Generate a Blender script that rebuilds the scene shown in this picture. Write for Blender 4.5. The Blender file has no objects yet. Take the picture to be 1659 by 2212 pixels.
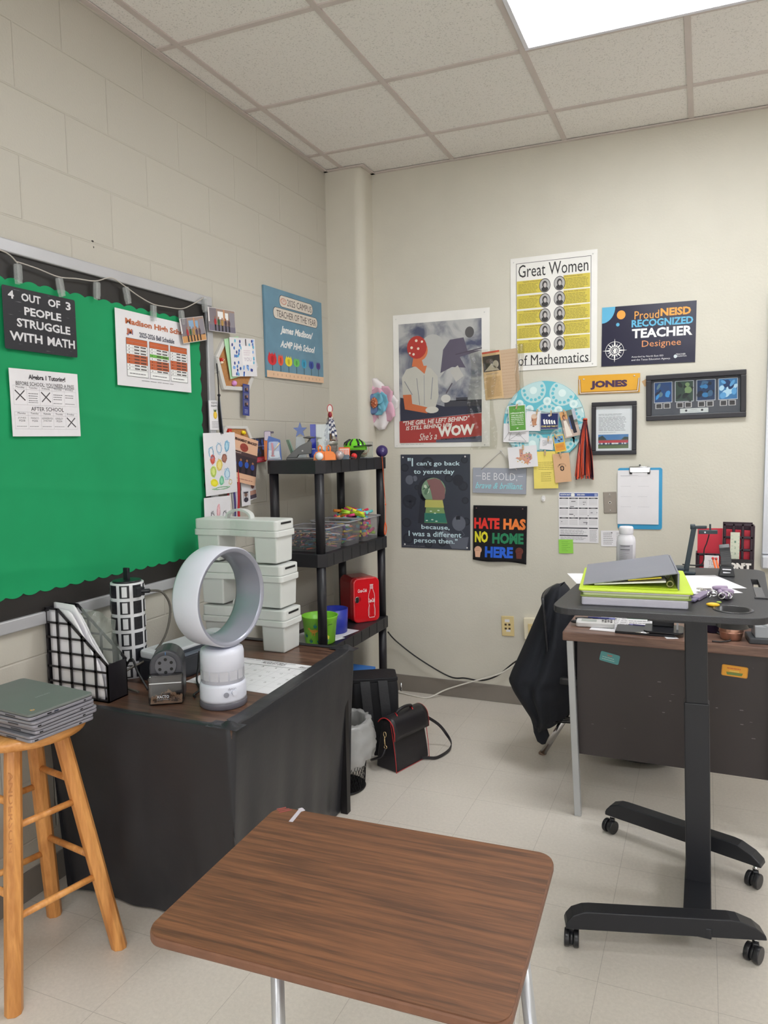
import bpy, bmesh, math, random
from mathutils import Vector, Matrix, Euler
random.seed(7)
SC = bpy.context.scene
COL = SC.collection
PI = math.pi

# ------------------------------------------------------------------ camera
CAM_LOC = Vector((2.03304, -4.13202, 1.48611))
CAM_ROT = Euler((1.4815966, 0.0153748, 0.4009511), 'XYZ')
FPX = 1624.7
cam_d = bpy.data.cameras.new('camera')
cam_d.sensor_fit = 'VERTICAL'
cam_d.sensor_height = 36.0
cam_d.lens = FPX * 36.0 / 2212.0
cam_d.clip_start = 0.05
cam = bpy.data.objects.new('camera', cam_d)
cam.location = CAM_LOC
cam.rotation_euler = CAM_ROT
COL.objects.link(cam)
SC.camera = cam

# ------------------------------------------------------------------ colour management, world
SC.view_settings.view_transform = 'Standard'
SC.view_settings.look = 'None'
SC.view_settings.gamma = 1.0
SC.view_settings.use_curve_mapping = False
SC.view_settings.exposure = 0.08
PANEL = 17.0            # radiance of the ceiling light diffusers
FILL_WINDOW = 3.4           # radiance of the unseen fill panels added behind the camera
w = bpy.data.worlds.new('world')
SC.world = w
w.use_nodes = True
w.node_tree.nodes['Background'].inputs[0].default_value = (0.8, 0.85, 1, 1)
w.node_tree.nodes['Background'].inputs[1].default_value = 0.3
try:
    SC.cycles.max_bounces = 8
    SC.cycles.diffuse_bounces = 5
    SC.cycles.glossy_bounces = 4
    SC.cycles.transmission_bounces = 8
    SC.cycles.transparent_max_bounces = 12
    SC.cycles.caustics_reflective = False
    SC.cycles.caustics_refractive = False
    SC.cycles.sample_clamp_indirect = 6
except Exception:
    pass

# ------------------------------------------------------------------ measured rays: a pixel of the photograph met with a real surface of the room
RM = CAM_ROT.to_matrix()
def ray(u, v):
    return RM @ Vector(((u - 829.5) / FPX, -(v - 1106.0) / FPX, -1.0))
def on(u, v, ax, val):
    d = ray(u, v)
    t = (val - CAM_LOC[ax]) / d[ax]
    return CAM_LOC + d * t
def hz(u, v, z): return on(u, v, 2, z)
def zof(x, y, v):
    lo, hi = -1.0, 4.0
    for _ in range(40):
        m = (lo + hi) / 2
        q = RM.transposed() @ (Vector((x, y, m)) - CAM_LOC)
        if 1106.0 - FPX * q.y / -q.z > v: lo = m
        else: hi = m
    return (lo + hi) / 2
def xof(u, y, z):
    lo, hi = -2.0, 5.0
    for _ in range(40):
        m = (lo + hi) / 2
        q = RM.transposed() @ (Vector((m, y, z)) - CAM_LOC)
        if 829.5 + FPX * q.x / -q.z < u: lo = m
        else: hi = m
    return (lo + hi) / 2

# ------------------------------------------------------------------ materials
def lin(c):
    c = c / 255.0
    return c / 12.92 if c <= 0.04045 else ((c + 0.055) / 1.055) ** 2.4
K = 1.3
def col(r, g, b, k=None):
    k = .9 * (K if k is None else k)
    return (min(lin(r) * k, .88), min(lin(g) * k, .88), min(lin(b) * k, .88), 1.0)
MATS = {}
def mat(name, rgb=None, rough=.6, metal=0.0, k=None, bump=0, bscale=40, spec=.5, emit=0, alpha=1, trans=0, ior=1.45, vary=0, vscale=6, coat=0):
    if name in MATS: return MATS[name]
    m = bpy.data.materials.new(name)
    MATS[name] = m
    m.use_nodes = True
    nt = m.node_tree
    b = nt.nodes['Principled BSDF']
    c = col(*rgb, k=k)
    b.inputs['Base Color'].default_value = c
    b.inputs['Roughness'].default_value = rough
    b.inputs['Metallic'].default_value = metal
    b.inputs['Specular IOR Level'].default_value = spec
    b.inputs['IOR'].default_value = ior
    b.inputs['Alpha'].default_value = alpha
    b.inputs['Transmission Weight'].default_value = trans
    b.inputs['Coat Weight'].default_value = coat
    b.inputs['Coat Roughness'].default_value = .08
    if emit:
        b.inputs['Emission Color'].default_value = c
        b.inputs['Emission Strength'].default_value = emit
    tc = nt.nodes.new('ShaderNodeTexCoord')
    n = nt.nodes.new('ShaderNodeTexNoise')
    n.inputs['Scale'].default_value = bscale
    n.inputs['Detail'].default_value = 3
    nt.links.new(tc.outputs['Object'], n.inputs['Vector'])
    if bump:
        bp = nt.nodes.new('ShaderNodeBump')
        bp.inputs['Strength'].default_value = min(1, bump)
        bp.inputs['Distance'].default_value = .002 * max(1, bump)
        nt.links.new(n.outputs['Fac'], bp.inputs['Height'])
        nt.links.new(bp.outputs['Normal'], b.inputs['Normal'])
    v = vary if vary else .04
    n2 = nt.nodes.new('ShaderNodeTexNoise')
    n2.inputs['Scale'].default_value = vscale
    n2.inputs['Detail'].default_value = 4
    nt.links.new(tc.outputs['Object'], n2.inputs['Vector'])
    mr = nt.nodes.new('ShaderNodeMapRange')
    mr.inputs['From Min'].default_value = .3
    mr.inputs['From Max'].default_value = .7
    mr.inputs['To Min'].default_value = 1 - v
    mr.inputs['To Max'].default_value = 1 + v
    nt.links.new(n2.outputs['Fac'], mr.inputs['Value'])
    mx = nt.nodes.new('ShaderNodeVectorMath')
    mx.operation = 'SCALE'
    mx.inputs[0].default_value = c[:3]
    nt.links.new(mr.outputs['Result'], mx.inputs['Scale'])
    nt.links.new(mx.outputs['Vector'], b.inputs['Base Color'])
    return m
def flat(r, g, b, rough=.6):
    return mat('ink_%d_%d_%d_%d' % (r, g, b, int(rough * 100)), (r, g, b), rough=rough)
def glass(name, rgb=(245, 250, 250), rough=.03, alpha=.25):
    """thin clear plastic or glass: mostly see-through with a glossy skin"""
    if name in MATS: return MATS[name]
    m = bpy.data.materials.new(name); MATS[name] = m
    m.use_nodes = True
    nt = m.node_tree
    nt.nodes.remove(nt.nodes['Principled BSDF'])
    out = nt.nodes['Material Output']
    t = nt.nodes.new('ShaderNodeBsdfTransparent')
    c = col(*rgb, k=1)
    t.inputs[0].default_value = (min(1, c[0] + .1), min(1, c[1] + .1), min(1, c[2] + .1), 1)
    if alpha < .15:
        g = nt.nodes.new('ShaderNodeBsdfAnisotropic'); g.inputs['Roughness'].default_value = rough
    else:
        g = nt.nodes.new('ShaderNodeBsdfPrincipled')
        g.inputs['Base Color'].default_value = c
        g.inputs['Roughness'].default_value = rough
    mx = nt.nodes.new('ShaderNodeMixShader')
    mx.inputs[0].default_value = alpha
    nt.links.new(t.outputs[0], mx.inputs[1]); nt.links.new(g.outputs[0], mx.inputs[2])
    nt.links.new(mx.outputs[0], out.inputs[0])
    return m
def wood(name, dark, light, axis='X', scale=1.0, rough=.45, k=None, stretch=14, coat=0, bump=.05):
    if name in MATS: return MATS[name]
    m = mat(name, light, rough=rough, k=k, coat=coat)
    nt = m.node_tree
    b = nt.nodes['Principled BSDF']
    tc = nt.nodes.new('ShaderNodeTexCoord')
    mp = nt.nodes.new('ShaderNodeMapping')
    s = [stretch, stretch, stretch]
    s['XYZ'.index(axis)] = 1.0
    mp.inputs['Scale'].default_value = [q * scale for q in s]
    nt.links.new(tc.outputs['Object'], mp.inputs['Vector'])
    n1 = nt.nodes.new('ShaderNodeTexNoise'); n1.inputs['Scale'].default_value = 1.6; n1.inputs['Detail'].default_value = 6
    n1.inputs['Distortion'].default_value = .6
    n2 = nt.nodes.new('ShaderNodeTexNoise'); n2.inputs['Scale'].default_value = 9; n2.inputs['Detail'].default_value = 4
    nt.links.new(mp.outputs[0], n1.inputs['Vector']); nt.links.new(mp.outputs[0], n2.inputs['Vector'])
    ad = nt.nodes.new('ShaderNodeMath'); ad.operation = 'MULTIPLY_ADD'; ad.inputs[1].default_value = .45
    nt.links.new(n2.outputs['Fac'], ad.inputs[0]); nt.links.new(n1.outputs['Fac'], ad.inputs[2])
    cr = nt.nodes.new('ShaderNodeValToRGB')
    cr.color_ramp.elements[0].position = .52; cr.color_ramp.elements[0].color = col(*dark, k=k)
    cr.color_ramp.elements[1].position = .9; cr.color_ramp.elements[1].color = col(*light, k=k)
    nt.links.new(ad.outputs[0], cr.inputs[0]); nt.links.new(cr.outputs[0], b.inputs['Base Color'])
    return m

# ------------------------------------------------------------------ mesh builder
class MB:
    def __init__(s, T=None):
        s.v = []; s.f = []; s.m = []; s.sm = []; s.mats = []; s.TM = T
    def mi(s, m):
        if m not in s.mats: s.mats.append(m)
        return s.mats.index(m)
    def add(s, vs, fs, m, smooth=False):
        o = len(s.v)
        T = s.TM
        for p in vs:
            p = Vector(p)
            s.v.append(T @ p if T else p)
        k = s.mi(m)
        for f in fs:
            s.f.append([o + i for i in f]); s.m.append(k); s.sm.append(smooth)
    def box(s, x0, x1, y0, y1, z0, z1, m):
        v = [(x, y, z) for x in (x0, x1) for y in (y0, y1) for z in (z0, z1)]
        s.add(v, [(0, 1, 3, 2), (4, 6, 7, 5), (0, 4, 5, 1), (2, 3, 7, 6), (0, 2, 6, 4), (1, 5, 7, 3)], m)
    def bar(s, p0, p1, w, d, m, up=(0, 0, 1), w1=None, d1=None):
        p0 = Vector(p0); p1 = Vector(p1); t = (p1 - p0).normalized()
        u = Vector(up)
        if abs(t.dot(u)) > .98: u = Vector((0, 1, 0))
        a = t.cross(u).normalized(); b = a.cross(t).normalized()
        w1 = w if w1 is None else w1; d1 = d if d1 is None else d1
        v = []
        for p, ww, dd in ((p0, w, d), (p1, w1, d1)):
            for i, j in ((-1, -1), (1, -1), (1, 1), (-1, 1)):
                v.append(p + a * i * ww / 2 + b * j * dd / 2)
        s.add(v, [(3, 2, 1, 0), (4, 5, 6, 7), (0, 1, 5, 4), (1, 2, 6, 5), (2, 3, 7, 6), (3, 0, 4, 7)], m)
    def prism(s, pts, z0, z1, m, smooth=False, scale1=None):
        n = len(pts)
        a = 0
        for i in range(n):
            a += pts[i][0] * pts[(i + 1) % n][1] - pts[(i + 1) % n][0] * pts[i][1]
        if a < 0: pts = pts[::-1]
        v = [(p[0], p[1], z0) for p in pts]
        if scale1: v += [(p[0] * scale1, p[1] * scale1, z1) for p in pts]
        else: v += [(p[0], p[1], z1) for p in pts]
        s.add(v, [tuple(range(n - 1, -1, -1)), tuple(range(n, 2 * n))], m)
        o = len(s.v) - 2 * n
        k = s.mi(m)
        for i in range(n):
            j = (i + 1) % n
            s.f.append([o + i, o + j, o + n + j, o + n + i]); s.m.append(k); s.sm.append(smooth)
    def tube(s, pts, r, m, n=8, closed=False, caps=True):
        pts = [Vector(p) for p in pts]
        N = len(pts)
        rs = r if isinstance(r, (list, tuple)) else [r] * N
        t0 = (pts[1] - pts[0]).normalized()
        u = Vector((0, 0, 1)) if abs(t0.z) < .9 else Vector((1, 0, 0))
        a = t0.cross(u).normalized()
        vs = []
        for i in range(N):
            if closed: t = pts[(i + 1) % N] - pts[i - 1]
            else: t = pts[min(i + 1, N - 1)] - pts[max(i - 1, 0)]
            if t.length < 1e-9: t = t0.copy()
            t.normalize()
            a = (a - t * a.dot(t))
            if a.length < 1e-6: a = t.orthogonal()
            a.normalize(); b = t.cross(a)
            for k in range(n):
                q = 2 * PI * k / n
                vs.append(pts[i] + (a * math.cos(q) + b * math.sin(q)) * rs[i])
        fs = []
        R = N if closed else N - 1
        for i in range(R):
            j = (i + 1) % N
            for k in range(n):
                l = (k + 1) % n
                fs.append((i * n + k, i * n + l, j * n + l, j * n + k))
        s.add(vs, fs, m, True)
        if caps and not closed:
            o = len(s.v) - len(vs); k = s.mi(m)
            s.f.append([o + q for q in range(n - 1, -1, -1)]); s.m.append(k); s.sm.append(False)
            s.f.append([o + (N - 1) * n + q for q in range(n)]); s.m.append(k); s.sm.append(False)
    def cyl(s, p0, p1, r, m, n=20, r1=None):
        s.tube([p0, p1], [r, r if r1 is None else r1], m, n)
    def lathe(s, prof, m, c=(0, 0, 0), n=32, capb=True, capt=True, smooth=True):
        vs = []
        for r, z in prof:
            for k in range(n):
                q = 2 * PI * k / n
                vs.append((c[0] + r * math.cos(q), c[1] + r * math.sin(q), c[2] + z))
        fs = []
        for i in range(len(prof) - 1):
            for k in range(n):
                l = (k + 1) % n
                fs.append((i * n + k, i * n + l, (i + 1) * n + l, (i + 1) * n + k))
        s.add(vs, fs, m, smooth)
        o = len(s.v) - len(vs); q = s.mi(m)
        if capb: s.f.append([o + k for k in range(n - 1, -1, -1)]); s.m.append(q); s.sm.append(False)
        if capt: s.f.append([o + (len(prof) - 1) * n + k for k in range(n)]); s.m.append(q); s.sm.append(False)
    def ball(s, c, r, m, n=20, sc=(1, 1, 1)):
        h = n // 2
        vs = [(c[0], c[1], c[2] - r * sc[2])]
        for i in range(1, h):
            t = -PI / 2 + PI * i / h
            for k in range(n):
                q = 2 * PI * k / n
                vs.append((c[0] + r * sc[0] * math.cos(t) * math.cos(q), c[1] + r * sc[1] * math.cos(t) * math.sin(q), c[2] + r * sc[2] * math.sin(t)))
        vs.append((c[0], c[1], c[2] + r * sc[2]))
        fs = []
        for k in range(n):
            l = (k + 1) % n
            fs.append((0, 1 + l, 1 + k))
            for i in range(h - 2):
                a = 1 + i * n
                fs.append((a + k, a + l, a + n + l, a + n + k))
            a = 1 + (h - 2) * n
            fs.append((a + k, a + l, len(vs) - 1))
        s.add(vs, fs, m, True)
    def grid(s, fn, nu, nv, m, smooth=True, thick=0):
        vs = [fn(i / nu, j / nv) for j in range(nv + 1) for i in range(nu + 1)]
        fs = [(j * (nu + 1) + i, j * (nu + 1) + i + 1, (j + 1) * (nu + 1) + i + 1, (j + 1) * (nu + 1) + i) for j in range(nv) for i in range(nu)]
        s.add(vs, fs, m, smooth)
    def build(s, name, parent=None, loc=(0, 0, 0), rot=(0, 0, 0), mw=None, bevel=0, seg=2, solid=0, sub=0, fixn=False):
        me = bpy.data.meshes.new(name)
        me.from_pydata([tuple(v) for v in s.v], [], s.f)
        for m in s.mats: me.materials.append(m)
        me.polygons.foreach_set('material_index', s.m)
        me.polygons.foreach_set('use_smooth', s.sm)
        me.update()
        if fixn:
            bm = bmesh.new(); bm.from_mesh(me); bmesh.ops.recalc_face_normals(bm, faces=bm.faces[:]); bm.to_mesh(me); bm.free()
        o = bpy.data.objects.new(name, me)
        COL.objects.link(o)
        if parent is not None: o.parent = parent
        if mw is not None: o.matrix_world = mw
        else:
            o.location = loc; o.rotation_euler = rot
        if solid:
            q = o.modifiers.new('solid', 'SOLIDIFY'); q.thickness = solid; q.offset = 0
        if bevel:
            q = o.modifiers.new('bevel', 'BEVEL'); q.width = bevel; q.segments = seg; q.limit_method = 'ANGLE'; q.angle_limit = .6
            q.harden_normals = False
        if sub:
            q = o.modifiers.new('sub', 'SUBSURF'); q.levels = sub; q.render_levels = sub
        return o
def tag(o, label=None, cat=None, group=None, kind=None):
    if label: o['label'] = label
    if cat: o['category'] = cat
    if group: o['group'] = group
    if kind: o['kind'] = kind
    return o
def thing(name, label, cat, loc=(0, 0, 0), rz=0, group=None, rot=None):
    o = bpy.data.objects.new(name, None)
    o.empty_display_size = .05
    COL.objects.link(o)
    o.location = loc
    o.rotation_euler = rot if rot else (0, 0, rz)
    return tag(o, label, cat, group)
def rrect(x0, x1, y0, y1, r, n=5):
    p = []
    for cx, cy, a in ((x1 - r, y1 - r, 0), (x0 + r, y1 - r, 90), (x0 + r, y0 + r, 180), (x1 - r, y0 + r, 270)):
        for i in range(n + 1):
            q = math.radians(a + 90 * i / n)
            p.append((cx + r * math.cos(q), cy + r * math.sin(q)))
    return p
def smoothpath(pts, k=6, closed=False):
    P = [Vector(p) for p in pts]
    N = len(P); out = []
    R = N if closed else N - 1
    for i in range(R):
        if closed: a, b, c, d = P[i - 1], P[i], P[(i + 1) % N], P[(i + 2) % N]
        else: a, b, c, d = P[max(i - 1, 0)], P[i], P[i + 1], P[min(i + 2, N - 1)]
        for j in range(k):
            t = j / k
            out.append(.5 * ((2 * b) + (c - a) * t + (2 * a - 5 * b + 4 * c - d) * t * t + (3 * b - a - 3 * c + d) * t ** 3))
    if not closed: out.append(P[-1])
    return out
def copy_tree(o, parent=None, kids=None):
    c = o.copy(); COL.objects.link(c)
    if parent is not None: c.parent = parent
    for ch in list(o.children): copy_tree(ch, c)
    return c

# ------------------------------------------------------------------ lettering as mesh (Blender's own font)
TXT = {}
def textmesh(body, bold=0.0, shear=0.0, outline=0.0):
    key = (body, bold, shear, outline)
    if key in TXT: return TXT[key]
    cu = bpy.data.curves.new('letters', 'FONT')
    cu.body = body; cu.size = 1; cu.resolution_u = 2; cu.offset = bold; cu.shear = shear
    if outline:
        cu.fill_mode = 'NONE'; cu.bevel_depth = outline; cu.bevel_resolution = 0
    ob = bpy.data.objects.new('letters', cu)
    me = ob.to_mesh()
    vs = [v.co.copy() for v in me.vertices]
    fs = [tuple(p.vertices) for p in me.polygons]
    ob.to_mesh_clear()
    bpy.data.objects.remove(ob); bpy.data.curves.remove(cu)
    xs = [v.x for v in vs] or [0]; ys = [v.y for v in vs] or [0]
    x0, x1, y0, y1 = min(xs), max(xs), min(ys), max(ys)
    vs = [((v.x - x0) / max(x1 - x0, 1e-6), (v.y - y0) / max(y1 - y0, 1e-6)) for v in vs]
    TXT[key] = (vs, fs, (x1 - x0) / max(y1 - y0, 1e-6))
    return TXT[key]

WALLS = {'B': (1, 0.0, Vector((1, 0, 0)), Vector((0, -1, 0))), 'L': (0, 0.0, Vector((0, 1, 0)), Vector((1, 0, 0)))}
class Sheet(MB):
    """flat printed thing; local frame: origin top-left, X right, Y up, Z out of the surface"""
    LZ = .0003
    def __init__(s, M, w, h, face=None, thick=.0008, corner=0):
        super().__init__()
        s.M = M; s.w = w; s.h = h
        if face is not None:
            if corner:
                s.prism(rrect(0, w, -h, 0, corner), -thick, 0, face)
            else:
                s.box(0, w, -h, 0, -thick, 0, face)
    def P(s, a, b, l=1): return (a * s.w, -b * s.h, l * s.LZ)
    def pg(s, pts, m, l=1):
        pts = [s.P(a, b, l) for a, b in pts]
        a = sum(pts[i][0] * pts[(i + 1) % len(pts)][1] - pts[(i + 1) % len(pts)][0] * pts[i][1] for i in range(len(pts)))
        if a < 0: pts = pts[::-1]
        s.add(pts, [tuple(range(len(pts)))], m)
    def R(s, a0, b0, a1, b1, m, l=1): s.pg([(a0, b0), (a1, b0), (a1, b1), (a0, b1)], m, l)
    def RR(s, a0, b0, a1, b1, r, m, l=1):
        s.pg([(x / s.w, y / s.h) for x, y in rrect(a0 * s.w, a1 * s.w, b0 * s.h, b1 * s.h, r)], m, l)
    def E(s, a, b, ra, rb, m, l=1, n=24, rot=0):
        pts = []
        for i in range(n):
            q = 2 * PI * i / n
            x = ra * s.w * math.cos(q); y = rb * s.h * math.sin(q)
            pts.append((a + (x * math.cos(rot) - y * math.sin(rot)) / s.w, b + (x * math.sin(rot) + y * math.cos(rot)) / s.h))
        s.pg(pts, m, l)
    def Ln(s, pts, wd, m, l=2):
        for (a0, b0), (a1, b1) in zip(pts[:-1], pts[1:]):
            p = Vector((a0 * s.w, b0 * s.h)); q = Vector((a1 * s.w, b1 * s.h))
            d = q - p
            if d.length < 1e-7: continue
            nn = Vector((-d.y, d.x)).normalized() * wd / 2
            d = d.normalized() * wd * .3
            s.pg([(c.x / s.w, c.y / s.h) for c in (p - d + nn, q + d + nn, q + d - nn, p - d - nn)], m, l)
    def fr(s, a0, b0, a1, b1, wd, m, l=2):
        s.Ln([(a0, b0), (a1, b0), (a1, b1), (a0, b1), (a0, b0)], wd, m, l)
    def T(s, body, a0, b0, a1, b1, m, bold=0, shear=0, outline=0, l=3, slope=0, fit=True):
        """writing fitted to the box; slope = drop of the baseline from left to right in sheet heights"""
        vs, fs, asp = textmesh(body, bold, shear, outline)
        if not fit:
            wd = asp * (b1 - b0) * s.h / s.w
            c = (a0 + a1) / 2; a0, a1 = c - wd / 2, c + wd / 2
        pts = [s.P(a0 + (a1 - a0) * x, b1 - (b1 - b0) * y + slope * x, l) for x, y in vs]
        s.add(pts, fs, m)
    def G(s, a0, b0, a1, b1, n, m, l=2, ragged=.15, fill=.35):
        """small print too fine to read: rows of dashes"""
        rs = random.Random(int((a0 + b0 * 7 + a1 * 13) * 9999))
        hh = (b1 - b0) / n
        for i in range(n):
            y = b0 + hh * (i + .5)
            x = a0
            end = a1 - (a1 - a0) * ragged * rs.random()
            while x < end - .01:
                L = (a1 - a0) * (.08 + .14 * rs.random())
                s.R(x, y - hh * fill / 2, min(x + L, end), y + hh * fill / 2, m, l)
                x += L + (a1 - a0) * .022
    def build(s, name, parent=None, **kw):
        if parent is not None: return MB.build(s, name, parent, **kw)
        return MB.build(s, name, None, mw=s.M, **kw)
def plane_frame(wall, TL, TR, BL, d=.003):
    ax, val, ex0, nrm = WALLS[wall]
    A = on(*TL, ax, val); B = on(*TR, ax, val); C = on(*BL, ax, val)
    def p2(q): return Vector((q.dot(ex0), q.z))
    a, b, c = p2(A), p2(B), p2(C)
    e = (b - a); w = e.length; e.normalize()
    X = ex0 * e.x + Vector((0, 0, 1)) * e.y
    Y = nrm.cross(X)
    h = abs((C - A).dot(Y))
    o = A + nrm * d
    M = Matrix(((X.x, Y.x, nrm.x, o.x), (X.y, Y.y, nrm.y, o.y), (X.z, Y.z, nrm.z, o.z), (0, 0, 0, 1)))
    return M, w, h
def wsheet(wall, TL, TR, BL, face, d=.003, thick=.0008, corner=0, tilt=0):
    M, w, h = plane_frame(wall, TL, TR, BL, d)
    if tilt: M = M @ Matrix.Rotation(tilt, 4, 'X')
    return Sheet(M, w, h, face, thick, corner)
def hsheet(p, ang, w, h, face, thick=.0006, corner=0):
    """sheet lying face up; p = its far-left corner, ang = direction of its right-going edge"""
    M = Matrix.Translation(Vector(p)) @ Matrix.Rotation(ang, 4, 'Z')
    return Sheet(M, w, h, face, thick, corner)
def pic(s, a0, b0, a1, b1, cols, n=14, l=2, seed=1, sz=.25):
    rs = random.Random(seed)
    for i in range(n):
        c = cols[rs.randrange(len(cols))]
        ra = (a1 - a0) * sz * (.3 + .7 * rs.random()); rb = (b1 - b0) * sz * (.3 + .7 * rs.random())
        a = a0 + ra + (a1 - a0 - 2 * ra) * rs.random(); b = b0 + rb + (b1 - b0 - 2 * rb) * rs.random()
        s.E(a, b, ra, rb, flat(*c), l + i * .05, 10, rs.random())
def folk(s, a0, b0, a1, b1, n, cols, l=4, skin=(150, 105, 80)):
    """a row of tiny standing people printed in a photo"""
    rs = random.Random(n * 31)
    for i in range(n):
        a = a0 + (a1 - a0) * (i + .5) / n; wd = (a1 - a0) / n * .55; t = b0 + (b1 - b0) * .12 * rs.random()
        c = flat(*cols[i % len(cols)])
        s.R(a - wd * .35, t + (b1 - t) * .5, a + wd * .35, b1, flat(35, 32, 38), l)
        s.E(a, t + (b1 - t) * .38, wd * .62, (b1 - t) * .22, c, l + 1, 10)
        s.E(a, t + (b1 - t) * .09, wd * .3, (b1 - t) * .09, flat(*skin), l + 2, 10)

# ================================================================== THE ROOM
RX, RY, RH = 7.4, -8.2, 3.05      # the classroom: left wall x=0, back wall y=0
TILE, TX0, TY0 = .6096, .114, -.385
def nodes_of(m): return m.node_tree, m.node_tree.nodes['Principled BSDF']

# painted block wall
mw_block = mat('painted_block', (190, 183, 166), rough=.5, k=1.25)
nt, bs = nodes_of(mw_block)
geo = nt.nodes.new('ShaderNodeNewGeometry')
sep = nt.nodes.new('ShaderNodeSeparateXYZ'); nt.links.new(geo.outputs['Position'], sep.inputs[0])
ay = nt.nodes.new('ShaderNodeMath'); ay.inputs[1].default_value = .2533 + 20 * .4064; nt.links.new(sep.outputs[1], ay.inputs[0])
az = nt.nodes.new('ShaderNodeMath'); az.inputs[1].default_value = .0118; nt.links.new(sep.outputs[2], az.inputs[0])
cmb = nt.nodes.new('ShaderNodeCombineXYZ'); nt.links.new(ay.outputs[0], cmb.inputs[0]); nt.links.new(az.outputs[0], cmb.inputs[1])
br = nt.nodes.new('ShaderNodeTexBrick')
br.inputs['Scale'].default_value = 1; br.inputs['Brick Width'].default_value = .4064; br.inputs['Row Height'].default_value = .2032
br.inputs['Mortar Size'].default_value = .0045; br.inputs['Mortar Smooth'].default_value = .7
br.inputs['Color1'].default_value = (.545, .517, .455, 1); br.inputs['Color2'].default_value = (.535, .507, .447, 1); br.inputs['Mortar'].default_value = (.53, .50, .44, 1)
nt.links.new(cmb.outputs[0], br.inputs['Vector']); nt.links.new(br.outputs['Color'], bs.inputs['Base Color'])
nz = nt.nodes.new('ShaderNodeTexNoise'); nz.inputs['Scale'].default_value = 130; nz.inputs['Detail'].default_value = 3
nt.links.new(geo.outputs['Position'], nz.inputs['Vector'])
mm = nt.nodes.new('ShaderNodeMath'); mm.operation = 'MULTIPLY'; mm.inputs[1].default_value = -1.3; nt.links.new(br.outputs['Fac'], mm.inputs[0])
ma = nt.nodes.new('ShaderNodeMath'); ma.operation = 'MULTIPLY_ADD'; ma.inputs[1].default_value = .5
nt.links.new(nz.outputs['Fac'], ma.inputs[0]); nt.links.new(mm.outputs[0], ma.inputs[2])
bp = nt.nodes.new('ShaderNodeBump'); bp.inputs['Strength'].default_value = .5; bp.inputs['Distance'].default_value = .003
nt.links.new(ma.outputs[0], bp.inputs['Height']); nt.links.new(bp.outputs[0], bs.inputs['Normal'])

m_plaster = mat('painted_plaster', (189, 185, 174), rough=.55, k=1.42, bump=.35, bscale=90, vary=.02)
m_base = mat('vinyl_baseboard', (122, 115, 108), rough=.4)

# floor tiles
m_floor = mat('floor_tile', (188, 178, 165), rough=.28, k=1.3)
nt, bs = nodes_of(m_floor)
geo = nt.nodes.new('ShaderNodeNewGeometry')
mp = nt.nodes.new('ShaderNodeMapping'); mp.inputs['Location'].default_value = (-.8784 + 10 * .3048, 1.503 + 30 * .3048, 0)
nt.links.new(geo.outputs['Position'], mp.inputs['Vector'])
br = nt.nodes.new('ShaderNodeTexBrick'); br.offset = 0
br.inputs['Scale'].default_value = 1; br.inputs['Brick Width'].default_value = .3048; br.inputs['Row Height'].default_value = .3048
br.inputs['Mortar Size'].default_value = .0009; br.inputs['Mortar Smooth'].default_value = .2
br.inputs['Color1'].default_value = (.64, .59, .53, 1); br.inputs['Color2'].default_value = (.63, .58, .52, 1); br.inputs['Mortar'].default_value = (.44, .40, .36, 1)
nt.links.new(mp.outputs[0], br.inputs['Vector'])
nz = nt.nodes.new('ShaderNodeTexNoise'); nz.inputs['Scale'].default_value = 90; nz.inputs['Detail'].default_value = 4; nz.inputs['Roughness'].default_value = .7
nt.links.new(geo.outputs['Position'], nz.inputs['Vector'])
n3 = nt.nodes.new('ShaderNodeTexNoise'); n3.inputs['Scale'].default_value = 2.2; n3.inputs['Detail'].default_value = 3
nt.links.new(geo.outputs['Position'], n3.inputs['Vector'])
r1 = nt.nodes.new('ShaderNodeMapRange'); r1.inputs['From Min'].default_value = .3; r1.inputs['From Max'].default_value = .7; r1.inputs['To Min'].default_value = .93; r1.inputs['To Max'].default_value = 1.06
nt.links.new(nz.outputs['Fac'], r1.inputs['Value'])
r2 = nt.nodes.new('ShaderNodeMapRange'); r2.inputs['From Min'].default_value = .3; r2.inputs['From Max'].default_value = .7; r2.inputs['To Min'].default_value = .95; r2.inputs['To Max'].default_value = 1.04
nt.links.new(n3.outputs['Fac'], r2.inputs['Value'])
m1 = nt.nodes.new('ShaderNodeMath'); m1.operation = 'MULTIPLY'; nt.links.new(r1.outputs[0], m1.inputs[0]); nt.links.new(r2.outputs[0], m1.inputs[1])
sc_ = nt.nodes.new('ShaderNodeVectorMath'); sc_.operation = 'SCALE'
nt.links.new(br.outputs['Color'], sc_.inputs[0]); nt.links.new(m1.outputs[0], sc_.inputs['Scale'])
nt.links.new(sc_.outputs['Vector'], bs.inputs['Base Color'])
rr = nt.nodes.new('ShaderNodeMapRange'); rr.inputs['To Min'].default_value = .22; rr.inputs['To Max'].default_value = .42
nt.links.new(n3.outputs['Fac'], rr.inputs['Value']); nt.links.new(rr.outputs[0], bs.inputs['Roughness'])

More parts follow.
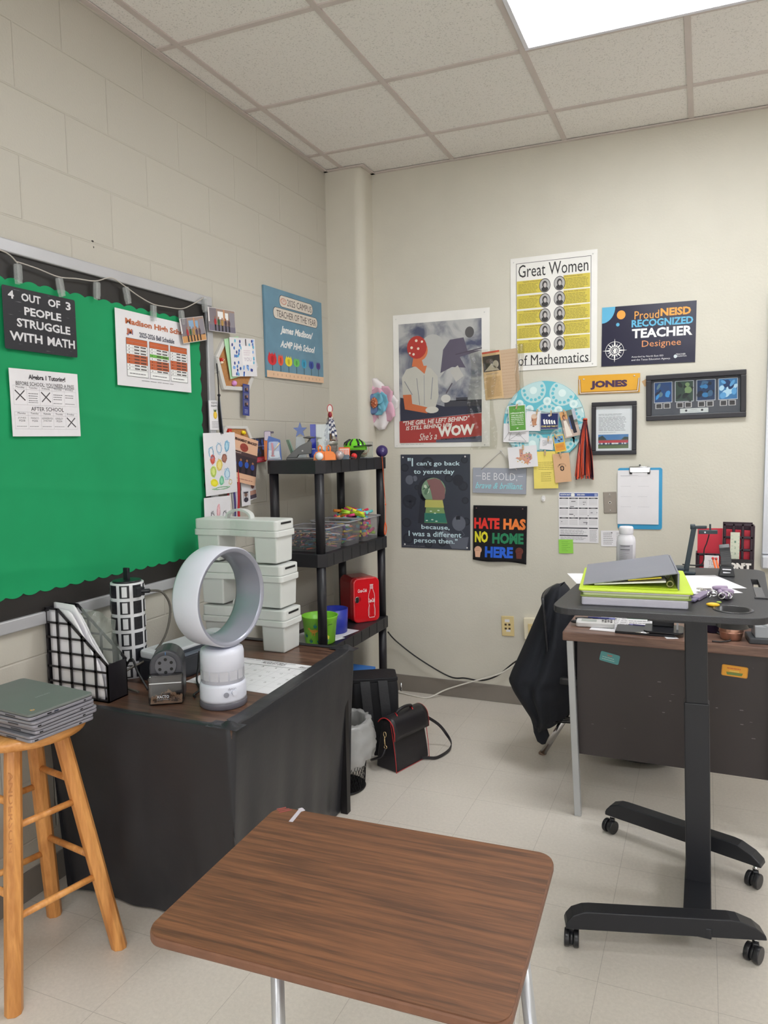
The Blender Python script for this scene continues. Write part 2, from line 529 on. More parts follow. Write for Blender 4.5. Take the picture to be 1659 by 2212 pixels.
# ceiling tiles
m_ceil = mat('ceiling_tile', (205, 200, 194), rough=.9, k=1.3)
nt, bs = nodes_of(m_ceil)
geo = nt.nodes.new('ShaderNodeNewGeometry')
nz = nt.nodes.new('ShaderNodeTexNoise'); nz.inputs['Scale'].default_value = 170; nz.inputs['Detail'].default_value = 1
nt.links.new(geo.outputs['Position'], nz.inputs['Vector'])
cr = nt.nodes.new('ShaderNodeValToRGB'); cr.color_ramp.elements[0].position = .30; cr.color_ramp.elements[0].color = (.66, .635, .61, 1)
cr.color_ramp.elements[1].position = .42; cr.color_ramp.elements[1].color = (.86, .83, .80, 1)
nt.links.new(nz.outputs['Fac'], cr.inputs[0]); nt.links.new(cr.outputs[0], bs.inputs['Base Color'])
bp = nt.nodes.new('ShaderNodeBump'); bp.inputs['Strength'].default_value = .3; bp.inputs['Distance'].default_value = .002
nt.links.new(nz.outputs['Fac'], bp.inputs['Height']); nt.links.new(bp.outputs[0], bs.inputs['Normal'])
m_grid = mat('ceiling_grid', (196, 186, 182), rough=.5, k=1.25)

def struct(b, name, **kw):
    o = b.build(name, **kw); o['kind'] = 'structure'; return o
b = MB(); b.box(-.15, RX + .15, RY - .15, .15, -.1, 0, m_floor); struct(b, 'floor')
b = MB(); b.box(-.15, RX + .15, RY - .15, .15, RH, RH + .1, m_ceil); struct(b, 'ceiling')
b = MB(); b.box(-.15, 0, RY, 0, 0, RH, mw_block); struct(b, 'wall_left')
b = MB(); b.box(-.15, RX + .15, 0, .15, 0, RH, m_plaster); struct(b, 'wall_back')
b = MB(); b.box(RX, RX + .15, RY, 0, 0, RH, m_plaster); struct(b, 'wall_right')
b = MB(); b.box(-.15, RX + .15, RY - .15, RY, 0, RH, m_plaster); struct(b, 'wall_front')
# boxed-out column in the corner with a rounded edge
r = .055
arc = [(.23 - r + r * math.cos(math.radians(a)), -.145 + r - r * math.sin(math.radians(a))) for a in range(0, 91, 9)]
b = MB(); b.prism([(0, 0), (.23, 0)] + arc + [(0, -.145)], 0, RH, m_plaster); struct(b, 'wall_corner')
arc2 = [(.23 - r + (r + .006) * math.cos(math.radians(a)), -.145 + r - (r + .006) * math.sin(math.radians(a))) for a in range(0, 91, 9)]
b = MB(); b.prism([(0, 0), (.236, 0)] + arc2 + [(0, -.151)], 0, .1, m_base); struct(b, 'baseboard_corner')
b = MB(); b.box(.236, RX, -.006, 0, 0, .1, m_base); struct(b, 'baseboard_back', bevel=.002)
b = MB(); b.box(0, .006, RY, -.151, 0, .1, m_base); struct(b, 'baseboard_left', bevel=.002)
# ceiling grid: tee bars and wall angle
b = MB()
nx = int((RX - TX0) / TILE) + 1; ny = int((TY0 - RY) / TILE) + 1
for i in range(nx):
    x = TX0 + i * TILE
    b.box(x - .012, x + .012, RY, -.0, RH - .006, RH, m_grid)
for j in range(ny):
    y = TY0 - j * TILE
    b.box(0, RX, y - .012, y + .012, RH - .0055, RH, m_grid)
struct(b, 'trim_1')
b = MB()
for (x0, x1, y0, y1) in ((0, .022, RY, -.145), (.23, RX, -.022, 0), (0, .252, -.167, -.145), (.23, .252, -.145, 0), (RX - .022, RX, RY, 0), (0, RX, RY, RY + .022)):
    b.box(x0, x1, y0, y1, RH - .009, RH - .0035, m_grid)
struct(b, 'trim_2')

# ceiling lights
m_diff = mat('light_diffuser', (255, 253, 240), rough=.6, k=1)
nt, bs = nodes_of(m_diff)
bs.inputs['Emission Color'].default_value = (.95, .98, 1.0, 1); bs.inputs['Emission Strength'].default_value = PANEL
m_fix = mat('light_frame', (215, 215, 225), rough=.4)
def ceiling_light(i, j, label, group='fluorescent panels in the grid ceiling'):
    x0 = TX0 + i * TILE + .012; x1 = TX0 + (i + 2) * TILE - .012; y1 = TY0 - j * TILE - .012; y0 = TY0 - (j + 1) * TILE + .012
    t = thing('ceiling_light', label, 'ceiling light', ((x0 + x1) / 2, (y0 + y1) / 2, RH), group=group)
    hx = (x1 - x0) / 2; hy = (y1 - y0) / 2
    b = MB()
    for (a, c, d, e) in ((-hx, hx, hy - .018, hy), (-hx, hx, -hy, -hy + .018), (-hx, -hx + .018, -hy + .018, hy - .018), (hx - .018, hx, -hy + .018, hy - .018)):
        b.box(a, c, d, e, -.012, 0, m_fix)
    b.build('frame', t, bevel=.002)
    b = MB(); b.box(-hx + .018, hx - .018, -hy + .018, hy - .018, -.006, -.001, m_diff); b.build('diffuser', t)
    return t
ceiling_light(2, 1, 'lit rectangular fluorescent ceiling panel above the great women poster')
for i in (2, 7):
    for j in (1, 6, 10):
        if (i, j) != (2, 1): ceiling_light(i, j, 'lit fluorescent ceiling panel in the classroom behind the camera (%s over the %s half)' % (('first', 'second', 'third')[(1, 6, 10).index(j)], ('left', 'right')[i > 2]))

# unseen glowing windows added behind the camera to fill and even the light
m_fill = mat('fill_glow', (235, 240, 250), rough=.8, k=1)
nt, bs = nodes_of(m_fill)
bs.inputs['Emission Color'].default_value = (.95, .97, 1, 1); bs.inputs['Emission Strength'].default_value = FILL_WINDOW
for k_, x in enumerate((.8, 3.9)):
    b = MB(); b.box(x, x + 2.4, RY, RY + .02, .8, 2.1, m_fill)
    for q in range(4): b.box(x + .8 * q - .02, x + .8 * q + .02, RY, RY + .05, .77, 2.13, m_fix)
    b.box(x - .02, x + 2.42, RY, RY + .05, .76, .8, m_fix); b.box(x - .02, x + 2.42, RY, RY + .05, 2.1, 2.14, m_fix)
    struct(b, 'fill_window_%d' % (k_ + 1))

# whiteboard at the right end of the back wall
t = thing('whiteboard', 'white marker board with silver frame at right end of back wall', 'whiteboard', (2.308, 0, .93))
m_alu = mat('satin_aluminium', (178, 180, 186), rough=.35, metal=.6, k=1.4)
m_wb = mat('whiteboard_face', (200, 200, 208), rough=.15, k=1.2)
b = MB(); b.box(.0, 2.6, -.012, -.001, .0, 1.24, m_wb); b.build('board_face', t)
b = MB(); b.box(-.002, .03, -.02, 0, -.01, 1.25, m_alu); b.box(.03, 2.6, -.02, 0, 1.22, 1.25, m_alu); b.box(.03, 2.6, -.02, 0, -.01, .02, m_alu); b.build('board_frame', t, bevel=.003)
b = MB(); b.box(-.005, 2.6, -.075, -.0, -.075, -.012, m_alu); b.build('marker_tray', t, bevel=.006)

# ================================================================== LEFT WALL: bulletin board and what hangs there
m_black_paper = mat('black_paper', (38, 35, 34), rough=.5, bump=.5, bscale=12)
m_frame_al = mat('board_frame_metal', (176, 176, 180), rough=.4, metal=.35, k=1.35)
m_green = mat('green_cloth', (14, 152, 94), rough=.75, k=1.08, vary=.05, vscale=5)
BY0, BY1, BZ0, BZ1 = -3.74, -1.302, .907, 2.145
t = thing('bulletin_board', 'long bulletin board in silver frame with green cloth and black scalloped border', 'bulletin board', (0, (BY0 + BY1) / 2, BZ0))
oy = (BY0 + BY1) / 2
def yb(y): return y - oy
def zb(z): return z - BZ0
b = MB()
fw = .042
b.box(0, .02, yb(BY0), yb(BY1), zb(BZ1 - fw), zb(BZ1), m_frame_al)
b.box(0, .02, yb(BY0), yb(BY1), 0, fw, m_frame_al)
b.box(0, .02, yb(BY1 - fw), yb(BY1), fw, zb(BZ1 - fw), m_frame_al)
b.box(0, .02, yb(BY0), yb(BY0 + fw), fw, zb(BZ1 - fw), m_frame_al)
b.build('board_frame', t, bevel=.004)
b = MB(); b.box(.001, .008, yb(BY0 + fw), yb(BY1 - fw), fw, zb(BZ1 - fw), m_black_paper); b.build('border_paper', t)
# green cloth panel with its scalloped edge (the black border's scallops cover its rim)
gy0, gy1, gz0, gz1 = BY0 + fw + .09, BY1 - fw - .055, BZ0 + fw + .075, BZ1 - fw - .085
random.seed(3)
def wr(y, z):
    return .0022 * math.sin(3.1 * y + 9 * z + 1.3 * math.sin(4 * z)) + .0022 * max(0, math.sin(23 * z + 2.0 * y)) ** 12 + .0035 * max(0, math.sin(7 * (z + .42 * y) + 1)) ** 8
per = .066
def edge_out(s): return .011 * abs(math.sin(PI * s / per)) ** .7
b = MB()
NU, NV = 260, 110
def gf(u, v):
    y = gy0 + (gy1 - gy0) * u; z = gz0 + (gz1 - gz0) * v
    ed = min(u * (gy1 - gy0), (1 - u) * (gy1 - gy0), v * (gz1 - gz0), (1 - v) * (gz1 - gz0))
    y2, z2 = y, z
    if u == 0: y2 -= edge_out(z)
    if u == 1: y2 += edge_out(z)
    if v == 0: z2 -= edge_out(y)
    if v == 1: z2 += edge_out(y)
    return (.0105 + wr(y, z) * min(1, ed / .08), yb(y2), zb(z2))
b.grid(gf, NU, NV, m_green)
b.build('green_cloth', t)

# clip string lights across the top
m_wire = mat('clear_wire', (178, 172, 165), rough=.4)
m_clip = glass('clear_clip', (245, 246, 246), .08, .17)
cp = [(0, 540), (37, 567), (38, 566), (80, 580), (126, 598), (165, 602), (206, 607), (240, 600), (268, 617), (300, 640), (331, 657), (360, 663), (392, 667), (415, 658), (440, 643)]
pts = []
for u, v in cp:
    q = on(u, v, 0, .028); pts.append((q.x, q.y, q.z))
first = Vector(pts[0])
pts = [(.028, first.y - .45, first.z + .05), (.028, first.y - .2, first.z - .01)] + pts
t = thing('clip_string', 'clear wire string with transparent photo clips draped along top of green board', 'string of clips', pts[8])
o8 = Vector(pts[8])
b = MB(); b.tube([Vector(p) - o8 for p in smoothpath(pts, 5)], .0022, m_wire, 6); b.build('wire', t)
for (u, v, a) in ((38, 570, 0), (127, 600, .18), (209, 609, -.05), (271, 620, .22), (331, 659, -.02), (391, 670, .1), (440, 643, .12)):
    q = on(u, v, 0, .03) - o8
    b = MB()
    for dx, L in ((-.005, .062), (.005, .06)):
        b.box(dx - .0018, dx + .0018, -.0095, .0095, -L, .0, m_clip)
    b.box(-.006, .006, -.004, .004, -.034, -.026, m_clip); b.box(-.009, .009, -.0095, -.0065, -.05, -.004, m_clip); b.box(-.009, .009, .0065, .0095, -.05, -.004, m_clip)
    b.build('photo_clip', t, loc=q, rot=(a, 0, 0), bevel=.001)

WHITE = mat('white_paper', (214, 212, 216), rough=.6, k=1.3)
CREAM = mat('cream_paper', (214, 208, 196), rough=.6, k=1.2)
INK = flat(48, 46, 52); GREY = flat(140, 138, 142); LGREY = flat(172, 170, 175); MGREY = flat(110, 108, 112)

# black sign
m_sign = mat('black_tin_sign', (38, 38, 46), rough=.35)
nt, bs = nodes_of(m_sign)
tc = nt.nodes.new('ShaderNodeTexCoord'); mp = nt.nodes.new('ShaderNodeMapping'); mp.inputs['Rotation'].default_value = (0, 0, .85); mp.inputs['Scale'].default_value = (14, 150, 10)
nt.links.new(tc.outputs['Object'], mp.inputs[0])
nz = nt.nodes.new('ShaderNodeTexNoise'); nz.inputs['Scale'].default_value = 1; nz.inputs['Detail'].default_value = 6; nt.links.new(mp.outputs[0], nz.inputs['Vector'])
cr = nt.nodes.new('ShaderNodeValToRGB'); cr.color_ramp.elements[0].position = .66; cr.color_ramp.elements[0].color = (.022, .022, .03, 1); cr.color_ramp.elements[1].position = .8; cr.color_ramp.elements[1].color = (.4, .4, .42, 1)
nt.links.new(nz.outputs['Fac'], cr.inputs[0]); nt.links.new(cr.outputs[0], bs.inputs['Base Color'])
s = wsheet('L', (-8, 615), (151, 650), (-8, 752), m_sign, d=.022, corner=.006)
LET = flat(205, 204, 208)
for body, a0, b0, a1, b1 in (('4', .07, .065, .145, .195), ('OUT', .24, .07, .50, .20), ('OF', .60, .07, .775, .20), ('3', .855, .06, .93, .20), ('PEOPLE', .27, .285, .78, .42), ('STRUGGLE', .165, .485, .905, .625), ('WITH', .065, .71, .495, .855), ('MATH', .565, .71, .965, .855)):
    s.T(body, a0, b0, a1, b1, LET, bold=.03)
tag(s.build('wall_sign'), 'black scratched sign reading 4 OUT OF 3 PEOPLE STRUGGLE WITH MATH', 'sign')

# tutoring flyer
s = wsheet('L', (8, 795), (157, 809), (24, 943), WHITE, d=.021)
s.T('Algebra 1 Tutoring!', .26, .07, .80, .165, INK, bold=.03)
s.T('BEFORE SCHOOL: YOU NEED A PASS', .08, .185, .93, .24, INK)
s.Ln([(.52, .25), (.93, .25)], .0012, INK)
for i, d_ in enumerate(('Monday', 'Tuesday', 'Wednesday', 'Thursday', 'Friday')):
    c = .135 + .18 * i
    s.T(d_, c - .06, .255, c + .06, .29, MGREY)
    s.T(d_, c - .055, .64, c + .055, .675, MGREY)
for k_ in range(6):
    s.Ln([(.04 + .183 * k_, .245), (.04 + .183 * k_, .53)], .0006, LGREY)
    s.Ln([(.04 + .183 * k_, .635), (.04 + .183 * k_, .89)], .0006, LGREY)
for y in (.245, .30, .53, .635, .685, .89): s.Ln([(.04, y), (.955, y)], .0006, LGREY)
def cross(s, a, b, ra, rb):
    s.Ln([(a - ra, b - rb), (a + ra, b + rb)], .004, flat(70, 66, 70)); s.Ln([(a + ra * .9, b - rb), (a - ra * .9, b + rb)], .004, flat(90, 88, 92))
cross(s, .13, .39, .065, .07); cross(s, .495, .40, .065, .07); cross(s, .86, .78, .065, .07)
for i, rows in ((1, 4), (3, 3), (4, 2)):
    c = .135 + .18 * i
    s.G(c - .07, .34, c + .075, .34 + .035 * rows, rows, GREY); s.G(c - .075, .48, c + .075, .50, 1, MGREY)
s.T('AFTER SCHOOL', .27, .555, .75, .615, INK)
for i, (l1, l2) in enumerate((('JONES', 'M208'), ('FRANCO', 'M206'), ('ALEXANDER M201', 'JONES M208'), ('KINSLEY', 'M204'))):
    c = .135 + .18 * i; w_ = .055 if i != 2 else .08
    s.T(l1, c - w_, .71, c + w_, .74, GREY); s.T(l2, c - w_ * .75, .75, c + w_ * .75, .78, GREY); s.G(c - .075, .84, c + .075, .86, 1, GREY)
tag(s.build('flyer'), 'white tutoring timetable flyer with large crosses pinned to green cloth', 'flyer')

# bell schedule
s = wsheet('L', (238, 665), (400, 703), (246, 832), WHITE, d=.021)
OR = flat(186, 92, 52); DOR = flat(200, 108, 60)
s.T('Madison High School', .12, .10, 1.0 - .02, .20, flat(176, 96, 60), bold=.035)
s.T('JM', .13, .235, .20, .32, flat(176, 96, 60), bold=.05); s.T('JM', .14, .245, .21, .33, flat(110, 110, 150), l=2, bold=.03)
s.T('2025-2026 Bell Schedule', .29, .255, .765, .325, flat(60, 62, 80), bold=.02)
LT = flat(228, 226, 228)
for ci, (a0, a1, btop, bbot) in enumerate(((.12, .385, .36, .865), (.415, .675, .36, .865), (.70, .945, .36, .865))):
    s.R(a0, btop, a1, bbot, LT, 2)
    n = 12; hh = (bbot - btop) / n
    fill = {0: OR, 1: OR, 5: OR, 6: OR, 7: OR}
    if ci == 1: fill = {0: OR, 1: OR, 4: flat(105, 175, 70), 6: OR, 7: OR, 8: OR}
    if ci == 2: fill = {0: OR, 1: OR, 5: OR, 6: OR, 7: OR}
    for r_, m_ in fill.items(): s.R(a0, btop + hh * r_, a1, btop + hh * (r_ + 1), m_, 3)
    for r_ in range(n + 1):
        if r_ <= 10 or r_ == n: s.Ln([(a0, btop + hh * r_), (a1, btop + hh * r_)], .0008, INK if r_ in (0, 2, 10, n) else GREY, 4)
        if 2 <= r_ < 10:
            s.R(a0 + (a1 - a0) * .1, btop + hh * (r_ + .35), a0 + (a1 - a0) * .14, btop + hh * (r_ + .65), INK, 5)
            s.R(a0 + (a1 - a0) * .36, btop + hh * (r_ + .3), a0 + (a1 - a0) * .6, btop + hh * (r_ + .68), flat(70, 62, 62), 5)
            s.R(a0 + (a1 - a0) * .66, btop + hh * (r_ + .3), a0 + (a1 - a0) * .93, btop + hh * (r_ + .68), flat(70, 62, 62), 5)
    s.fr(a0, btop, a1, bbot, .0012, INK, 5); s.Ln([(a0 + (a1 - a0) * .28, btop + hh), (a0 + (a1 - a0) * .28, btop + hh * 10)], .0006, GREY, 5)
    s.G(a0 + .03, btop + hh * 10.7, a1 - .03, btop + hh * 11.4, 1, MGREY, 5)
s.G(.3, .90, .8, .915, 1, INK)
tag(s.build('flyer'), 'white bell schedule with orange table rows pinned to green cloth', 'flyer')

# two group photos hanging from the clips
def group_photo(TL, TR, BL, d, label, floorc, seed, sky):
    s = wsheet('L', TL, TR, BL, flat(118, 98, 92, .3), d=d, thick=.0008)
    s.R(0, 0, .3, .75, flat(120, 112, 118), 1); s.R(.3, .0, 1, .7, flat(150, 128, 118), 1); s.R(.35, .12, .55, .45, flat(*sky), 2); s.R(.62, .15, .74, .45, flat(*sky), 2)
    s.R(.56, 0, .61, .5, flat(190, 135, 95), 2); s.R(0, .72, 1, 1, flat(*floorc), 2)
    s.R(.0, .0, .05, .6, flat(215, 210, 210), 2); s.R(.78, .1, .98, .75, flat(135, 130, 138), 2)
    folk(s, .18, .3, .82, .97, 5, [(160, 45, 50), (55, 90, 60), (165, 130, 70), (75, 60, 75), (90, 70, 75)], l=4)
    s.fr(0.005, 0.005, .995, .995, .002, flat(200, 196, 196), 3)
    tag(s.build('photo'), label, 'photo')
group_photo((372, 690), (424, 684), (379, 744), .034, 'small tilted group photo clipped over corner of bell schedule', (190, 140, 90), 3, (130, 160, 190))
group_photo((433, 664), (492, 674), (435, 715), .036, 'group photo clipped at the top right corner of bulletin board', (110, 105, 120), 4, (225, 225, 230))

# hexagon cork boards
m_cork = mat('cork', (172, 122, 76), rough=.9, bump=1, bscale=220, vary=.12, vscale=90)
m_hexf = mat('white_plastic_frame', (205, 203, 200), rough=.35, k=1.2)
def hexboard(px, name_label, pins):
    P3 = [on(u, v, 0, .0) for u, v in px]
    c = sum(P3, Vector()) / 6
    t = thing('cork_board', name_label, 'cork board', (0, c.y, c.z))
    pts = [(p.y - c.y, p.z - c.z) for p in P3]
    M = Matrix(((0, 0, 1, 0), (1, 0, 0, 0), (0, 1, 0, 0), (0, 0, 0, 1)))
    inn = [(x * .85, y * .85) for x, y in pts]
    b = MB(M); b.prism(inn, .001, .010, m_cork); b.build('cork', t)
    b = MB(M)
    for i in range(6):
        j = (i + 1) % 6
        q = [pts[i], pts[j], inn[j], inn[i]]
        b.prism(q, 0, .016, m_hexf)
    b.build('frame', t, bevel=.0015)
    for (u, v, kind) in pins:
        q = on(u, v, 0, .01); y = q.y - c.y; z = q.z - c.z
        b = MB()
        if kind == 'mushroom':
            b.cyl((.008, y, z - .012), (.022, y, z - .006), .006, mat('pin_cream', (225, 205, 180)), 12)
            b.ball((.018, y, z + .004), .011, mat('pin_red', (190, 50, 40), rough=.25), 16, (1, 1, .75))
            for dy, dz in ((-.004, .006), (.005, .004), (0, .0)): b.ball((.027, y + dy, z + dz), .0022, flat(235, 225, 215), 8)
        elif kind == 'heart':
            b.ball((.018, y - .004, z), .009, mat('pin_yellow', (235, 200, 30), rough=.3), 14); b.ball((.018, y + .004, z - .002), .009, mat('pin_yellow', (235, 200, 30), rough=.3), 14)
        elif kind == 'red':
            b.box(.01, .022, y - .012, y + .012, z - .02, z + .02, mat('pin_red', (190, 30, 40), rough=.25))
        else:
            b.ball((.018, y, z), .013, mat('pin_pink', (205, 140, 200), rough=.3), 16)
        o = b.build('push_pin', t)
        o['label'] = {'mushroom': 'red spotted mushroom push pin', 'heart': 'yellow heart push pin', 'red': 'red push pin'}.get(kind, 'pink round push pin')
hexboard([(478, 733), (528, 738), (552, 790), (533, 845), (478, 842), (460, 772)], 'white framed hexagonal cork board holding the green and blue cards', [(476, 779, 'mushroom'), (503, 828, 'pink')])
hexboard([(482, 920), (529, 921), (545, 960), (528, 1000), (480, 1000), (468, 958)], 'white framed hexagonal cork board behind the basketball flyer', [(493, 936, 'red'), (523, 934, 'heart')])
# cards on the upper cork board
s = wsheet('L', (476, 733), (507, 727), (489, 820), mat('mint_card', (165, 205, 165), rough=.6), d=.020)
tag(s.build('card'), 'pale green card tucked behind the blue spotted card', 'card')
s = wsheet('L', (485, 729), (540, 733), (489, 814), WHITE, d=.026)
rs = random.Random(5)
for i in range(60):
    a = .06 + .88 * rs.random(); b_ = .04 + .92 * rs.random()
    if .42 < a < .88 and .22 < b_ < .68: continue
    s.E(a, b_, .03, .045, flat(*rs.choice([(40, 70, 150), (60, 110, 180), (120, 160, 215), (50, 60, 130), (95, 170, 200)])), 1 + i * .02, 10, rs.random() * .6)
s.R(.43, .2, .86, .7, flat(225, 222, 226), 3); s.G(.5, .3, .78, .46, 3, flat(205, 190, 200), 4); s.T('YOU', .5, .5, .8, .6, flat(180, 170, 185), l=4)
s.R(.6, .02, .63, .2, flat(40, 38, 42), 6)
tag(s.build('card'), 'white card with blue watercolour spots pinned on upper hexagon cork board', 'card')
# photo booth strip
s = wsheet('L', (517, 829), (531, 832), (512, 896), flat(52, 62, 128, .35), d=.02)
for k_ in range(3):
    s.R(.12, .05 + .235 * k_, .9, .24 + .235 * k_, flat(95, 95, 125), 1); s.E(.45, .17 + .235 * k_, .2, .05, flat(60, 45, 50), 2); s.E(.65, .15 + .235 * k_, .12, .04, flat(150, 110, 95), 3); s.R(.3, .2 + .235 * k_, .8, .24 + .235 * k_, flat(40, 40, 70), 3)
s.G(.25, .8, .8, .94, 3, flat(170, 175, 215), 2)
tag(s.build('photo_strip'), 'dark blue photo booth strip hanging below upper hexagon cork board', 'photo strip')
# pineapple card
s = wsheet('L', (441, 865), (465, 866), (446, 929), WHITE, d=.024)
s.T('POSITIVE', .22, .05, .72, .12, MGREY); s.T('PINEAPPLE', .18, .15, .78, .22, MGREY)
s.E(.52, .50, .17, .13, flat(205, 170, 60), 2); s.E(.52, .5, .1, .09, flat(222, 188, 70), 3)
for k_ in (-1, 0, 1): s.pg([(.46 + k_ * .05, .38), (.58 + k_ * .05, .38), (.52 + k_ * .14, .27)], flat(90, 110, 60), 2)
s.G(.2, .7, .85, .95, 5, GREY)
tag(s.build('card'), 'narrow white card with yellow pineapple on edge of bulletin board', 'card')
# graduation tassel
m_tas = mat('grey_tassel_thread', (95, 100, 112), rough=.7); m_tasb = mat('black_tassel_cord', (28, 28, 32), rough=.7)
q0 = on(468, 785, 0, .03); q1 = on(473, 854, 0, .03); q2 = on(479, 937, 0, .03)
t = thing('graduation_tassel', 'black and grey graduation tassel hanging beside bulletin board', 'tassel', q1)
b = MB(); b.tube([q0 - q1, (q0 + q1) / 2 - q1 + Vector((0, .002, 0)), Vector()], .0025, m_tasb, 8); b.ball((0, 0, 0), .007, m_tasb, 12); b.build('cord', t)
b = MB()
rs = random.Random(2)
for i in range(26):
    a = rs.random() * 2 * PI; r_ = .007 * rs.random() ** .5
    x, y = r_ * math.cos(a), r_ * math.sin(a)
    e = q2 - q1
    b.tube([Vector((x * .4, y * .4, 0)), Vector((x, y, e.z * .3)) + e * .05, Vector((x * 1.3, y * 1.3, 0)) + e], .0014, rs.choice([m_tas, m_tas, m_tasb, mat('light_tassel_thread', (140, 146, 156), rough=.7)]), 5)
b.build('fringe', t)
# loose clear plastic hook by the tassel
q = on(464, 780, 0, .012)
t = MB(); t.box(0, .006, -.014, .014, -.055, .02, m_clip); t.tube([(.004, 0, -.05), (.016, 0, -.058), (.02, 0, -.045)], .003, m_clip, 8)
tag(t.build('wall_hook', loc=q, bevel=.001), 'clear plastic wall hook holding the graduation tassel', 'hook')

# two drawings (figures themselves left out, free scribbles in the same colours)
def curl(M_, w_, h_, c=.012):
    pass
def drawing(TL, TR, BL, d, label, shapes, tilt):
    s = wsheet('L', TL, TR, BL, WHITE, d=d, tilt=tilt)
    for f in shapes: f(s)
    tag(s.build('drawing'), label, 'drawing')
def scrib(a, b, ra, rb, c, n=5, seed=1, wd=.0014, fill=None):
    def f(s):
        rs = random.Random(seed)
        if fill: s.E(a, b, ra * .8, rb * .8, flat(*fill), 1 + .1 * (seed % 7), 12, rs.random())
        pts = []
        for i in range(n * 5):
            q = i * 2 * PI / 5 * 1.07
            k_ = .5 + .5 * rs.random()
            pts.append((a + ra * k_ * math.cos(q), b + rb * k_ * math.sin(q)))
        s.Ln(pts, wd, flat(*c), 3)
    return f
drawing((426, 936), (495, 934), (436, 1072), .03, 'colourful crayon drawing on white paper at lower right of green board', [
    scrib(.22, .3, .1, .14, (90, 165, 200), 3, 1), scrib(.45, .25, .12, .12, (120, 175, 205), 3, 2), scrib(.72, .22, .1, .12, (70, 150, 195), 3, 3, fill=(170, 205, 222)),
    scrib(.25, .42, .09, .1, (190, 70, 60), 3, 4, fill=(215, 110, 95)), scrib(.62, .42, .1, .09, (130, 80, 70), 3, 5, fill=(165, 115, 100)), scrib(.45, .52, .12, .12, (200, 170, 60), 3, 6, fill=(232, 212, 130)),
    scrib(.26, .62, .12, .12, (150, 185, 70), 3, 7, fill=(205, 215, 130)), scrib(.27, .8, .14, .08, (220, 205, 40), 3, 8, fill=(228, 218, 70)), scrib(.5, .78, .09, .1, (90, 180, 140), 3, 9, fill=(150, 205, 175)),
    scrib(.68, .68, .12, .12, (110, 160, 200), 3, 10, fill=(190, 212, 226)), scrib(.78, .82, .07, .06, (215, 190, 90), 2, 11), scrib(.5, .9, .35, .03, (120, 180, 130), 3, 12)], 0)
drawing((430, 1076), (487, 1070), (436, 1186), .026, 'pencil sketch with pink tip taped below the colourful drawing', [
    scrib(.52, .28, .08, .18, (190, 120, 130), 2, 21, fill=(225, 185, 190)), scrib(.3, .42, .1, .16, (80, 78, 88), 3, 22), scrib(.75, .4, .12, .18, (80, 78, 88), 3, 23), scrib(.55, .6, .3, .14, (95, 92, 102), 5, 24),
    scrib(.5, .74, .28, .1, (105, 102, 112), 5, 25), scrib(.62, .9, .16, .08, (90, 88, 98), 3, 26)], 0)
# basketball flyer
PEACH = mat('peach_paper', (222, 178, 148), rough=.55, k=1.2)
s = wsheet('L', (486, 932), (549, 953), (500, 1040), PEACH, d=.024)
s.T('TOURNAMENT BRACKET', .04, .07, .97, .13, flat(60, 40, 38), bold=.05)
s.E(.52, .24, .14, .09, flat(150, 68, 58), 2); s.Ln([(.38, .24), (.66, .24)], .0008, flat(90, 40, 36), 4); s.Ln([(.52, .15), (.52, .33)], .0008, flat(90, 40, 36), 4)
s.R(.05, .34, 1, .80, flat(58, 46, 52), 3); s.R(.05, .34, 1, .42, flat(78, 58, 60), 4)
s.fr(.18, .31, .42, .38, .002, flat(210, 190, 180), 5)
folk(s, .12, .47, .95, .8, 4, [(60, 90, 170), (45, 80, 165), (50, 85, 170), (55, 70, 140)], l=5)
s.G(.2, .9, .9, .94, 1, flat(150, 100, 90))
tag(s.build('flyer'), 'peach basketball tournament flyer with team photo on left wall', 'flyer')
# dark photo calendar with red strip
s = wsheet('L', (528, 948), (565, 945), (530, 1002), flat(40, 44, 52, .3), d=.018)
pic(s, .05, .03, .97, .76, [(60, 90, 165), (35, 40, 50), (120, 140, 120), (45, 60, 110), (200, 200, 205)], 26, 1, 9, .12)
s.Ln([(.0, .34), (1, .34)], .001, flat(200, 200, 205), 4); s.Ln([(.45, 0), (.45, .76)], .001, flat(200, 200, 205), 4)
s.R(0, .78, 1, 1, flat(172, 40, 58), 5); s.G(.1, .83, .9, .96, 3, flat(215, 130, 140), 6)
tag(s.build('card'), 'dark photo card with red strip beside the basketball flyer', 'card')
# honour cords / ribbons hanging
RB = [(150, 30, 48), (205, 198, 190), (150, 148, 152), (60, 45, 110), (190, 185, 195), (170, 36, 44)]
for k_, (c, lab) in enumerate(zip(RB, ('dark red satin ribbon hanging leftmost behind the drawings', 'cream ribbon hanging between dark red and grey ribbons', 'grey ribbon hanging between cream and purple ribbons', 'purple ribbon hanging right of the grey ribbon', 'silver white ribbon hanging next to bright red ribbon', 'bright red ribbon hanging rightmost of the ribbon row'))):
    u0 = 490 + k_ * 4.2; b = MB()
    p0 = on(u0, 1000, 0, .02); p1 = on(u0 + 1, 1150, 0, .02)
    wd = .0062 if k_ != 5 else .0095
    y0 = p0.y if k_ != 5 else p0.y + .008
    def rf(u, v, wd=wd, k_=k_): return (.0 + .004 * math.sin(2 * PI * u + k_) + .003 * math.sin(9 * v + k_), (u - .5) * wd * 2 + .002 * math.sin(5 * v + k_), -v * (p0.z - p1.z))
    b.grid(rf, 8, 16, mat('ribbon_%d' % k_, c, rough=.35))
    tag(b.build('ribbon', loc=(.022, y0, p0.z), solid=.001), lab, 'ribbon', 'graduation ribbons on the left wall')
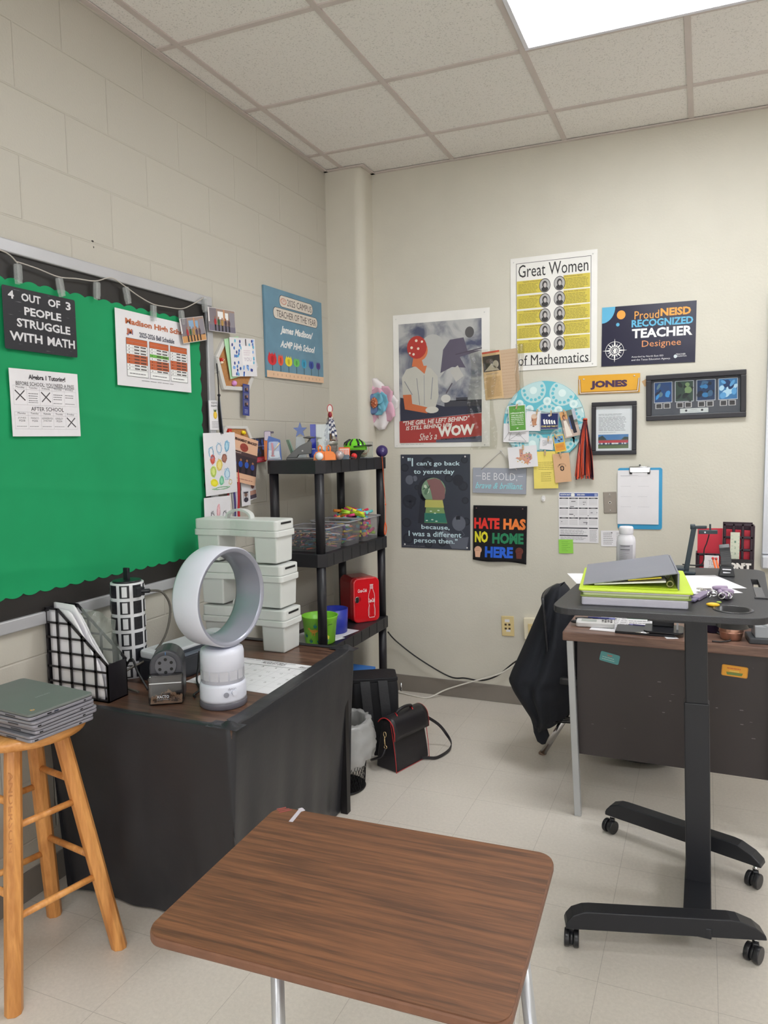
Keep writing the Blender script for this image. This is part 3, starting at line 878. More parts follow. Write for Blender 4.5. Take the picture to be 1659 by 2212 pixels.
# graduation announcement cards
s = wsheet('L', (514, 1010), (545, 1002), (517, 1088), WHITE, d=.008)
s.R(.55, .0, .98, .4, flat(180, 170, 175), 1); s.pg([(.6, .1), (.85, .1), (.95, .4), (.55, .4)], flat(175, 40, 60), 2); s.R(.6, .48, .95, .7, flat(215, 205, 205), 2); s.E(.77, .6, .12, .09, flat(120, 80, 80), 3); s.R(.5, .74, .98, .97, flat(185, 140, 125), 2); s.R(.5, .86, .98, .97, flat(80, 70, 85), 3); s.R(.05, .1, .35, .3, flat(170, 60, 70), 2)
tag(s.build('announcement_card'), 'white graduation announcement with several pictures, right of the ribbons', 'card')
s = wsheet('L', (516, 1060), (535, 1057), (518, 1094), WHITE, d=.013)
s.R(.15, .08, .85, .72, flat(190, 186, 190), 1); s.E(.5, .3, .18, .14, flat(120, 95, 85), 3); s.R(.25, .12, .75, .2, flat(50, 46, 56), 4); s.E(.5, .62, .25, .16, flat(60, 56, 66), 2)
tag(s.build('photo'), 'small graduation portrait photo overlapping the announcement', 'photo')
s = wsheet('L', (482, 1240), (492, 1238), (484, 1292), flat(200, 75, 45, .5), d=.012)
s.R(0, 0, .35, 1, flat(70, 62, 60), 2); s.R(.0, .72, 1, 1, flat(35, 32, 38), 3)
tag(s.build('card'), 'orange and black card on wall behind white caddy tower', 'card')

# award sign
m_ts = mat('blue_grey_board', (98, 134, 155), rough=.5, bump=.3, bscale=30, vary=.08, vscale=9)
s = wsheet('L', (565, 615), (690, 655), (571, 814), m_ts, d=.012, thick=.01)
PILL = flat(205, 196, 186)
s.RR(.235, .055, .825, .19, .026, INK, 1); s.RR(.24, .06, .82, .185, .025, PILL, 2); s.RR(.13, .205, .91, .335, .026, INK, 1); s.RR(.135, .21, .905, .33, .025, PILL, 2)
s.E(.305, .122, .05, .036, flat(190, 130, 110), 3); s.E(.305, .122, .038, .027, PILL, 4); s.T('JM', .285, .105, .325, .137, flat(180, 100, 80), l=5)
s.T('2025 CAMPUS', .365, .085, .80, .16, flat(75, 66, 66)); s.T('TEACHER OF THE YEAR', .185, .235, .875, .31, flat(75, 66, 66))
s.T('James Madison/', .235, .40, .815, .505, flat(222, 222, 222), bold=.035, shear=.35); s.T('AcMP High School', .225, .565, .845, .67, flat(222, 222, 222), bold=.035, shear=.35)
s.R(0, .925, 1, 1.0, flat(214, 180, 150), 2)
for k_ in range(13): s.R(.1 + .068 * k_, .95, .106 + .068 * k_, .975, flat(150, 120, 95), 3)
for k_, c in enumerate([(200, 45, 52), (215, 85, 62), (218, 205, 50), (105, 185, 95), (60, 150, 185), (55, 75, 150), (80, 60, 130)]):
    a = .09 + .135 * k_; r_ = (.07, .045, .06, .055, .045, .045, .04)[k_]; b_ = .80; hh = (.085, .075, .07, .06, .065, .06, .055)[k_]
    s.E(a, b_, r_, hh * .75, flat(*c), 2, 16)
    for dx in (-.6, 0, .6): s.pg([(a + dx * r_ - r_ * .4, b_ - hh * .2), (a + dx * r_ + r_ * .4, b_ - hh * .2), (a + dx * r_, b_ - hh)], flat(*c), 3)
    s.E(a, b_, r_ * .28, hh * .5, flat(*[int(q * .82) for q in c]), 4, 10)
    s.R(a - .006, b_ + hh * .6, a + .006, .925, flat(70, 90, 95), 1)
tag(s.build('wall_sign'), 'slate blue 2025 campus teacher award board with row of coloured tulips', 'sign')
# chips in the paint
b = MB(); q = on(200, 521, 0, .0005); b.ball((0, 0, 0), .006, flat(50, 45, 42), 8, (.1, 1, .6)); b.ball((0, .004, -.02), .004, flat(50, 45, 42), 8, (.1, .6, 1))
tag(b.build('paint_chip', loc=q), 'two small dark chips in paint of the block wall above board', 'wall mark')

# ================================================================== BACK WALL
def pins(s, pos, m=None, r=.004):
    m = m or flat(205, 203, 203, .3)
    out = []
    for a, b_ in pos:
        q = s.P(a, b_, 0)
        k_ = MB(); k_.ball((0, 0, .002), r, m, 12, (1, 1, .5)); out.append((k_, q))
    return out
def finish(s, name, label, cat, pinpos=(), group=None, tape=(), pin_m=None, pin_r=.004):
    o = s.build(name)
    tag(o, label, cat, group)
    for k_, q in pins(s, pinpos, pin_m, pin_r): k_.build('thumb_tack', o, loc=q)
    for (a0, b0, a1, b1, ang) in tape:
        k_ = MB(Matrix.Rotation(ang, 4, 'Z')); w_ = (a1 - a0) * s.w / 2; h_ = (b1 - b0) * s.h / 2
        k_.box(-w_, w_, -h_, h_, 0, .0004, m_tape); k_.build('tape', o, loc=s.P((a0 + a1) / 2, (b0 + b1) / 2, 12))
    return o
m_tape = glass('clear_tape', (240, 238, 232), .12, .12)
m_lam = glass('laminate_film', (240, 240, 236), .12, .035)

# wartime-style poster: generic stand-in composition in the same colours
s = wsheet('B', (849, 682), (1058, 664), (855, 967), mat('poster_white', (207, 205, 202), rough=.3, k=1.5), d=.003)
m_sky = mat('poster_sky', (118, 122, 142), rough=.3)
nt, bs = nodes_of(m_sky)
tc = nt.nodes.new('ShaderNodeTexCoord'); nz = nt.nodes.new('ShaderNodeTexNoise'); nz.inputs['Scale'].default_value = 7; nz.inputs['Detail'].default_value = 5; nz.inputs['Distortion'].default_value = .8
nt.links.new(tc.outputs['Object'], nz.inputs['Vector'])
cr = nt.nodes.new('ShaderNodeValToRGB'); cr.color_ramp.elements[0].position = .38; cr.color_ramp.elements[0].color = col(78, 82, 104); cr.color_ramp.elements[1].position = .62; cr.color_ramp.elements[1].color = col(172, 172, 172)
nt.links.new(nz.outputs['Fac'], cr.inputs[0]); nt.links.new(cr.outputs[0], bs.inputs['Base Color'])
s.R(.06, .07, .92, .965, m_sky, 1)
s.E(.42, .33, .16, .17, flat(172, 172, 170), 1.5)
# standing worker in light shirt, seen from the side, headscarf; no copy of any drawing
s.pg([(.07, .62), (.07, .80), (.92, .75), (.92, .66), (.55, .70), (.35, .66)], flat(48, 50, 66), 2)
s.pg([(.09, .47), (.14, .41), (.26, .385), (.40, .41), (.47, .47), (.48, .62), (.44, .72), (.19, .72), (.1, .6)], flat(182, 180, 172), 3)
s.pg([(.20, .39), (.33, .40), (.30, .33), (.22, .31)], flat(196, 110, 72), 4); s.pg([(.24, .39), (.36, .39), (.335, .45)], flat(196, 110, 72), 5)
s.E(.285, .275, .085, .075, flat(200, 112, 74), 5, 20); s.E(.255, .25, .105, .085, flat(170, 56, 50), 6, 20)
for a, b_, r_ in ((.20, .25, .014), (.25, .20, .014), (.27, .26, .013), (.22, .30, .013), (.31, .21, .012), (.18, .29, .01)): s.E(a, b_, r_, r_ * .75, flat(220, 205, 190), 7, 12)
s.pg([(.10, .6), (.19, .6), (.20, .67), (.36, .70), (.36, .745), (.12, .71)], flat(190, 104, 66), 5)
s.E(.41, .72, .07, .025, flat(195, 192, 184), 6, 14); s.Ln([(.12, .5), (.2, .6)], .004, flat(120, 122, 130), 6); s.Ln([(.33, .46), (.33, .68)], .003, flat(140, 142, 148), 6); s.Ln([(.25, .48), (.28, .68)], .003, flat(120, 122, 132), 6); s.Ln([(.42, .48), (.4, .64)], .004, flat(130, 132, 142), 6)
# shadowy figures and machinery, kept loose
s.pg([(.50, .45), (.53, .28), (.60, .21), (.74, .20), (.78, .30), (.92, .30), (.70, .34), (.76, .42), (.62, .41)], flat(88, 82, 98), 2)
s.E(.80, .165, .045, .04, flat(80, 78, 80), 3); s.Ln([(.66, .32), (.92, .285)], .006, flat(76, 70, 84), 3)
s.pg([(.60, .44), (.68, .40), (.74, .48), (.66, .52)], flat(176, 174, 170), 3)
s.R(.54, .655, .92, .70, flat(62, 62, 70), 4); s.R(.66, .635, .78, .66, flat(62, 62, 70), 4); s.Ln([(.56, .60), (.62, .53)], .007, flat(84, 78, 88), 5); s.E(.555, .64, .05, .03, flat(190, 188, 184), 6)
RED = flat(158, 62, 60, .35)
s.pg([(.06, .80), (.92, .755), (.92, .965), (.06, .965)], RED, 8)
s.pg([(.45, .945), (.92, .92), (.92, .965), (.45, .965)], flat(86, 88, 104), 9)
W_ = flat(215, 212, 205)
s.T('"THE GIRL HE LEFT BEHIND"', .10, .80, .80, .835, W_, bold=.02, shear=.2, l=10, slope=-.03); s.T('IS STILL BEHIND HIM', .13, .84, .62, .87, W_, bold=.02, shear=.2, l=10, slope=-.022)
s.T("She's a", .27, .895, .46, .95, W_, shear=.35, l=10, slope=-.01); s.T('WOW', .47, .845, .85, .925, W_, bold=.05, l=10, slope=-.015); s.T('WOMAN ORDNANCE WORKER', .50, .935, .86, .95, flat(50, 40, 44), bold=.02, l=10, slope=-.01)
s.G(.07, .972, .35, .98, 1, GREY)
w1 = finish(s, 'poster', 'large wartime poster with red banner reading WOW on back wall', 'poster', [(.035, .03), (.95, .03), (.03, .985), (.95, .985)])
k_ = MB(); k_.grid(lambda u, v: (s.w * (.80 + .26 * u + .02 * math.sin(9 * v)), -s.h * (.30 + .72 * v), .004 + .005 * math.sin(13 * u + 17 * v) * math.sin(29 * v - 7 * u) + .002 * math.sin(61 * u + 40 * v)), 16, 40, m_lam); k_.build('clear_film', w1, loc=(0, 0, .006))

# white mathematics poster
s = wsheet('B', (1103, 560), (1291, 538), (1107, 802), mat('poster_white', (205, 202, 196)), d=.004)
YEL = flat(198, 182, 78, .3)
s.fr(.07, .05, .93, .955, .0022, INK, 2)
s.T('Great Women', .095, .065, .90, .175, flat(44, 42, 44)); s.T('of Mathematics', .03 + .06, .865, .905, .955, flat(44, 42, 44))
nm = [('Hypatia of Alexandria', 'Maria Gaetana Agnesi'), ('Sophie Germain', 'Ada Byron, Lady Lovelace'), ('Florence Nightingale', 'Sofia Kovalevskaya'), ('Emmy Amalie Noether', 'Euphemia Lofton Haynes'), ('Mary Cartwright', 'Katherine Johnson')]
for k_ in range(5):
    y = .205 + .131 * k_
    s.R(.075, y, .365, y + .115, YEL, 2); s.R(.62, y - .012, .92, y + .108, YEL, 2)
    s.R(.365, y, .43, y + .115, YEL, 2)
    for c_, a in ((0, .405), (1, .575)):
        b_ = y + .058 - .006 * c_
        s.E(a, b_, .066, .062, INK, 3); s.E(a, b_, .060, .056, flat(168, 166, 166), 4)
        s.E(a, b_ + .032, .04, .022, flat(52, 50, 52), 5, 12); s.E(a, b_ - .008, .03, .032, flat(60, 56, 58), 5, 14); s.E(a + .004, b_ - .002, .018, .022, flat(178, 172, 170), 6, 12)
    l_, r_ = nm[k_]
    s.T(l_, .37 - .0105 * len(l_), y + .004, .365, y + .020, flat(120, 90, 60), l=4); s.T(r_, .625, y - .008, .625 + .0105 * len(r_), y + .008, flat(120, 90, 60), l=4)
    s.G(.095, y + .025, .335, y + .11, 7, flat(120, 110, 60), 3, fill=.3); s.G(.645, y + .014, .90, y + .104, 7, flat(120, 110, 60), 3, fill=.3)
o = finish(s, 'poster', 'white and yellow Great Women of Mathematics poster with ten portraits', 'poster', [(.04, .035), (.95, .035), (.95, .975)])

# recognised teacher sign
NAVY = mat('navy_gloss_sign', (34, 34, 56), rough=.18)
s = wsheet('B', (1301, 665), (1505, 649), (1301, 792), NAVY, d=.004, thick=.003)
LB = flat(88, 165, 200, .3); ORG = flat(224, 152, 66, .3)
arcp = [(0, 0)] + [(.145 * math.cos(math.radians(a)), .27 * math.sin(math.radians(a))) for a in range(0, 91, 10)]
s.pg(arcp, LB, 1)
s.E(.21, .145, .047, .075, ORG, 2); s.E(.175, .305, .019, .03, LB, 2)
s.T('Proud', .355, .105, .615, .24, ORG, l=3); s.T('NEISD', .63, .085, .945, .215, ORG, bold=.04, l=3); s.T('RECOGNIZED', .325, .245, .97, .37, LB, bold=.035, l=3); s.T('TEACHER', .33, .395, .965, .555, flat(222, 222, 222), bold=.035, l=3); s.T('Designee', .44, .60, .85, .74, flat(205, 138, 90), l=3)
s.T('Awarded by North East ISD', .33, .85, .67, .885, flat(215, 215, 220), l=3); s.T('and the Texas Education Agency.', .33, .90, .745, .94, flat(215, 215, 220), l=3)
s.T('TEACHER', .80, .845, .9, .87, flat(215, 215, 220), l=3); s.T('DESIGNATION', .80, .88, .91, .90, flat(215, 215, 220), l=3); s.E(.795, .89, .018, .03, flat(190, 200, 205), 2)
CW = flat(215, 215, 215)
for i in range(16):
    a0_ = PI * i / 8; L = (.135 if i % 4 == 0 else .11 if i % 2 == 0 else .085)
    c_, r_ = (.145, .74), .03
    dx, dy = math.cos(a0_), math.sin(a0_); asp = s.w / s.h
    s.pg([(c_[0] - dy * .018, c_[1] + dx * .018 * asp), (c_[0] + dy * .018, c_[1] - dx * .018 * asp), (c_[0] + dx * L, c_[1] + dy * L * asp)], CW, 3)
for rr_ in (.10,):
    pts = [(.145 + rr_ * math.cos(2 * PI * i / 28), .74 + rr_ * asp * math.sin(2 * PI * i / 28)) for i in range(29)]
    s.Ln(pts, .0022, CW, 3)
s.E(.145, .74, .045, .045 * asp, NAVY, 4); s.E(.145, .74, .036, .036 * asp, CW, 5); s.E(.145, .74, .029, .029 * asp, NAVY, 6); s.pg([(.125, .74), (.145, .70), (.168, .72), (.16, .775), (.14, .79)], CW, 7)
finish(s, 'poster', 'glossy navy recognized teacher sign with orange and blue dots', 'sign')

# gold name banner
s = wsheet('B', (1250, 812), (1383, 806), (1250, 852), mat('gold_satin', (206, 152, 38), rough=.35), d=.006, thick=.002)
PUR = flat(66, 42, 70)
s.Ln([(.02, .22), (.03, .95), (.965, .93), (.985, .25)], .0035, flat(225, 215, 200), 2); s.Ln([(.032, .22), (.042, .90), (.955, .88), (.975, .25)], .002, PUR, 3); s.Ln([(.008, .22), (.018, .985), (.975, .96), (.995, .25)], .0018, PUR, 3)
s.T('JONES', .20, .31, .80, .78, PUR, bold=.06)
finish(s, 'name_banner', 'small gold satin name banner lettered JONES above framed letter', 'banner', [(.09, .2), (.91, .13)])

# framed film-cell display: plain dark pictures stand in for the prints
def framed(TL, TR, BL, label, cat, fw_, m_fr, depth, mattm, art, name='picture_frame'):
    M, w_, h_ = plane_frame('B', TL, TR, BL, .001)
    t = bpy.data.objects.new(name, None); COL.objects.link(t); t.matrix_world = M; tag(t, label, cat)
    b = MB()
    b.box(0, w_, -fw_, 0, 0, depth, m_fr); b.box(0, w_, -h_, -h_ + fw_, 0, depth, m_fr); b.box(0, fw_, -h_ + fw_, -fw_, 0, depth, m_fr); b.box(w_ - fw_, w_, -h_ + fw_, -fw_, 0, depth, m_fr)
    b.build('frame', t, bevel=.003)
    s = Sheet(None, w_ - 2 * fw_, h_ - 2 * fw_, mattm, .003)
    art(s)
    s.build('print', t, loc=(fw_, -fw_, .006))
    g = MB(); g.box(fw_, w_ - fw_, -h_ + fw_, -fw_, .0105, .0115, m_pane); g.build('glass_pane', t)
    return t
m_pane = glass('picture_glass', (250, 252, 252), .05, .005)
m_blackfr = mat('black_frame', (30, 28, 34), rough=.35)
def art1(s):
    for k_, (bg, c2) in enumerate((((32, 62, 108), [(60, 130, 190), (40, 60, 100), (30, 36, 60), (90, 110, 120)]), ((52, 66, 58), [(110, 130, 90), (30, 34, 36), (40, 44, 44)]), ((28, 48, 82), [(50, 110, 160), (28, 32, 48), (60, 90, 120)]), ((58, 110, 160), [(170, 200, 220), (90, 150, 200), (30, 50, 90)]))):
        a0 = .035 + .244 * k_; a1 = a0 + .20
        s.R(a0 - .006, .06, a1 + .006, .645, flat(185, 185, 192), 1); s.R(a0, .075, a1, .63, flat(*bg), 2)
        pic(s, a0, .08, a1, .62, c2, 12, 3, 40 + k_, .22)
        for q in (0, 1):
            x = a0 + .01 + .095 * q; s.R(x, .66, x + .08, .81, flat(180, 175, 175), 1); s.R(x + .01, .675, x + .07, .795, flat(50, 44, 46), 2)
    s.R(.33, .835, .65, .965, flat(190, 190, 190), 1); s.T('FILM CELL', .46, .87, .53, .89, GREY, l=2) if False else s.G(.45, .86, .54, .90, 1, GREY, 2); s.G(.43, .92, .56, .94, 1, GREY, 2)
    s.E(.40, .895, .014, .03, INK, 2); s.E(.58, .895, .014, .03, INK, 2)
framed((1396, 812), (1612, 798), (1396, 910), 'wide black frame with four dark blue pictures at right of wall', 'picture frame', .026, m_blackfr, .022, mat('charcoal_mat', (66, 66, 74), rough=.6), art1)
k_ = wsheet('B', (1386, 824), (1400, 816), (1392, 836), mat('brown_card', (185, 150, 110)), d=.001)
tag(k_.build('card'), 'bit of brown card sticking out left of the wide black frame', 'card')
def art2(s):
    s.G(.07, .165, .80, .215, 2, GREY); s.G(.07, .23, .84, .56, 11, flat(118, 116, 122), ragged=.1, fill=.3); s.G(.07, .58, .6, .6, 1, GREY)
    s.R(.06, .635, .90, .95, flat(78, 120, 170), 1); s.pg([(.06, .70), (.18, .655), (.30, .75), (.06, .78)], flat(60, 70, 72), 2); s.pg([(.9, .70), (.78, .69), (.7, .76), (.9, .78)], flat(60, 72, 66), 2); s.R(.06, .84, .90, .95, flat(98, 110, 78), 2)
    s.R(.07, .765, .89, .83, flat(182, 66, 74), 3)
    rs = random.Random(11)
    for i in range(26):
        a = .08 + .031 * i; s.E(a, .765, .012, .012, flat(140, 90, 75), 4, 8); s.E(a, .84, .016, .02, flat(*rs.choice([(215, 215, 218), (200, 200, 208), (70, 80, 110)])), 5, 8); s.E(a, .865, .014, .012, flat(60, 62, 80), 5, 8)
framed((1279, 870), (1376, 866), (1279, 983), 'black framed letter with red team photo below the gold banner', 'picture frame', .022, m_blackfr, .022, WHITE, art2)

# keyhole poster: plain meadow and tree through a keyhole, no figure
m_slate = mat('slate_poster', (58, 61, 72), rough=.32)
s = wsheet('B', (866, 982), (1016, 981), (868, 1182), m_slate, d=.004)
s.h = s.h * 1.0
D1 = flat(42, 44, 54); D2 = flat(92, 96, 108); D3 = flat(50, 53, 63)
for a, b_, r_ in ((.40, .09, .09), (.06, .14, .06), (.92, .06, .05), (.12, .5, .1), (.9, .33, .07), (.08, .73, .07), (.94, .7, .06), (.1, .9, .08), (.4, .95, .06), (.70, .25, .06), (.93, .48, .05), (.6, .93, .06), (.24, .35, .04)):
    s.E(a, b_, r_, r_ * .72, D1, 1, 18); s.E(a, b_, r_ * .7, r_ * .5, D3, 2, 18)
s.E(.84, .72, .095, .08, D2, 3); s.R(.80, .64, .86, .68, D2, 3); s.Ln([(.86, .78), (.92, .84), (.86, .87)], .003, D2, 3)
s.pg([(.58, .78), (.70, .82), (.80, .88), (.98, .86), (.95, .99), (.74, .99), (.66, .9)], D2, 3)
s.E(.13, .27, .06, .05, D2, 3); s.E(.21, .255, .035, .03, D2, 3); s.E(.83, .27, .075, .06, D1, 3); s.R(.12, .48, .16, .58, D1, 3); s.E(.14, .475, .09, .035, D1, 3)
s.E(.42, .375, .175, .135, D1, 3); s.pg([(.29, .42), (.40, .42), (.38, .73), (.25, .73)], D1, 3)
s.E(.48, .375, .175, .13, flat(120, 148, 122), 4); s.pg([(.385, .47), (.595, .47), (.675, .725), (.34, .725)], flat(118, 146, 92), 4)
s.pg([(.38, .27), (.50, .25), (.58, .27), (.65, .36), (.64, .46), (.58, .50), (.47, .49), (.44, .38)], flat(128, 92, 92), 5)
s.pg([(.36, .48), (.61, .48), (.63, .56), (.352, .56)], flat(178, 176, 98), 6); s.pg([(.346, .62), (.645, .62), (.67, .72), (.342, .72)], flat(50, 112, 98), 6)
for a, b_ in ((.38, .7), (.46, .69), (.52, .705), (.44, .6), (.55, .59), (.5, .62)): s.E(a, b_, .018, .006, flat(200, 215, 200), 7, 10)
pic(s, .33, .30, .43, .44, [(190, 205, 185), (90, 120, 96), (60, 84, 70)], 8, 7, 3, .3)
LTB = flat(190, 212, 220)
s.T('"I', .105, .035, .185, .125, LTB, bold=.02, l=9); s.T("can't go back", .235, .07, .86, .13, LTB, bold=.015, l=9); s.T('to yesterday', .195, .155, .78, .22, LTB, bold=.015, l=9)
s.T('because,', .30, .745, .71, .80, LTB, bold=.015, l=9); s.T('I was a different', .11, .815, .875, .872, LTB, bold=.015, l=9); s.T('person then."', .19, .885, .82, .955, LTB, bold=.015, l=9)
s.G(.02, .975, .36, .985, 1, GREY)
finish(s, 'poster', 'dark slate poster with keyhole view and quotation about yesterday', 'poster', [(.035, .03), (.93, .025), (.05, .965), (.955, .975)], pin_r=.005)

# grey hanging sign
m_gsign = mat('pale_blue_grey_wood', (146, 150, 162), rough=.6)
s = wsheet('B', (1023, 1010), (1138, 1012), (1023, 1064), m_gsign, d=.012, thick=.01)
s.T('BE BOLD,', .185, .19, .835, .52, flat(222, 222, 224), bold=-.012, l=4); s.Ln([(.06, .32), (.16, .32)], .002, flat(225, 225, 228), 3); s.Ln([(.85, .31), (.94, .31)], .002, flat(225, 225, 228), 3)
s.T('brave & brilliant.', .05, .57, .94, .82, flat(140, 198, 206), bold=.015, shear=.4, l=4)
o = tag(s.build('hanging_sign'), 'pale grey wooden sign reading BE BOLD hanging from a cord', 'sign')
k_ = MB(); Lp = s.P(.16, .07, 0); Rp = s.P(.83, .07, 0)
q = on(1083, 974, 1, 0); pk = s.M.inverted() @ Vector((q.x, -.008, q.z))
k_.tube([Lp, pk, Rp], .0022, flat(205, 200, 196), 6); k_.build('cord', o)
k_ = MB(); k_.ball((0, 0, 0), .005, flat(190, 188, 186, .3), 10); k_.build('nail', o, loc=pk)

# black cloth banner, slightly wavy
M, w_, h_ = plane_frame('B', (1024, 1091), (1140, 1093), (1023, 1208), .004)
t = bpy.data.objects.new('cloth_banner', None); COL.objects.link(t); t.matrix_world = M
tag(t, 'black cloth banner reading HATE HAS NO HOME HERE in rainbow letters', 'banner')
b = MB()
def wave(x, y): return .008 + .006 * math.sin(x * 22 + y * 4) * max(0, -y / h_) + .010 * max(0, (-y / h_) - .8)
m_felt = mat('black_felt', (22, 20, 24), rough=.9, bump=.5, bscale=200)
b.grid(lambda u, v: (u * w_ - .006 * v, -v * h_ - .012 * (u if v > .7 else 0) * (v - .7) / .3 - .004 * math.sin(7 * u) * v, wave(u * w_, -v * h_)), 26, 26, m_felt)
b.build('cloth', t, solid=.002)
s = Sheet(None, w_, h_)
s.T('HATE', .02, .225, .50, .425, flat(212, 50, 42, .7), bold=.05); s.T('HAS', .57, .23, .98, .43, flat(226, 122, 56, .7), bold=.05)
s.T('NO', .035, .47, .29, .68, flat(216, 206, 48, .7), bold=.05); s.T('HOME', .37, .49, .945, .69, flat(36, 120, 82, .7), bold=.05); s.T('HERE', .235, .745, .755, .945, flat(36, 92, 200, .7), bold=.05)
for a, c1, c2 in ((.10, (216, 170, 144), (150, 100, 80)), (.87, (104, 52, 44), (66, 30, 28))):
    s.pg([(a - .05, .95), (a + .04, .95), (a + .05, .86), (a - .06, .86)], flat(*c1, .7), 3)
    s.E(a, .815, .072, .068, flat(*c1, .7), 4, 18)
    for q in range(4): s.Ln([(a - .05 + .03 * q, .76), (a - .045 + .03 * q, .80)], .0012, flat(*c2, .7), 5)
    s.Ln([(a - .05, .83), (a + .03, .82)], .0015, flat(*c2, .7), 5)
s.v = [Vector((p.x - .006 * (-p.y / h_), p.y, p.z + wave(p.x, p.y) + .0012)) for p in s.v]
s.build('lettering', t)
for a in (.06, .92):
    k_ = MB(); k_.ball((0, 0, 0), .004, flat(120, 90, 88), 10, (1, 1, .6)); k_.build('thumb_tack', t, loc=(a * w_, -.05 * h_, .013))

# newspaper clipping under shiny packing tape
s = wsheet('B', (1041, 762), (1080, 756), (1045, 865), mat('newsprint', (200, 170, 128), rough=.6), d=.007)
s.R(.02, .0, .97, .04, flat(190, 80, 60), 2); s.R(.03, .09, .97, .42, flat(58, 52, 48), 2); s.E(.72, .28, .16, .08, flat(165, 155, 140), 3); s.pg([(.1, .4), (.5, .25), (.9, .41)], flat(170, 160, 142), 3); s.E(.4, .2, .2, .05, flat(80, 70, 64), 3)
s.G(.15, .46, .95, .48, 1, MGREY); s.R(.10, .53, .92, .96, flat(188, 156, 112), 2); s.G(.13, .54, .9, .95, 16, flat(165, 136, 100), 3, fill=.4)
tag(s.build('newspaper_clipping'), 'yellowed newspaper clipping with dark photo beside the wartime poster', 'clipping')
s = wsheet('B', (1080, 757), (1118, 752), (1082, 862), mat('tan_card_taped', (190, 165, 140), rough=.12, bump=.6, bscale=25), d=.006)
s.G(.05, .05, .95, .95, 14, flat(180, 152, 126), 2)
tag(s.build('newspaper_clipping'), 'tan paper covered in crinkled shiny tape right of the clipping', 'clipping')
b = MB(); rs = random.Random(4)
q = on(1118, 752, 1, 0)
b.grid(lambda u, v: (-.01 + .045 * u + .004 * math.sin(9 * v), -.009 - .004 * math.sin(13 * u + 7 * v), -.30 * v + .02), 8, 20, m_tape)
tag(b.build('tape_strip', loc=q), 'loose strip of shiny clear tape hanging beside the tan paper', 'tape')

# paper flower
pa = {'w': mat('white_petal', (214, 208, 210), rough=.7), 'p': mat('pink_petal', (205, 160, 178), rough=.7), 'b': mat('blue_petal', (110, 170, 192), rough=.7), 'd': mat('slate_petal', (92, 112, 150), rough=.7)}
c0 = on(815, 871, 1, -.03)
t = thing('paper_flower', 'large white, pink and blue paper flower on the back wall by the column', 'flower decoration', c0)
def petal(a, L, W, m, lift, base=.02, cup=.03):
    b = MB()
    def f(u, v):
        x = (u - .5) * W * 1.3 * (math.sin(PI * min(.93, v * .82 + .16)) ** .7)
        r_ = base + L * v
        y = -lift - cup * v * v + .02 * (abs(u - .5) * 2) ** 2 * v + .006 * math.sin(6 * u + a)
        return (x * math.cos(a) - r_ * math.sin(a) * 1.0, y, x * math.sin(a) + r_ * math.cos(a))
    b.grid(f, 8, 8, m)
    b.build('petal', t, solid=.001)
for a, L, W, m, lf, bs_ in ((0.15, .125, .10, 'w', .0, .02), (-.85, .10, .10, 'p', .004, .02), (-1.65, .115, .10, 'w', .002, .02), (-2.3, .12, .10, 'p', .006, .02), (-2.95, .14, .10, 'w', .002, .02), (2.5, .14, .09, 'p', .004, .02), (1.6, .10, .11, 'w', .008, .02), (.75, .11, .10, 'p', .01, .02),
                        (-.2, .08, .08, 'p', .02, .01), (-1.3, .075, .09, 'b', .028, .01), (-2.4, .07, .08, 'b', .026, .01), (2.4, .07, .07, 'd', .03, .008), (.9, .06, .06, 'd', .032, .005), (-.6, .06, .06, 'b', .034, .005)):
    petal(a, L, W, pa[m], lf, bs_, .02)
b = MB(); rs = random.Random(8)
b.ball((0, -.045, 0), .022, mat('flower_heart', (170, 96, 66), rough=.8), 16, (1, .6, 1.4))
for i in range(70):
    a = rs.random() * 6.28; r_ = rs.random() ** .5
    b.ball((.02 * r_ * math.cos(a), -.047 - .012 * (1 - r_ * r_), .03 * r_ * math.sin(a)), .0032, flat(*rs.choice([(200, 110, 70), (150, 80, 55), (215, 170, 140), (120, 60, 45)])), 6)
b.build('flower_centre', t)

# round pin board with clipped cards
M, w_, h_ = plane_frame('B', (1090, 838), (1262, 829), (1090, 1000), 0)
c0 = on(1175, 911, 1, 0); R0 = (on(1262, 911, 1, 0) - on(1091, 911, 1, 0)).length / 2 * 1.02
t = thing('round_board', 'round turquoise patterned board with strings of clipped cards', 'pin board', (c0.x, 0, c0.z))
mt = mat('turquoise_pattern', (96, 176, 192), rough=.5); pl = flat(176, 205, 208, .5); pl2 = flat(205, 222, 222, .5)
MM = Matrix(((1, 0, 0, 0), (0, 0, -1, 0), (0, 1, 0, 0), (0, 0, 0, 1)))
b = MB(MM); b.prism([(R0 * math.cos(2 * PI * i / 64), R0 * math.sin(2 * PI * i / 64)) for i in range(64)], .002, .014, mt)
def disc(x, y, r_, m, z, dots=0):
    pts = []
    for i in range(28):
        a = 2 * PI * i / 28; px, py = x + r_ * math.cos(a), y + r_ * math.sin(a)
        d_ = math.hypot(px, py)
        if d_ > R0 * .995: px *= R0 * .995 / d_; py *= R0 * .995 / d_
        pts.append((px, py, z))
    b.add(pts, [tuple(range(28))], m)
    for i in range(dots):
        a = 2 * PI * i / dots; px, py = x + r_ * .75 * math.cos(a), y + r_ * .75 * math.sin(a)
        if math.hypot(px, py) < R0 * .96: disc(px, py, r_ * .12, mt, z + .0003)
for x, y in ((-.055, .17), (-.21, .16), (.10, .15), (.22, .06), (0.02, .03), (-.14, .0), (-.06, -.12), (.10, -.10), (.22, -.08), (-.2, -.13)):
    disc(x, y, .068, pl, .0145, 14); disc(x, y, .02, pl2, .015)
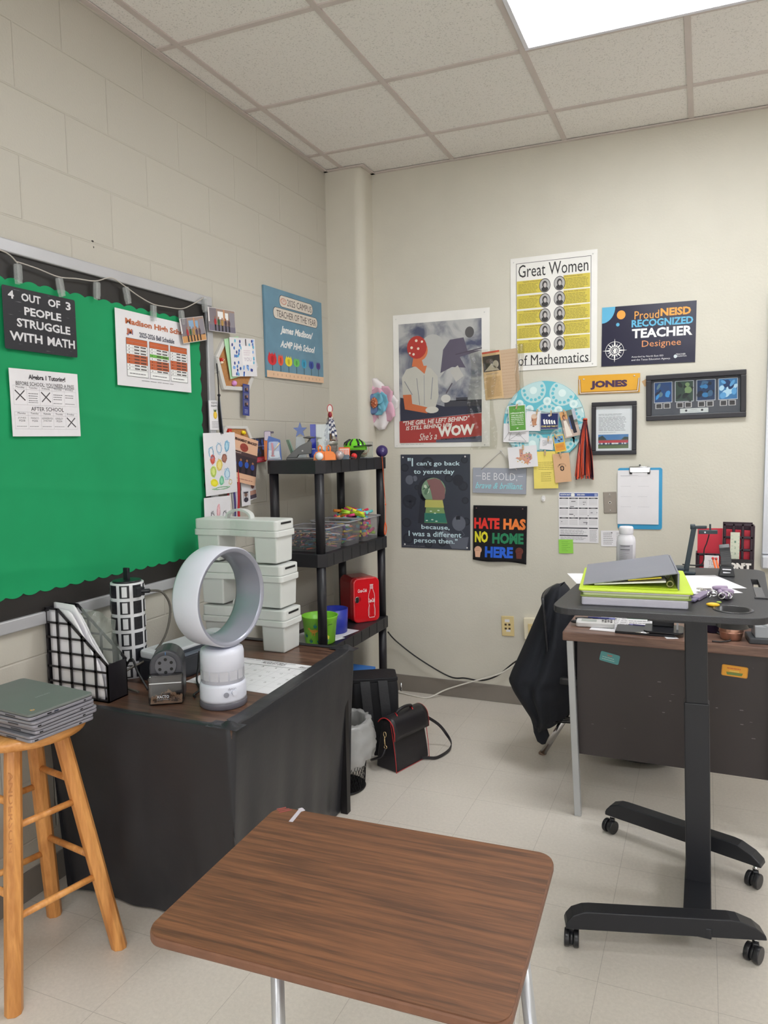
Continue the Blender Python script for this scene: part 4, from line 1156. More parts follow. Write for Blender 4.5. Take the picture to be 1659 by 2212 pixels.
for x, y in ((-.13, .10), (.02, .11), (.16, .09), (-.075, .07), (.08, .06), (.15, -.02), (-.2, .07), (.17, -.17), (.0, -.2)):
    disc(x, y, .022, pl2, .0152); disc(x, y, .009, pl, .0156)
b.build('board_face', t)
k_ = MB()
for pts in ([(1104, 871), (1140, 885), (1190, 892), (1225, 888), (1258, 879)], [(1093, 915), (1130, 938), (1200, 935), (1262, 928)], [(1100, 960), (1150, 975), (1215, 975)]):
    k_.tube([on(u, v, 1, -.02) - Vector((c0.x, 0, c0.z)) for u, v in pts], .0012, flat(130, 126, 122), 5)
k_.build('string', t)
CLIPW = mat('clothespin_wood', (190, 160, 122), rough=.6)
def clip(o, s, a, b_, rot=0):
    k_ = MB(Matrix.Rotation(rot, 4, 'Z')); k_.box(-.0035, .0035, -.016, .012, .001, .009, CLIPW); k_.box(-.0045, .0045, -.002, .001, 0, .010, flat(150, 150, 150, .3)); k_.build('clothespin', o, loc=s.P(a, b_, 5), bevel=.0008)
def bcard(TL, TR, BL, face, d, label, fn, cl, cat='card', name='card'):
    s = wsheet('B', TL, TR, BL, face, d=d)
    fn(s)
    o = tag(s.build(name), label, cat)
    if cl: clip(o, s, *cl)
    return o
def f_(s):
    s.Ln([(.2, 0), (.3, .5), (.22, .9), (.9, .95)], .0015, MGREY); s.Ln([(.22, .9), (.6, .55), (.9, .95)], .0015, MGREY); s.Ln([(.05, .85), (.2, .5), (.3, .35)], .0015, MGREY); s.Ln([(.6, .0), (.62, .5)], .0015, MGREY); s.E(.6, .6, .12, .09, flat(185, 183, 186), 1, 14)
bcard((1090, 915), (1145, 915), (1086, 955), WHITE, .022, 'white cut-out of an inked envelope shape behind the green card', f_, None)
def f_(s):
    s.R(.04, .03, .96, .95, flat(92, 148, 66), 1); s.T('I APPROACH MATH', .1, .27, .9, .33, flat(215, 225, 210), bold=.03, l=3)
    for i, tx in enumerate(('with the same', 'determination', 'and focus as a', 'player going for', 'the game', 'winning basket')): s.T(tx, .14, .36 + .07 * i, .86, .405 + .07 * i, flat(215, 225, 210), bold=.03, l=3)
    s.R(.44, .85, .54, .88, flat(225, 230, 220), 3); s.G(.3, .12, .75, .2, 2, flat(140, 185, 120))
bcard((1101, 877), (1138, 874), (1103, 934), WHITE, .036, 'bright green card starting I APPROACH MATH clipped on round board', f_, (.52, .04, -.3))
def f_(s):
    s.pg([(.35, .3), (.75, .3), (.68, .72), (.45, .72)], flat(180, 130, 100), 2); s.E(.55, .25, .2, .12, flat(205, 180, 160), 3); pic(s, .3, .35, .8, .8, [(160, 100, 80), (190, 150, 130), (110, 80, 70)], 10, 4, 7, .1)
bcard((1139, 889), (1171, 889), (1141, 931), WHITE, .026, 'white card with small brown ice cream picture clipped on round board', f_, (.75, .0, -.15))
def f_(s):
    s.fr(.02, .02, .98, .98, .0015, flat(200, 200, 210), 2); s.E(.5, .15, .07, .07, flat(220, 220, 225), 2)
    for i in range(5): s.pg([(.15 + .14 * i, .4 + .02 * i), (.24 + .14 * i, .36 + .02 * i), (.29 + .14 * i, .68), (.20 + .14 * i, .68)], flat(225, 225, 230), 2)
    s.T('COME AND TAKE IT', .06, .76, .95, .87, flat(210, 195, 120), bold=.02, l=3)
bcard((1170, 893), (1209, 892), (1168, 928), mat('navy_card', (32, 42, 92), rough=.2), .034, 'navy blue sticker with white books reading COME AND TAKE IT', f_, (.6, .0, 0), 'sticker')
def f_(s):
    s.R(0, 0, .45, .3, flat(200, 150, 100), 1); s.R(.45, 0, 1, .5, flat(100, 110, 100), 1); s.R(.8, 0, 1, .4, flat(170, 175, 190), 2); s.R(0, .6, 1, 1, flat(178, 160, 150), 1)
    s.pg([(.15, .35), (.32, .35), (.5, .95), (.1, .95)], flat(214, 205, 196), 3); s.E(.22, .22, .09, .1, flat(96, 62, 50), 4); s.E(.24, .24, .05, .06, flat(190, 140, 115), 5)
    s.pg([(.55, .2), (.78, .2), (.82, .88), (.6, .88)], flat(34, 34, 46), 3); s.pg([(.50, .25), (.60, .25), (.62, .75), (.5, .7)], flat(74, 96, 150), 2)
bcard((1210, 892), (1243, 883), (1214, 950), flat(150, 135, 128, .3), .034, 'wedding photo with white dress clipped at right of round board', f_, (.35, .02, .1), 'photo', 'photo')
def f_(s):
    s.Ln([(.2, .25), (.45, .2), (.5, .6), (.25, .7), (.2, .25)], .001, MGREY); s.E(.38, .45, .12, .18, flat(185, 185, 190), 2); s.G(.6, .2, .9, .5, 3, GREY)
bcard((1169, 945), (1198, 947), (1167, 970), WHITE, .024, 'small white sketch card hanging low on the round board', f_, (.62, .02, 0))
def f_(s):
    s.R(.07, .05, .93, .45, flat(100, 150, 190), 1); pic(s, .1, .05, .9, .45, [(60, 70, 90), (120, 170, 205), (150, 140, 120)], 8, 2, 8, .2); s.R(.07, .5, .93, .93, flat(205, 140, 60), 1); s.G(.15, .6, .85, .75, 2, flat(180, 110, 50), 2)
bcard((1196, 943), (1219, 938), (1207, 977), mat('yellow_card_rim', (216, 182, 66)), .032, 'tilted yellow trading card with blue picture on round board', f_, (.3, .0, .3))
TEX = [(.40, .12), (.52, .14), (.52, .38), (.62, .36), (.74, .34), (.82, .42), (.82, .62), (.72, .72), (.66, .90), (.58, .78), (.50, .64), (.42, .66), (.34, .60), (.24, .52), (.40, .50)]
def f_(s):
    s.pg(TEX, flat(196, 148, 128), 2); rs = random.Random(3)
    for i in range(34):
        a, b_ = .3 + .5 * rs.random(), .3 + .5 * rs.random()
        if a + b_ < .8: continue
        s.E(a, b_, .022, .024, flat(*rs.choice([(170, 90, 110), (120, 100, 150), (210, 170, 70), (200, 120, 100), (120, 140, 90)])), 3 + i * .02, 10)
bcard((1100, 967), (1162, 961), (1104, 1012), WHITE, .04, 'white card with flowered Texas shape over the grey sign', f_, (.55, .03, 0))
def f_(s): s.G(.2, .27, .85, .5, 5, flat(140, 124, 60), 2, fill=.2); s.G(.3, .55, .75, .82, 5, flat(140, 124, 60), 2, fill=.2)
bcard((1154, 976), (1206, 974), (1157, 1055), mat('yellow_note', (220, 202, 104), rough=.6), .026, 'yellow handwritten note hanging below the round board', f_, (.5, .02, 0), 'note', 'note')
def f_(s):
    for i, ch in enumerate('GRINGOTTS'):
        a = math.radians(150 - 15 * i); s.T(ch, .5 + .27 * math.cos(a) - .025, .52 - .15 * math.sin(a) - .025, .5 + .27 * math.cos(a) + .025, .52 - .15 * math.sin(a) + .025, flat(70, 50, 42), l=3)
    s.E(.5, .52, .13, .092, flat(50, 38, 34), 2); s.E(.5, .52, .045, .06, flat(190, 150, 118), 3); s.Ln([(.38, .52), (.62, .52)], .0016, flat(190, 150, 118), 4)
bcard((1196, 981), (1231, 977), (1207, 1042), mat('kraft_card', (200, 160, 126), rough=.6), .034, 'tan kraft card with round black emblem beside yellow note', f_, (.5, .02, .15))
# pom-pom tassel
q0 = on(1265, 908, 1, 0)
t = thing('pompom_tassel', 'orange and black streamer pom-pom hanging on wall', 'pom-pom', (q0.x, -.012, q0.z))
mo = mat('orange_streamer', (196, 76, 52), rough=.35); mk = mat('dark_streamer', (52, 34, 50), rough=.35)
rs = random.Random(6); L = q0.z - on(1265, 1036, 1, 0).z
for mm_, nm_ in ((mo, 'orange_streamers'), (mk, 'black_streamers')):
    b = MB()
    for i in range(44):
        x = rs.uniform(-1, 1); dd = rs.uniform(0, 1); l_ = L * rs.uniform(.88, 1.0); ph = rs.random() * 6
        pts = [(x * .006, -.01 * dd, 0), (x * .02 + .003 * math.sin(ph), -.022 * dd - .006, -l_ * .25), (x * .035 + .003 * math.sin(ph + 2), -.026 * dd - .006, -l_ * .6), (x * .046, -.026 * dd - .006, -l_)]
        P_ = smoothpath(pts, 4)
        def g(u, v, P_=P_, ph=ph):
            k_ = min(int(v * 12), 12); p = P_[k_]
            a = ph + v * 1.2
            return (p.x + (u - .5) * .008 * math.cos(a), p.y + (u - .5) * .008 * math.sin(a), p.z)
        b.grid(g, 1, 12, mm_, smooth=False)
    o = b.build(nm_, t)
b = MB(); b.tube([(0, -.006, 0), (.0, -.004, .008)], .012, mo, 10); b.build('knot', t)

# clipboard
M, w_, h_ = plane_frame('B', (1335, 1011), (1431, 1010), (1335, 1142), .001)
t = bpy.data.objects.new('clipboard', None); COL.objects.link(t); t.matrix_world = M; tag(t, 'bright blue clipboard with white sheet and metal clip on back wall', 'clipboard')
b = MB(); b.prism(rrect(0, w_, -h_, 0, .012), .001, .005, mat('blue_clipboard', (44, 140, 186), rough=.3)); b.build('board', t, bevel=.001)
s = Sheet(None, w_ * .93, h_ * .88, WHITE, .003)
for y in (.10, .29, .48, .67): s.G(.08, y, .35, y + .015, 1, flat(185, 183, 188)); s.G(.5, y, .78, y + .015, 1, flat(185, 183, 188))
s.Ln([(.07, .1), (.5, .1)], .001, GREY)
s.build('sheet', t, loc=(-.001, -.012, .0095))
b = MB(); m_chr = mat('chrome', (190, 190, 192), rough=.15, metal=1, k=1.5)
cx = w_ * .5
b.prism(rrect(cx - .048, cx + .048, -.022, .004, .004), .009, .013, m_chr); b.tube([(cx - .05, -.024, .012), (cx - .05, .004, .012), (cx + .05, .004, .012), (cx + .05, -.024, .012)], .0035, m_chr, 8); b.tube([(cx - .05, -.028, .012), (cx - .038, -.028, .012)], .004, flat(30, 28, 30, .3), 8); b.tube([(cx + .05, -.028, .012), (cx + .038, -.028, .012)], .004, flat(30, 28, 30, .3), 8); b.cyl((cx, .014, .004), (cx, .014, .014), .004, flat(60, 60, 62, .3), 12)
b.build('metal_clip', t)

# school calendar, green note, small cards
s = wsheet('B', (1207, 1063), (1293, 1063), (1207, 1171), WHITE, d=.003)
s.RR(.02, .02, .985, .085, .003, flat(66, 86, 150), 1); s.T('NORTH EAST', .04, .035, .30, .065, LT, bold=.03); s.T('2025-2026', .46, .035, .66, .065, LT, bold=.03); s.E(.36, .055, .055, .045, flat(190, 190, 195), 2); s.E(.36, .055, .04, .033, LT, 3); s.R(.90, .03, .97, .08, flat(150, 160, 195), 2)
for r_ in range(3):
    for c_ in range(4):
        a = .02 + .245 * c_; b_ = .11 + .195 * r_
        s.RR(a, b_, a + .225, b_ + .024, .0012, flat(48, 48, 56), 1)
        s.T(('AUGUST', 'SEPTEMBER', 'OCTOBER', 'NOVEMBER', 'DECEMBER', 'JANUARY', 'FEBRUARY', 'MARCH', 'APRIL', 'MAY', 'JUNE', 'JULY')[r_ * 4 + c_], a + .06, b_ + .006, a + .165, b_ + .018, LT, l=2)
        for i in range(5):
            for j in range(7): s.R(a + .012 + .03 * j, b_ + .05 + .022 * i, a + .026 + .03 * j, b_ + .058 + .022 * i, GREY, 1)
rs = random.Random(3)
for i in range(16): a = .05 + .9 * rs.random(); b_ = .16 + .5 * rs.random(); s.R(a, b_, a + .025 + .08 * (i % 4 == 0), b_ + .012, flat(60, 60, 66), 2)
s.RR(.02, .70, .73, .722, .0012, flat(48, 48, 56), 1); s.RR(.76, .70, .985, .722, .0012, flat(48, 48, 56), 1); s.RR(.02, .85, .73, .872, .0012, flat(48, 48, 56), 1)
s.G(.04, .74, .7, .84, 5, GREY, 1); s.G(.78, .74, .97, .97, 9, GREY, 1); s.G(.04, .885, .7, .95, 4, GREY, 1)
finish(s, 'wall_calendar', 'white school year calendar with blue header left of the steel plate', 'calendar')
s = wsheet('B', (1207, 1165), (1238, 1165), (1207, 1195), mat('green_sticky', (140, 200, 78), rough=.6), d=.005)
s.G(.2, .12, .8, .88, 6, flat(110, 165, 62), 2, ragged=.5, fill=.2)
finish(s, 'sticky_note', 'bright green sticky note on the lower left corner of school calendar', 'note')
s = wsheet('B', (1298, 1146), (1360, 1146), (1297, 1180), WHITE, d=.003)
for a in (.08, .55): s.G(a, .1, a + .35, .9, 7, GREY, 1)
s.E(.38, .14, .03, .04, MGREY, 2)
finish(s, 'card', 'small white two column card between calendar and white bottle', 'card')
# wall plates
def plate(px, label, m, depth, fn, name='wall_plate', cat='wall plate'):
    M, w_, h_ = plane_frame('B', *px, 0)
    t = bpy.data.objects.new(name, None); COL.objects.link(t); t.matrix_world = M; tag(t, label, cat)
    b = MB(); b.box(0, w_, -h_, 0, 0, depth, m); b.build('plate', t, bevel=.003)
    fn(t, w_, h_, depth)
m_steel = mat('brushed_steel_plate', (138, 130, 122), rough=.4, metal=.5)
def fn(t, w_, h_, d):
    for y in (.12, .86): b = MB(); b.ball((w_ / 2, -h_ * y, d), .0035, flat(180, 175, 170, .3), 10); b.build('screw', t)
    b = MB(); b.cyl((w_ / 2, -h_ / 2, d), (w_ / 2, -h_ / 2, d + .004), .007, flat(190, 185, 180, .3), 16); b.cyl((w_ / 2, -h_ / 2, d), (w_ / 2, -h_ / 2, d + .0045), .0042, flat(20, 18, 20), 12); b.build('jack', t)
    b = MB(); b.box(w_ / 2 - .008, w_ / 2 + .008, -h_ * .24, -h_ * .22, d, d + .0004, MGREY); b.build('marking', t)
plate([(1303, 1063), (1331, 1062), (1303, 1109)], 'brushed steel jack plate half hidden beside blue clipboard', m_steel, .005, fn)
m_ivory = mat('ivory_plate', (206, 186, 136), rough=.35)
def fn(t, w_, h_, d):
    for x in (.34, .64):
        for y in (.42, .62): b = MB(); b.box(w_ * x - .006, w_ * x + .006, -h_ * y - .005, -h_ * y + .005, d, d + .0015, flat(70, 55, 40)); b.build('port', t)
    b = MB(); b.box(w_ * .28, w_ * .66, -h_ * .3, -h_ * .16, d, d + .0004, WHITE); b.box(w_ * .36, w_ * .7, -h_ * .78, -h_ * .67, d, d + .0004, WHITE); b.build('sticker', t)
plate([(1083, 1330), (1110, 1331), (1083, 1373)], 'tan wall plate with four dark ports low on back wall', m_ivory, .006, fn)
def fn(t, w_, h_, d):
    b = MB(); b.box(w_ * .26, w_ * .8, -h_ * .78, -h_ * .26, d, d + .004, m_ivory); b.build('outlet', t)
    for y in (.42, .62): b = MB(); b.box(w_ * .45, w_ * .48, -h_ * y - .006, -h_ * y + .006, d + .004, d + .005, INK); b.box(w_ * .58, w_ * .61, -h_ * y - .006, -h_ * y + .006, d + .004, d + .005, INK); b.build('socket', t)
plate([(1133, 1333), (1170, 1334), (1133, 1378)], 'cream surface box outlet partly behind the black jacket', mat('cream_box', (214, 205, 182), rough=.35), .03, fn)
# adhesive hook
q = on(1174, 1077, 1, 0)
b = MB(MM); b.prism([(.011 * math.cos(2 * PI * i / 24), .017 * math.sin(2 * PI * i / 24)) for i in range(24)], 0, .006, mat('white_gloss', (222, 220, 220), rough=.2, k=1.2)); b.tube([(0, .0, .005), (0, -.006, .014), (0, -.001, .019)], .003, mat('white_gloss', (222, 220, 220)), 8)
tag(b.build('wall_hook', loc=q, bevel=.001), 'small white oval adhesive hook below the yellow note', 'hook')
# power cords along the wall
m_bk = mat('black_cord', (24, 24, 26), rough=.45); m_wc = mat('white_cord', (206, 202, 194), rough=.45)
def cord(pts, r_, m, label, name='extension_cord', y=-.03):
    P_ = [on(u, v, 1, yy) if z is None else Vector((on(u, v, 2, z))) for (u, v, yy, z) in pts]
    o0 = P_[len(P_) // 2].copy()
    b = MB(); b.tube([p - o0 for p in smoothpath(P_, 6)], r_, m, 8)
    return tag(b.build(name, loc=o0), label, 'cord')
cord([(838, 1365, -.1, None), (856, 1385, -.03, None), (905, 1423, -.03, None), (970, 1461, -.03, None), (1005, 1465, -.03, None), (1040, 1470, -.03, None), (1075, 1459, -.03, None), (1108, 1433, -.03, None), (1130, 1420, -.05, None), (1160, 1400, -.06, None)], .0042, m_bk, 'black power cord sagging along back wall from shelf to desk')
cord([(860, 1495, None, .006), (895, 1503, None, .006), (925, 1507, None, .006), (960, 1491, -.035, None), (1000, 1478, -.035, None), (1040, 1467, -.037, None), (1080, 1455, -.037, None), (1110, 1437, -.037, None), (1140, 1420, -.05, None), (1165, 1400, -.06, None)], .0042, m_wc, 'white extension cord rising from floor along the back wall')

# ================================================================== LEFT SIDE: covered table and what stands on it
TZ = .665
m_walnut = wood('walnut_laminate', (58, 40, 34), (112, 82, 66), 'X', 2.2, rough=.28, k=1.2)
m_cover = mat('black_plastic_cover', (46, 46, 50), rough=.36, k=1.1, bump=.35, bscale=22)
m_dkmetal = mat('dark_metal', (40, 38, 40), rough=.4, metal=.6)
tx0, tx1, ty0, ty1 = .012, .782, -2.352, -1.437
t = thing('table', 'low table with dark walnut top under a black plastic cover', 'table', ((tx0 + tx1) / 2, (ty0 + ty1) / 2, 0))
hx, hy = (tx1 - tx0) / 2, (ty1 - ty0) / 2
b = MB(); b.prism([(-hx + .05, -hy), (hx, -hy), (hx - .042, hy), (-hx, hy)], TZ - .03, TZ, m_walnut); b.build('tabletop', t, bevel=.003)
for sx in (-1, 1):
    for sy in (-1, 1):
        b = MB(); b.box(sx * (hx - .06) - .015, sx * (hx - .06) + .015, sy * (hy - .06) - .015, sy * (hy - .06) + .015, 0, TZ - .03, m_dkmetal); b.build('leg', t)
# cover: rim folded on top, skirt down to the floor on all four sides
per_pts = [(tx0 + .05, ty0), (tx1, ty0), (tx1 - .042, ty1), (tx0, ty1), (tx0 + .05, ty0)]
cxm, cym = (tx0 + tx1) / 2, (ty0 + ty1) / 2
def per_at(s_):
    L_ = [(Vector(per_pts[i + 1]) - Vector(per_pts[i])).length for i in range(4)]
    tot = sum(L_); d_ = s_ * tot
    for i in range(4):
        if d_ <= L_[i] or i == 3:
            k_ = d_ / L_[i]; a = Vector(per_pts[i]); c = Vector(per_pts[i + 1])
            nrm = Vector(((c - a).y, -(c - a).x)).normalized()
            corner = min(d_, L_[i] - d_)
            return a.lerp(c, k_), nrm, corner, i, d_
        d_ -= L_[i]
def cov(u, v):
    p, n, cn, side, along = per_at(u)
    # blend the outward direction near corners
    c = Vector((p.x - cxm, p.y - cym)); c = Vector((c.x / hx, c.y / hy))
    rows = [(-.045, .003), (-.02, .004), (.002, .003), (.006, -.02), (.004, -.08), (-.004, -.2), (-.014, -.35), (-.025, -.5), (-.036, -.655)]
    k_ = v * (len(rows) - 1); i = int(min(k_, len(rows) - 2)); f = k_ - i
    o_ = rows[i][0] * (1 - f) + rows[i + 1][0] * f; z = rows[i][1] * (1 - f) + rows[i + 1][1] * f
    w_in = (.022 if side in (0,) else .05 if side == 1 else .03) / .045
    if o_ < 0 and i < 2: o_ *= w_in
    drop = max(0, -z)
    fold = .005 * drop / .6 * math.sin(along * 21 + side * 2 + 2.0 * math.sin(along * 5)) + .0022 * drop / .6 * math.sin(along * 47 + side)
    q = p + n * (o_ + fold)
    if o_ < 0 or cn < .05:
        m_ = max(0, 1 - cn / .05) * (o_ if i < 2 else -.004)
        # pull toward the other side too so corners meet
        sgnx = 1 if p.x > cxm else -1; sgny = 1 if p.y > cym else -1
        if abs(n.x) > .5: q.y += sgny * m_ * (w_in if i < 2 else 1)
        else: q.x += sgnx * m_ * (w_in if i < 2 else 1)
    z2 = TZ + z
    if i < 3: z2 += .004 * max(0, math.sin(along * 30)) * (1 if cn < .12 else .3)
    q.x = max(q.x, .004)
    return (q.x, q.y, max(z2, .004))
b = MB(); b.grid(cov, 340, 40, m_cover)
# crumpled tuck at the near and far right corners
for (cx_, cy_) in ((tx1 - .02, ty0 + .015), (tx1 - .062, ty1 - .02)):
    def cr_(u, v, cx_=cx_, cy_=cy_):
        x = (u - .5) * .11; y = (v - .5) * .055
        r_ = math.hypot(x / .055, y / .03)
        return (cx_ + x - .01, cy_ + y, TZ + .004 + max(0, 1 - r_) * (.014 + .010 * math.sin(70 * x + 40 * y)))
    b.grid(cr_, 16, 10, m_cover, smooth=False)
tag(b.build('table_cover'), 'black plastic table cover draped to the floor over the low table', 'table cover')

# magazine file with papers
def lattice(b, m, outline, holes, y0, y1, T=None):
    """plate with rounded-square holes, built cell by cell"""
    pass
m_fileb = mat('black_file_plastic', (30, 28, 32), rough=.35)
FX0, FX1, FY0, FY1 = .015, .275, -2.300, -2.212
ztop = zof(.02, FY0, 1312); zlow = zof(FX1, FY0, 1437)
t = thing('magazine_file', 'black lattice magazine file with white papers on the covered table', 'file holder', (FX0, FY0, TZ))
W_f, D_f, H1, H2 = FX1 - FX0, FY1 - FY0, ztop - TZ, zlow - TZ
def lattice_side(y0, y1, m):
    """side wall with rows of open cells; slanted top edge from back (left) to front (right)"""
    b = MB()
    nx_, cw = 5, None
    cw = W_f / nx_
    nz_ = 6; ch = H1 / nz_
    xa = W_f * .22
    def top(x): return H1 if x < xa else H1 + (H2 - H1) * (x - xa) / (W_f - xa)
    bw = .0066
    for i in range(nx_ + 1):
        x = min(max(i * cw, bw / 2), W_f - bw / 2)
        b.box(x - bw / 2 - (.001 if 0 < i < nx_ else 0), x + bw / 2 + (.001 if 0 < i < nx_ else 0), y0, y1, 0, top(x) - .001, m)
    for j in range(nz_ + 1):
        z = min(j * ch, H1 - bw / 2); z = max(z, bw / 2)
        xe = W_f
        if z > H2: xe = xa + (W_f - xa) * (H1 - z) / (H1 - H2) if z < H1 - bw else xa
        b.box(0, xe, y0, y1, z - bw / 2, z + bw / 2, m)
    # slanted rail
    b.bar((xa, (y0 + y1) / 2, H1 - .004), (W_f, (y0 + y1) / 2, H2 - .004), y1 - y0, .010, m, up=(0, 0, 1))
    # little corner fillets of the cells
    r_ = .005
    for i in range(nx_):
        for j in range(nz_):
            for (sx, sz) in ((0, 0), (1, 0), (0, 1), (1, 1)):
                x = i * cw + (cw - bw * .6) * sx + bw * .3; z = j * ch + (ch - bw * .6) * sz + bw * .3
                if z > top(x) - .008: continue
                dx = r_ if sx == 0 else -r_; dz = r_ if sz == 0 else -r_
                v = [(x, y0, z), (x + dx, y0, z), (x, y0, z + dz), (x, y1, z), (x + dx, y1, z), (x, y1, z + dz)]
                b.add(v, [(0, 1, 2), (3, 5, 4), (1, 4, 5, 2)], m)
    return b
lattice_side(0, .003, m_fileb).build('lattice_side', t)
lattice_side(D_f - .003, D_f, m_fileb).build('lattice_side', t)
b = MB(); b.box(0, W_f, 0, D_f, 0, .004, m_fileb); b.build('base', t)
b = MB(); b.box(W_f - .003, W_f, 0, D_f, 0, H2, m_fileb); b.build('front_panel', t)
b = MB(); b.box(0, .003, .003, D_f - .003, 0, H1, m_fileb); b.build('back_panel', t)
# papers in it: each bundle bends forward
for k_, (y, hgt, lean, lab) in enumerate(((.012, .97, .0, 'white papers in magazine file, nearest the front lattice'), (.030, 1.02, .012, 'curling white papers in the middle of magazine file'), (.05, .92, .03, 'white papers in magazine file furthest from the viewer'))):
    b = MB()
    def pf(u, v, y=y, hgt=hgt, lean=lean, k_=k_):
        uu = .02 + .93 * u
        zt_ = H1 * (1.0 - .04 * uu) if uu < .45 else H1 * (.982 - (.34 + .05 * k_) * ((uu - .45) / .5) ** 1.0)
        xs = .006 + (W_f - .02) * uu * (1 - .30 * v ** 3 * uu)
        return (xs, y + .004 * math.sin(3 * u + k_) * v + .010 * u * v * (k_ - 1), zt_ * hgt * v)
    b.grid(pf, 14, 14, WHITE)
    tag(b.build('paper_bundle', loc=(FX0, FY0, TZ + .006), solid=.006), lab, 'papers')
b = MB()
m_bag = glass('clear_bag', (225, 230, 225), .1, .22)
rs = random.Random(9)
b.grid(lambda u, v: (.10 + .15 * u + .006 * math.sin(9 * v + 3 * u), .066 + .010 * math.sin(7 * u + 5 * v) + .006 * rs.random() * v, .02 + .27 * v - .03 * u * v), 12, 16, m_bag, smooth=False)
tag(b.build('plastic_bag', loc=(FX0, FY0, TZ)), 'crinkled clear plastic bag standing in the back of magazine file', 'bag')

# tower power strip
m_twh = mat('tower_white', (214, 214, 218), rough=.3, k=1.2); m_twb = mat('tower_black', (30, 30, 36), rough=.35)
tcx, tcy, tr = .10, -2.03, .058
zt = zof(tcx, tcy - tr * .6, 1262)
for _ in range(1):
    tcx = xof(277, tcy, .9)
t = thing('power_tower', 'white cylindrical tower power strip with rows of black outlets', 'power strip', (tcx, tcy, TZ))
Ht = zof(tcx, tcy, 1256) - TZ
b = MB(); b.lathe([(tr, 0), (tr, Ht)], m_twh, n=40); b.build('body', t, bevel=.002)
b = MB(); b.lathe([(tr * .86, Ht), (tr * .86, Ht + .006), (tr * .8, Ht + .007)], m_twb, n=32); b.build('cap', t)
b = MB(); b.bar((0, 0, Ht), (0, 0, Ht + .05), .022, .012, m_twb); b.build('carry_handle', t, bevel=.002)
view_a = math.atan2(CAM_LOC.y - tcy, CAM_LOC.x - tcx)
nr = 6; hh = Ht / nr
def patch(a0, a1, z0, z1, r_, m, b):
    n = 6; pts = []
    v = [(r_ * math.cos(a0 + (a1 - a0) * i / n), r_ * math.sin(a0 + (a1 - a0) * i / n), z) for z in (z0, z1) for i in range(n + 1)]
    b.add(v, [(i, i + 1, n + 2 + i, n + 1 + i) for i in range(n)], m, True)
for k_ in range(8):
    a = view_a - .18 + k_ * PI / 4
    sw = k_ % 2 == 0
    for j in range(nr):
        z0 = hh * j + .006; z1 = hh * (j + 1) - .006
        b = MB(); patch(a - .29, a + .29, z0, z1, tr + .0015, m_twb, b)
        if sw: patch(a - .15, a + .15, z0 + .004, z1 - .004, tr + .0025, m_twh, b)
        else:
            for dz, da in ((.010, -.06), (.010, .08), (-.008, .0)): patch(a + da - .02, a + da + .02, (z0 + z1) / 2 + dz - .004, (z0 + z1) / 2 + dz + .004, tr + .002, flat(8, 8, 10), b)
        b.build('switch' if sw else 'outlet', t)
pa_ = view_a - .18 + PI / 4
pz = Ht - hh * .5
pd = Vector((math.cos(pa_), math.sin(pa_), 0))
b = MB(); b.bar(pd * tr + Vector((0, 0, pz)), pd * (tr + .022) + Vector((0, 0, pz)), .034, .030, m_twb); e_ = pd * (tr + .022) + Vector((.02, .024, pz)); b.tube([pd * (tr + .012) + Vector((.0, .0, pz)), e_], .008, m_twb, 10)
tag(b.build('power_plug', loc=(tcx, tcy, TZ), bevel=.002), 'black plug in the top outlet of the power tower', 'plug')
m_cordc = mat('smoky_cord', (78, 74, 68), rough=.3)
T0 = Vector((tcx, tcy, TZ))
b = MB(); p0 = T0 + e_
pts = [p0, p0 + Vector((.03, .03, -.01)), p0 + Vector((.05, .045, -.07)), p0 + Vector((.04, .02, -.17)), p0 + Vector((-.0, -.03, -.24)), Vector((.20, -2.14, TZ + .05)), Vector((.22, -2.17, TZ + .012)), Vector((.30, -2.19, TZ + .006))]
b.tube([p - p0 for p in smoothpath(pts, 6)], .0042, m_cordc, 8)
tag(b.build('cable', loc=p0), 'smoky grey cord curving down from the power tower plug', 'cord')
b = MB(); pts = [Vector((.315, -2.16, TZ + .006)), Vector((.27, -2.155, TZ + .06)), Vector((.245, -2.155, TZ + .105)), Vector((.21, -2.155, TZ + .06)), Vector((.185, -2.16, TZ + .008)), Vector((.15, -2.14, TZ + .006))]
b.tube([p - pts[0] for p in smoothpath(pts, 6)], .0038, m_bk, 8)
tag(b.build('cable', loc=pts[0]), 'thin black cord looped in an arch behind the pencil sharpener', 'cord')

# laminator
lx0, lx1, ly0, ly1 = .185, .335, -2.085, -1.665
t = thing('laminator', 'long black laminator with pale grey lid along the left wall', 'laminator', ((lx0 + lx1) / 2 + .022, (ly0 + ly1) / 2, TZ), rz=-.13)
m_lamb = mat('laminator_black', (34, 36, 42), rough=.35); m_lamw = mat('laminator_grey', (178, 180, 184), rough=.35)
m_YZ = Matrix(((0, 0, 1, 0), (1, 0, 0, 0), (0, 1, 0, 0), (0, 0, 0, 1)))
b = MB(); b.prism(rrect(-.078, .078, -.20, .20, .03), 0, .078, m_lamb); b.build('body', t, bevel=.006)
b = MB(); b.prism(rrect(-.074, .048, -.196, .196, .03), .078, .104, m_lamw); b.build('lid', t, bevel=.006)
b = MB(); b.box(.052, .076, -.17, .19, .078, .083, flat(90, 96, 108, .3)); b.box(.0495, .0505, -.17, .19, .081, .094, flat(60, 64, 72, .3)); b.build('feed_slot', t)
b = MB(); b.lathe([(.035, 0), (.035, .004)], glass('clear_lid', (225, 230, 232), .1, .35), c=(0, .08, .105)); b.build('clear_tray', t)

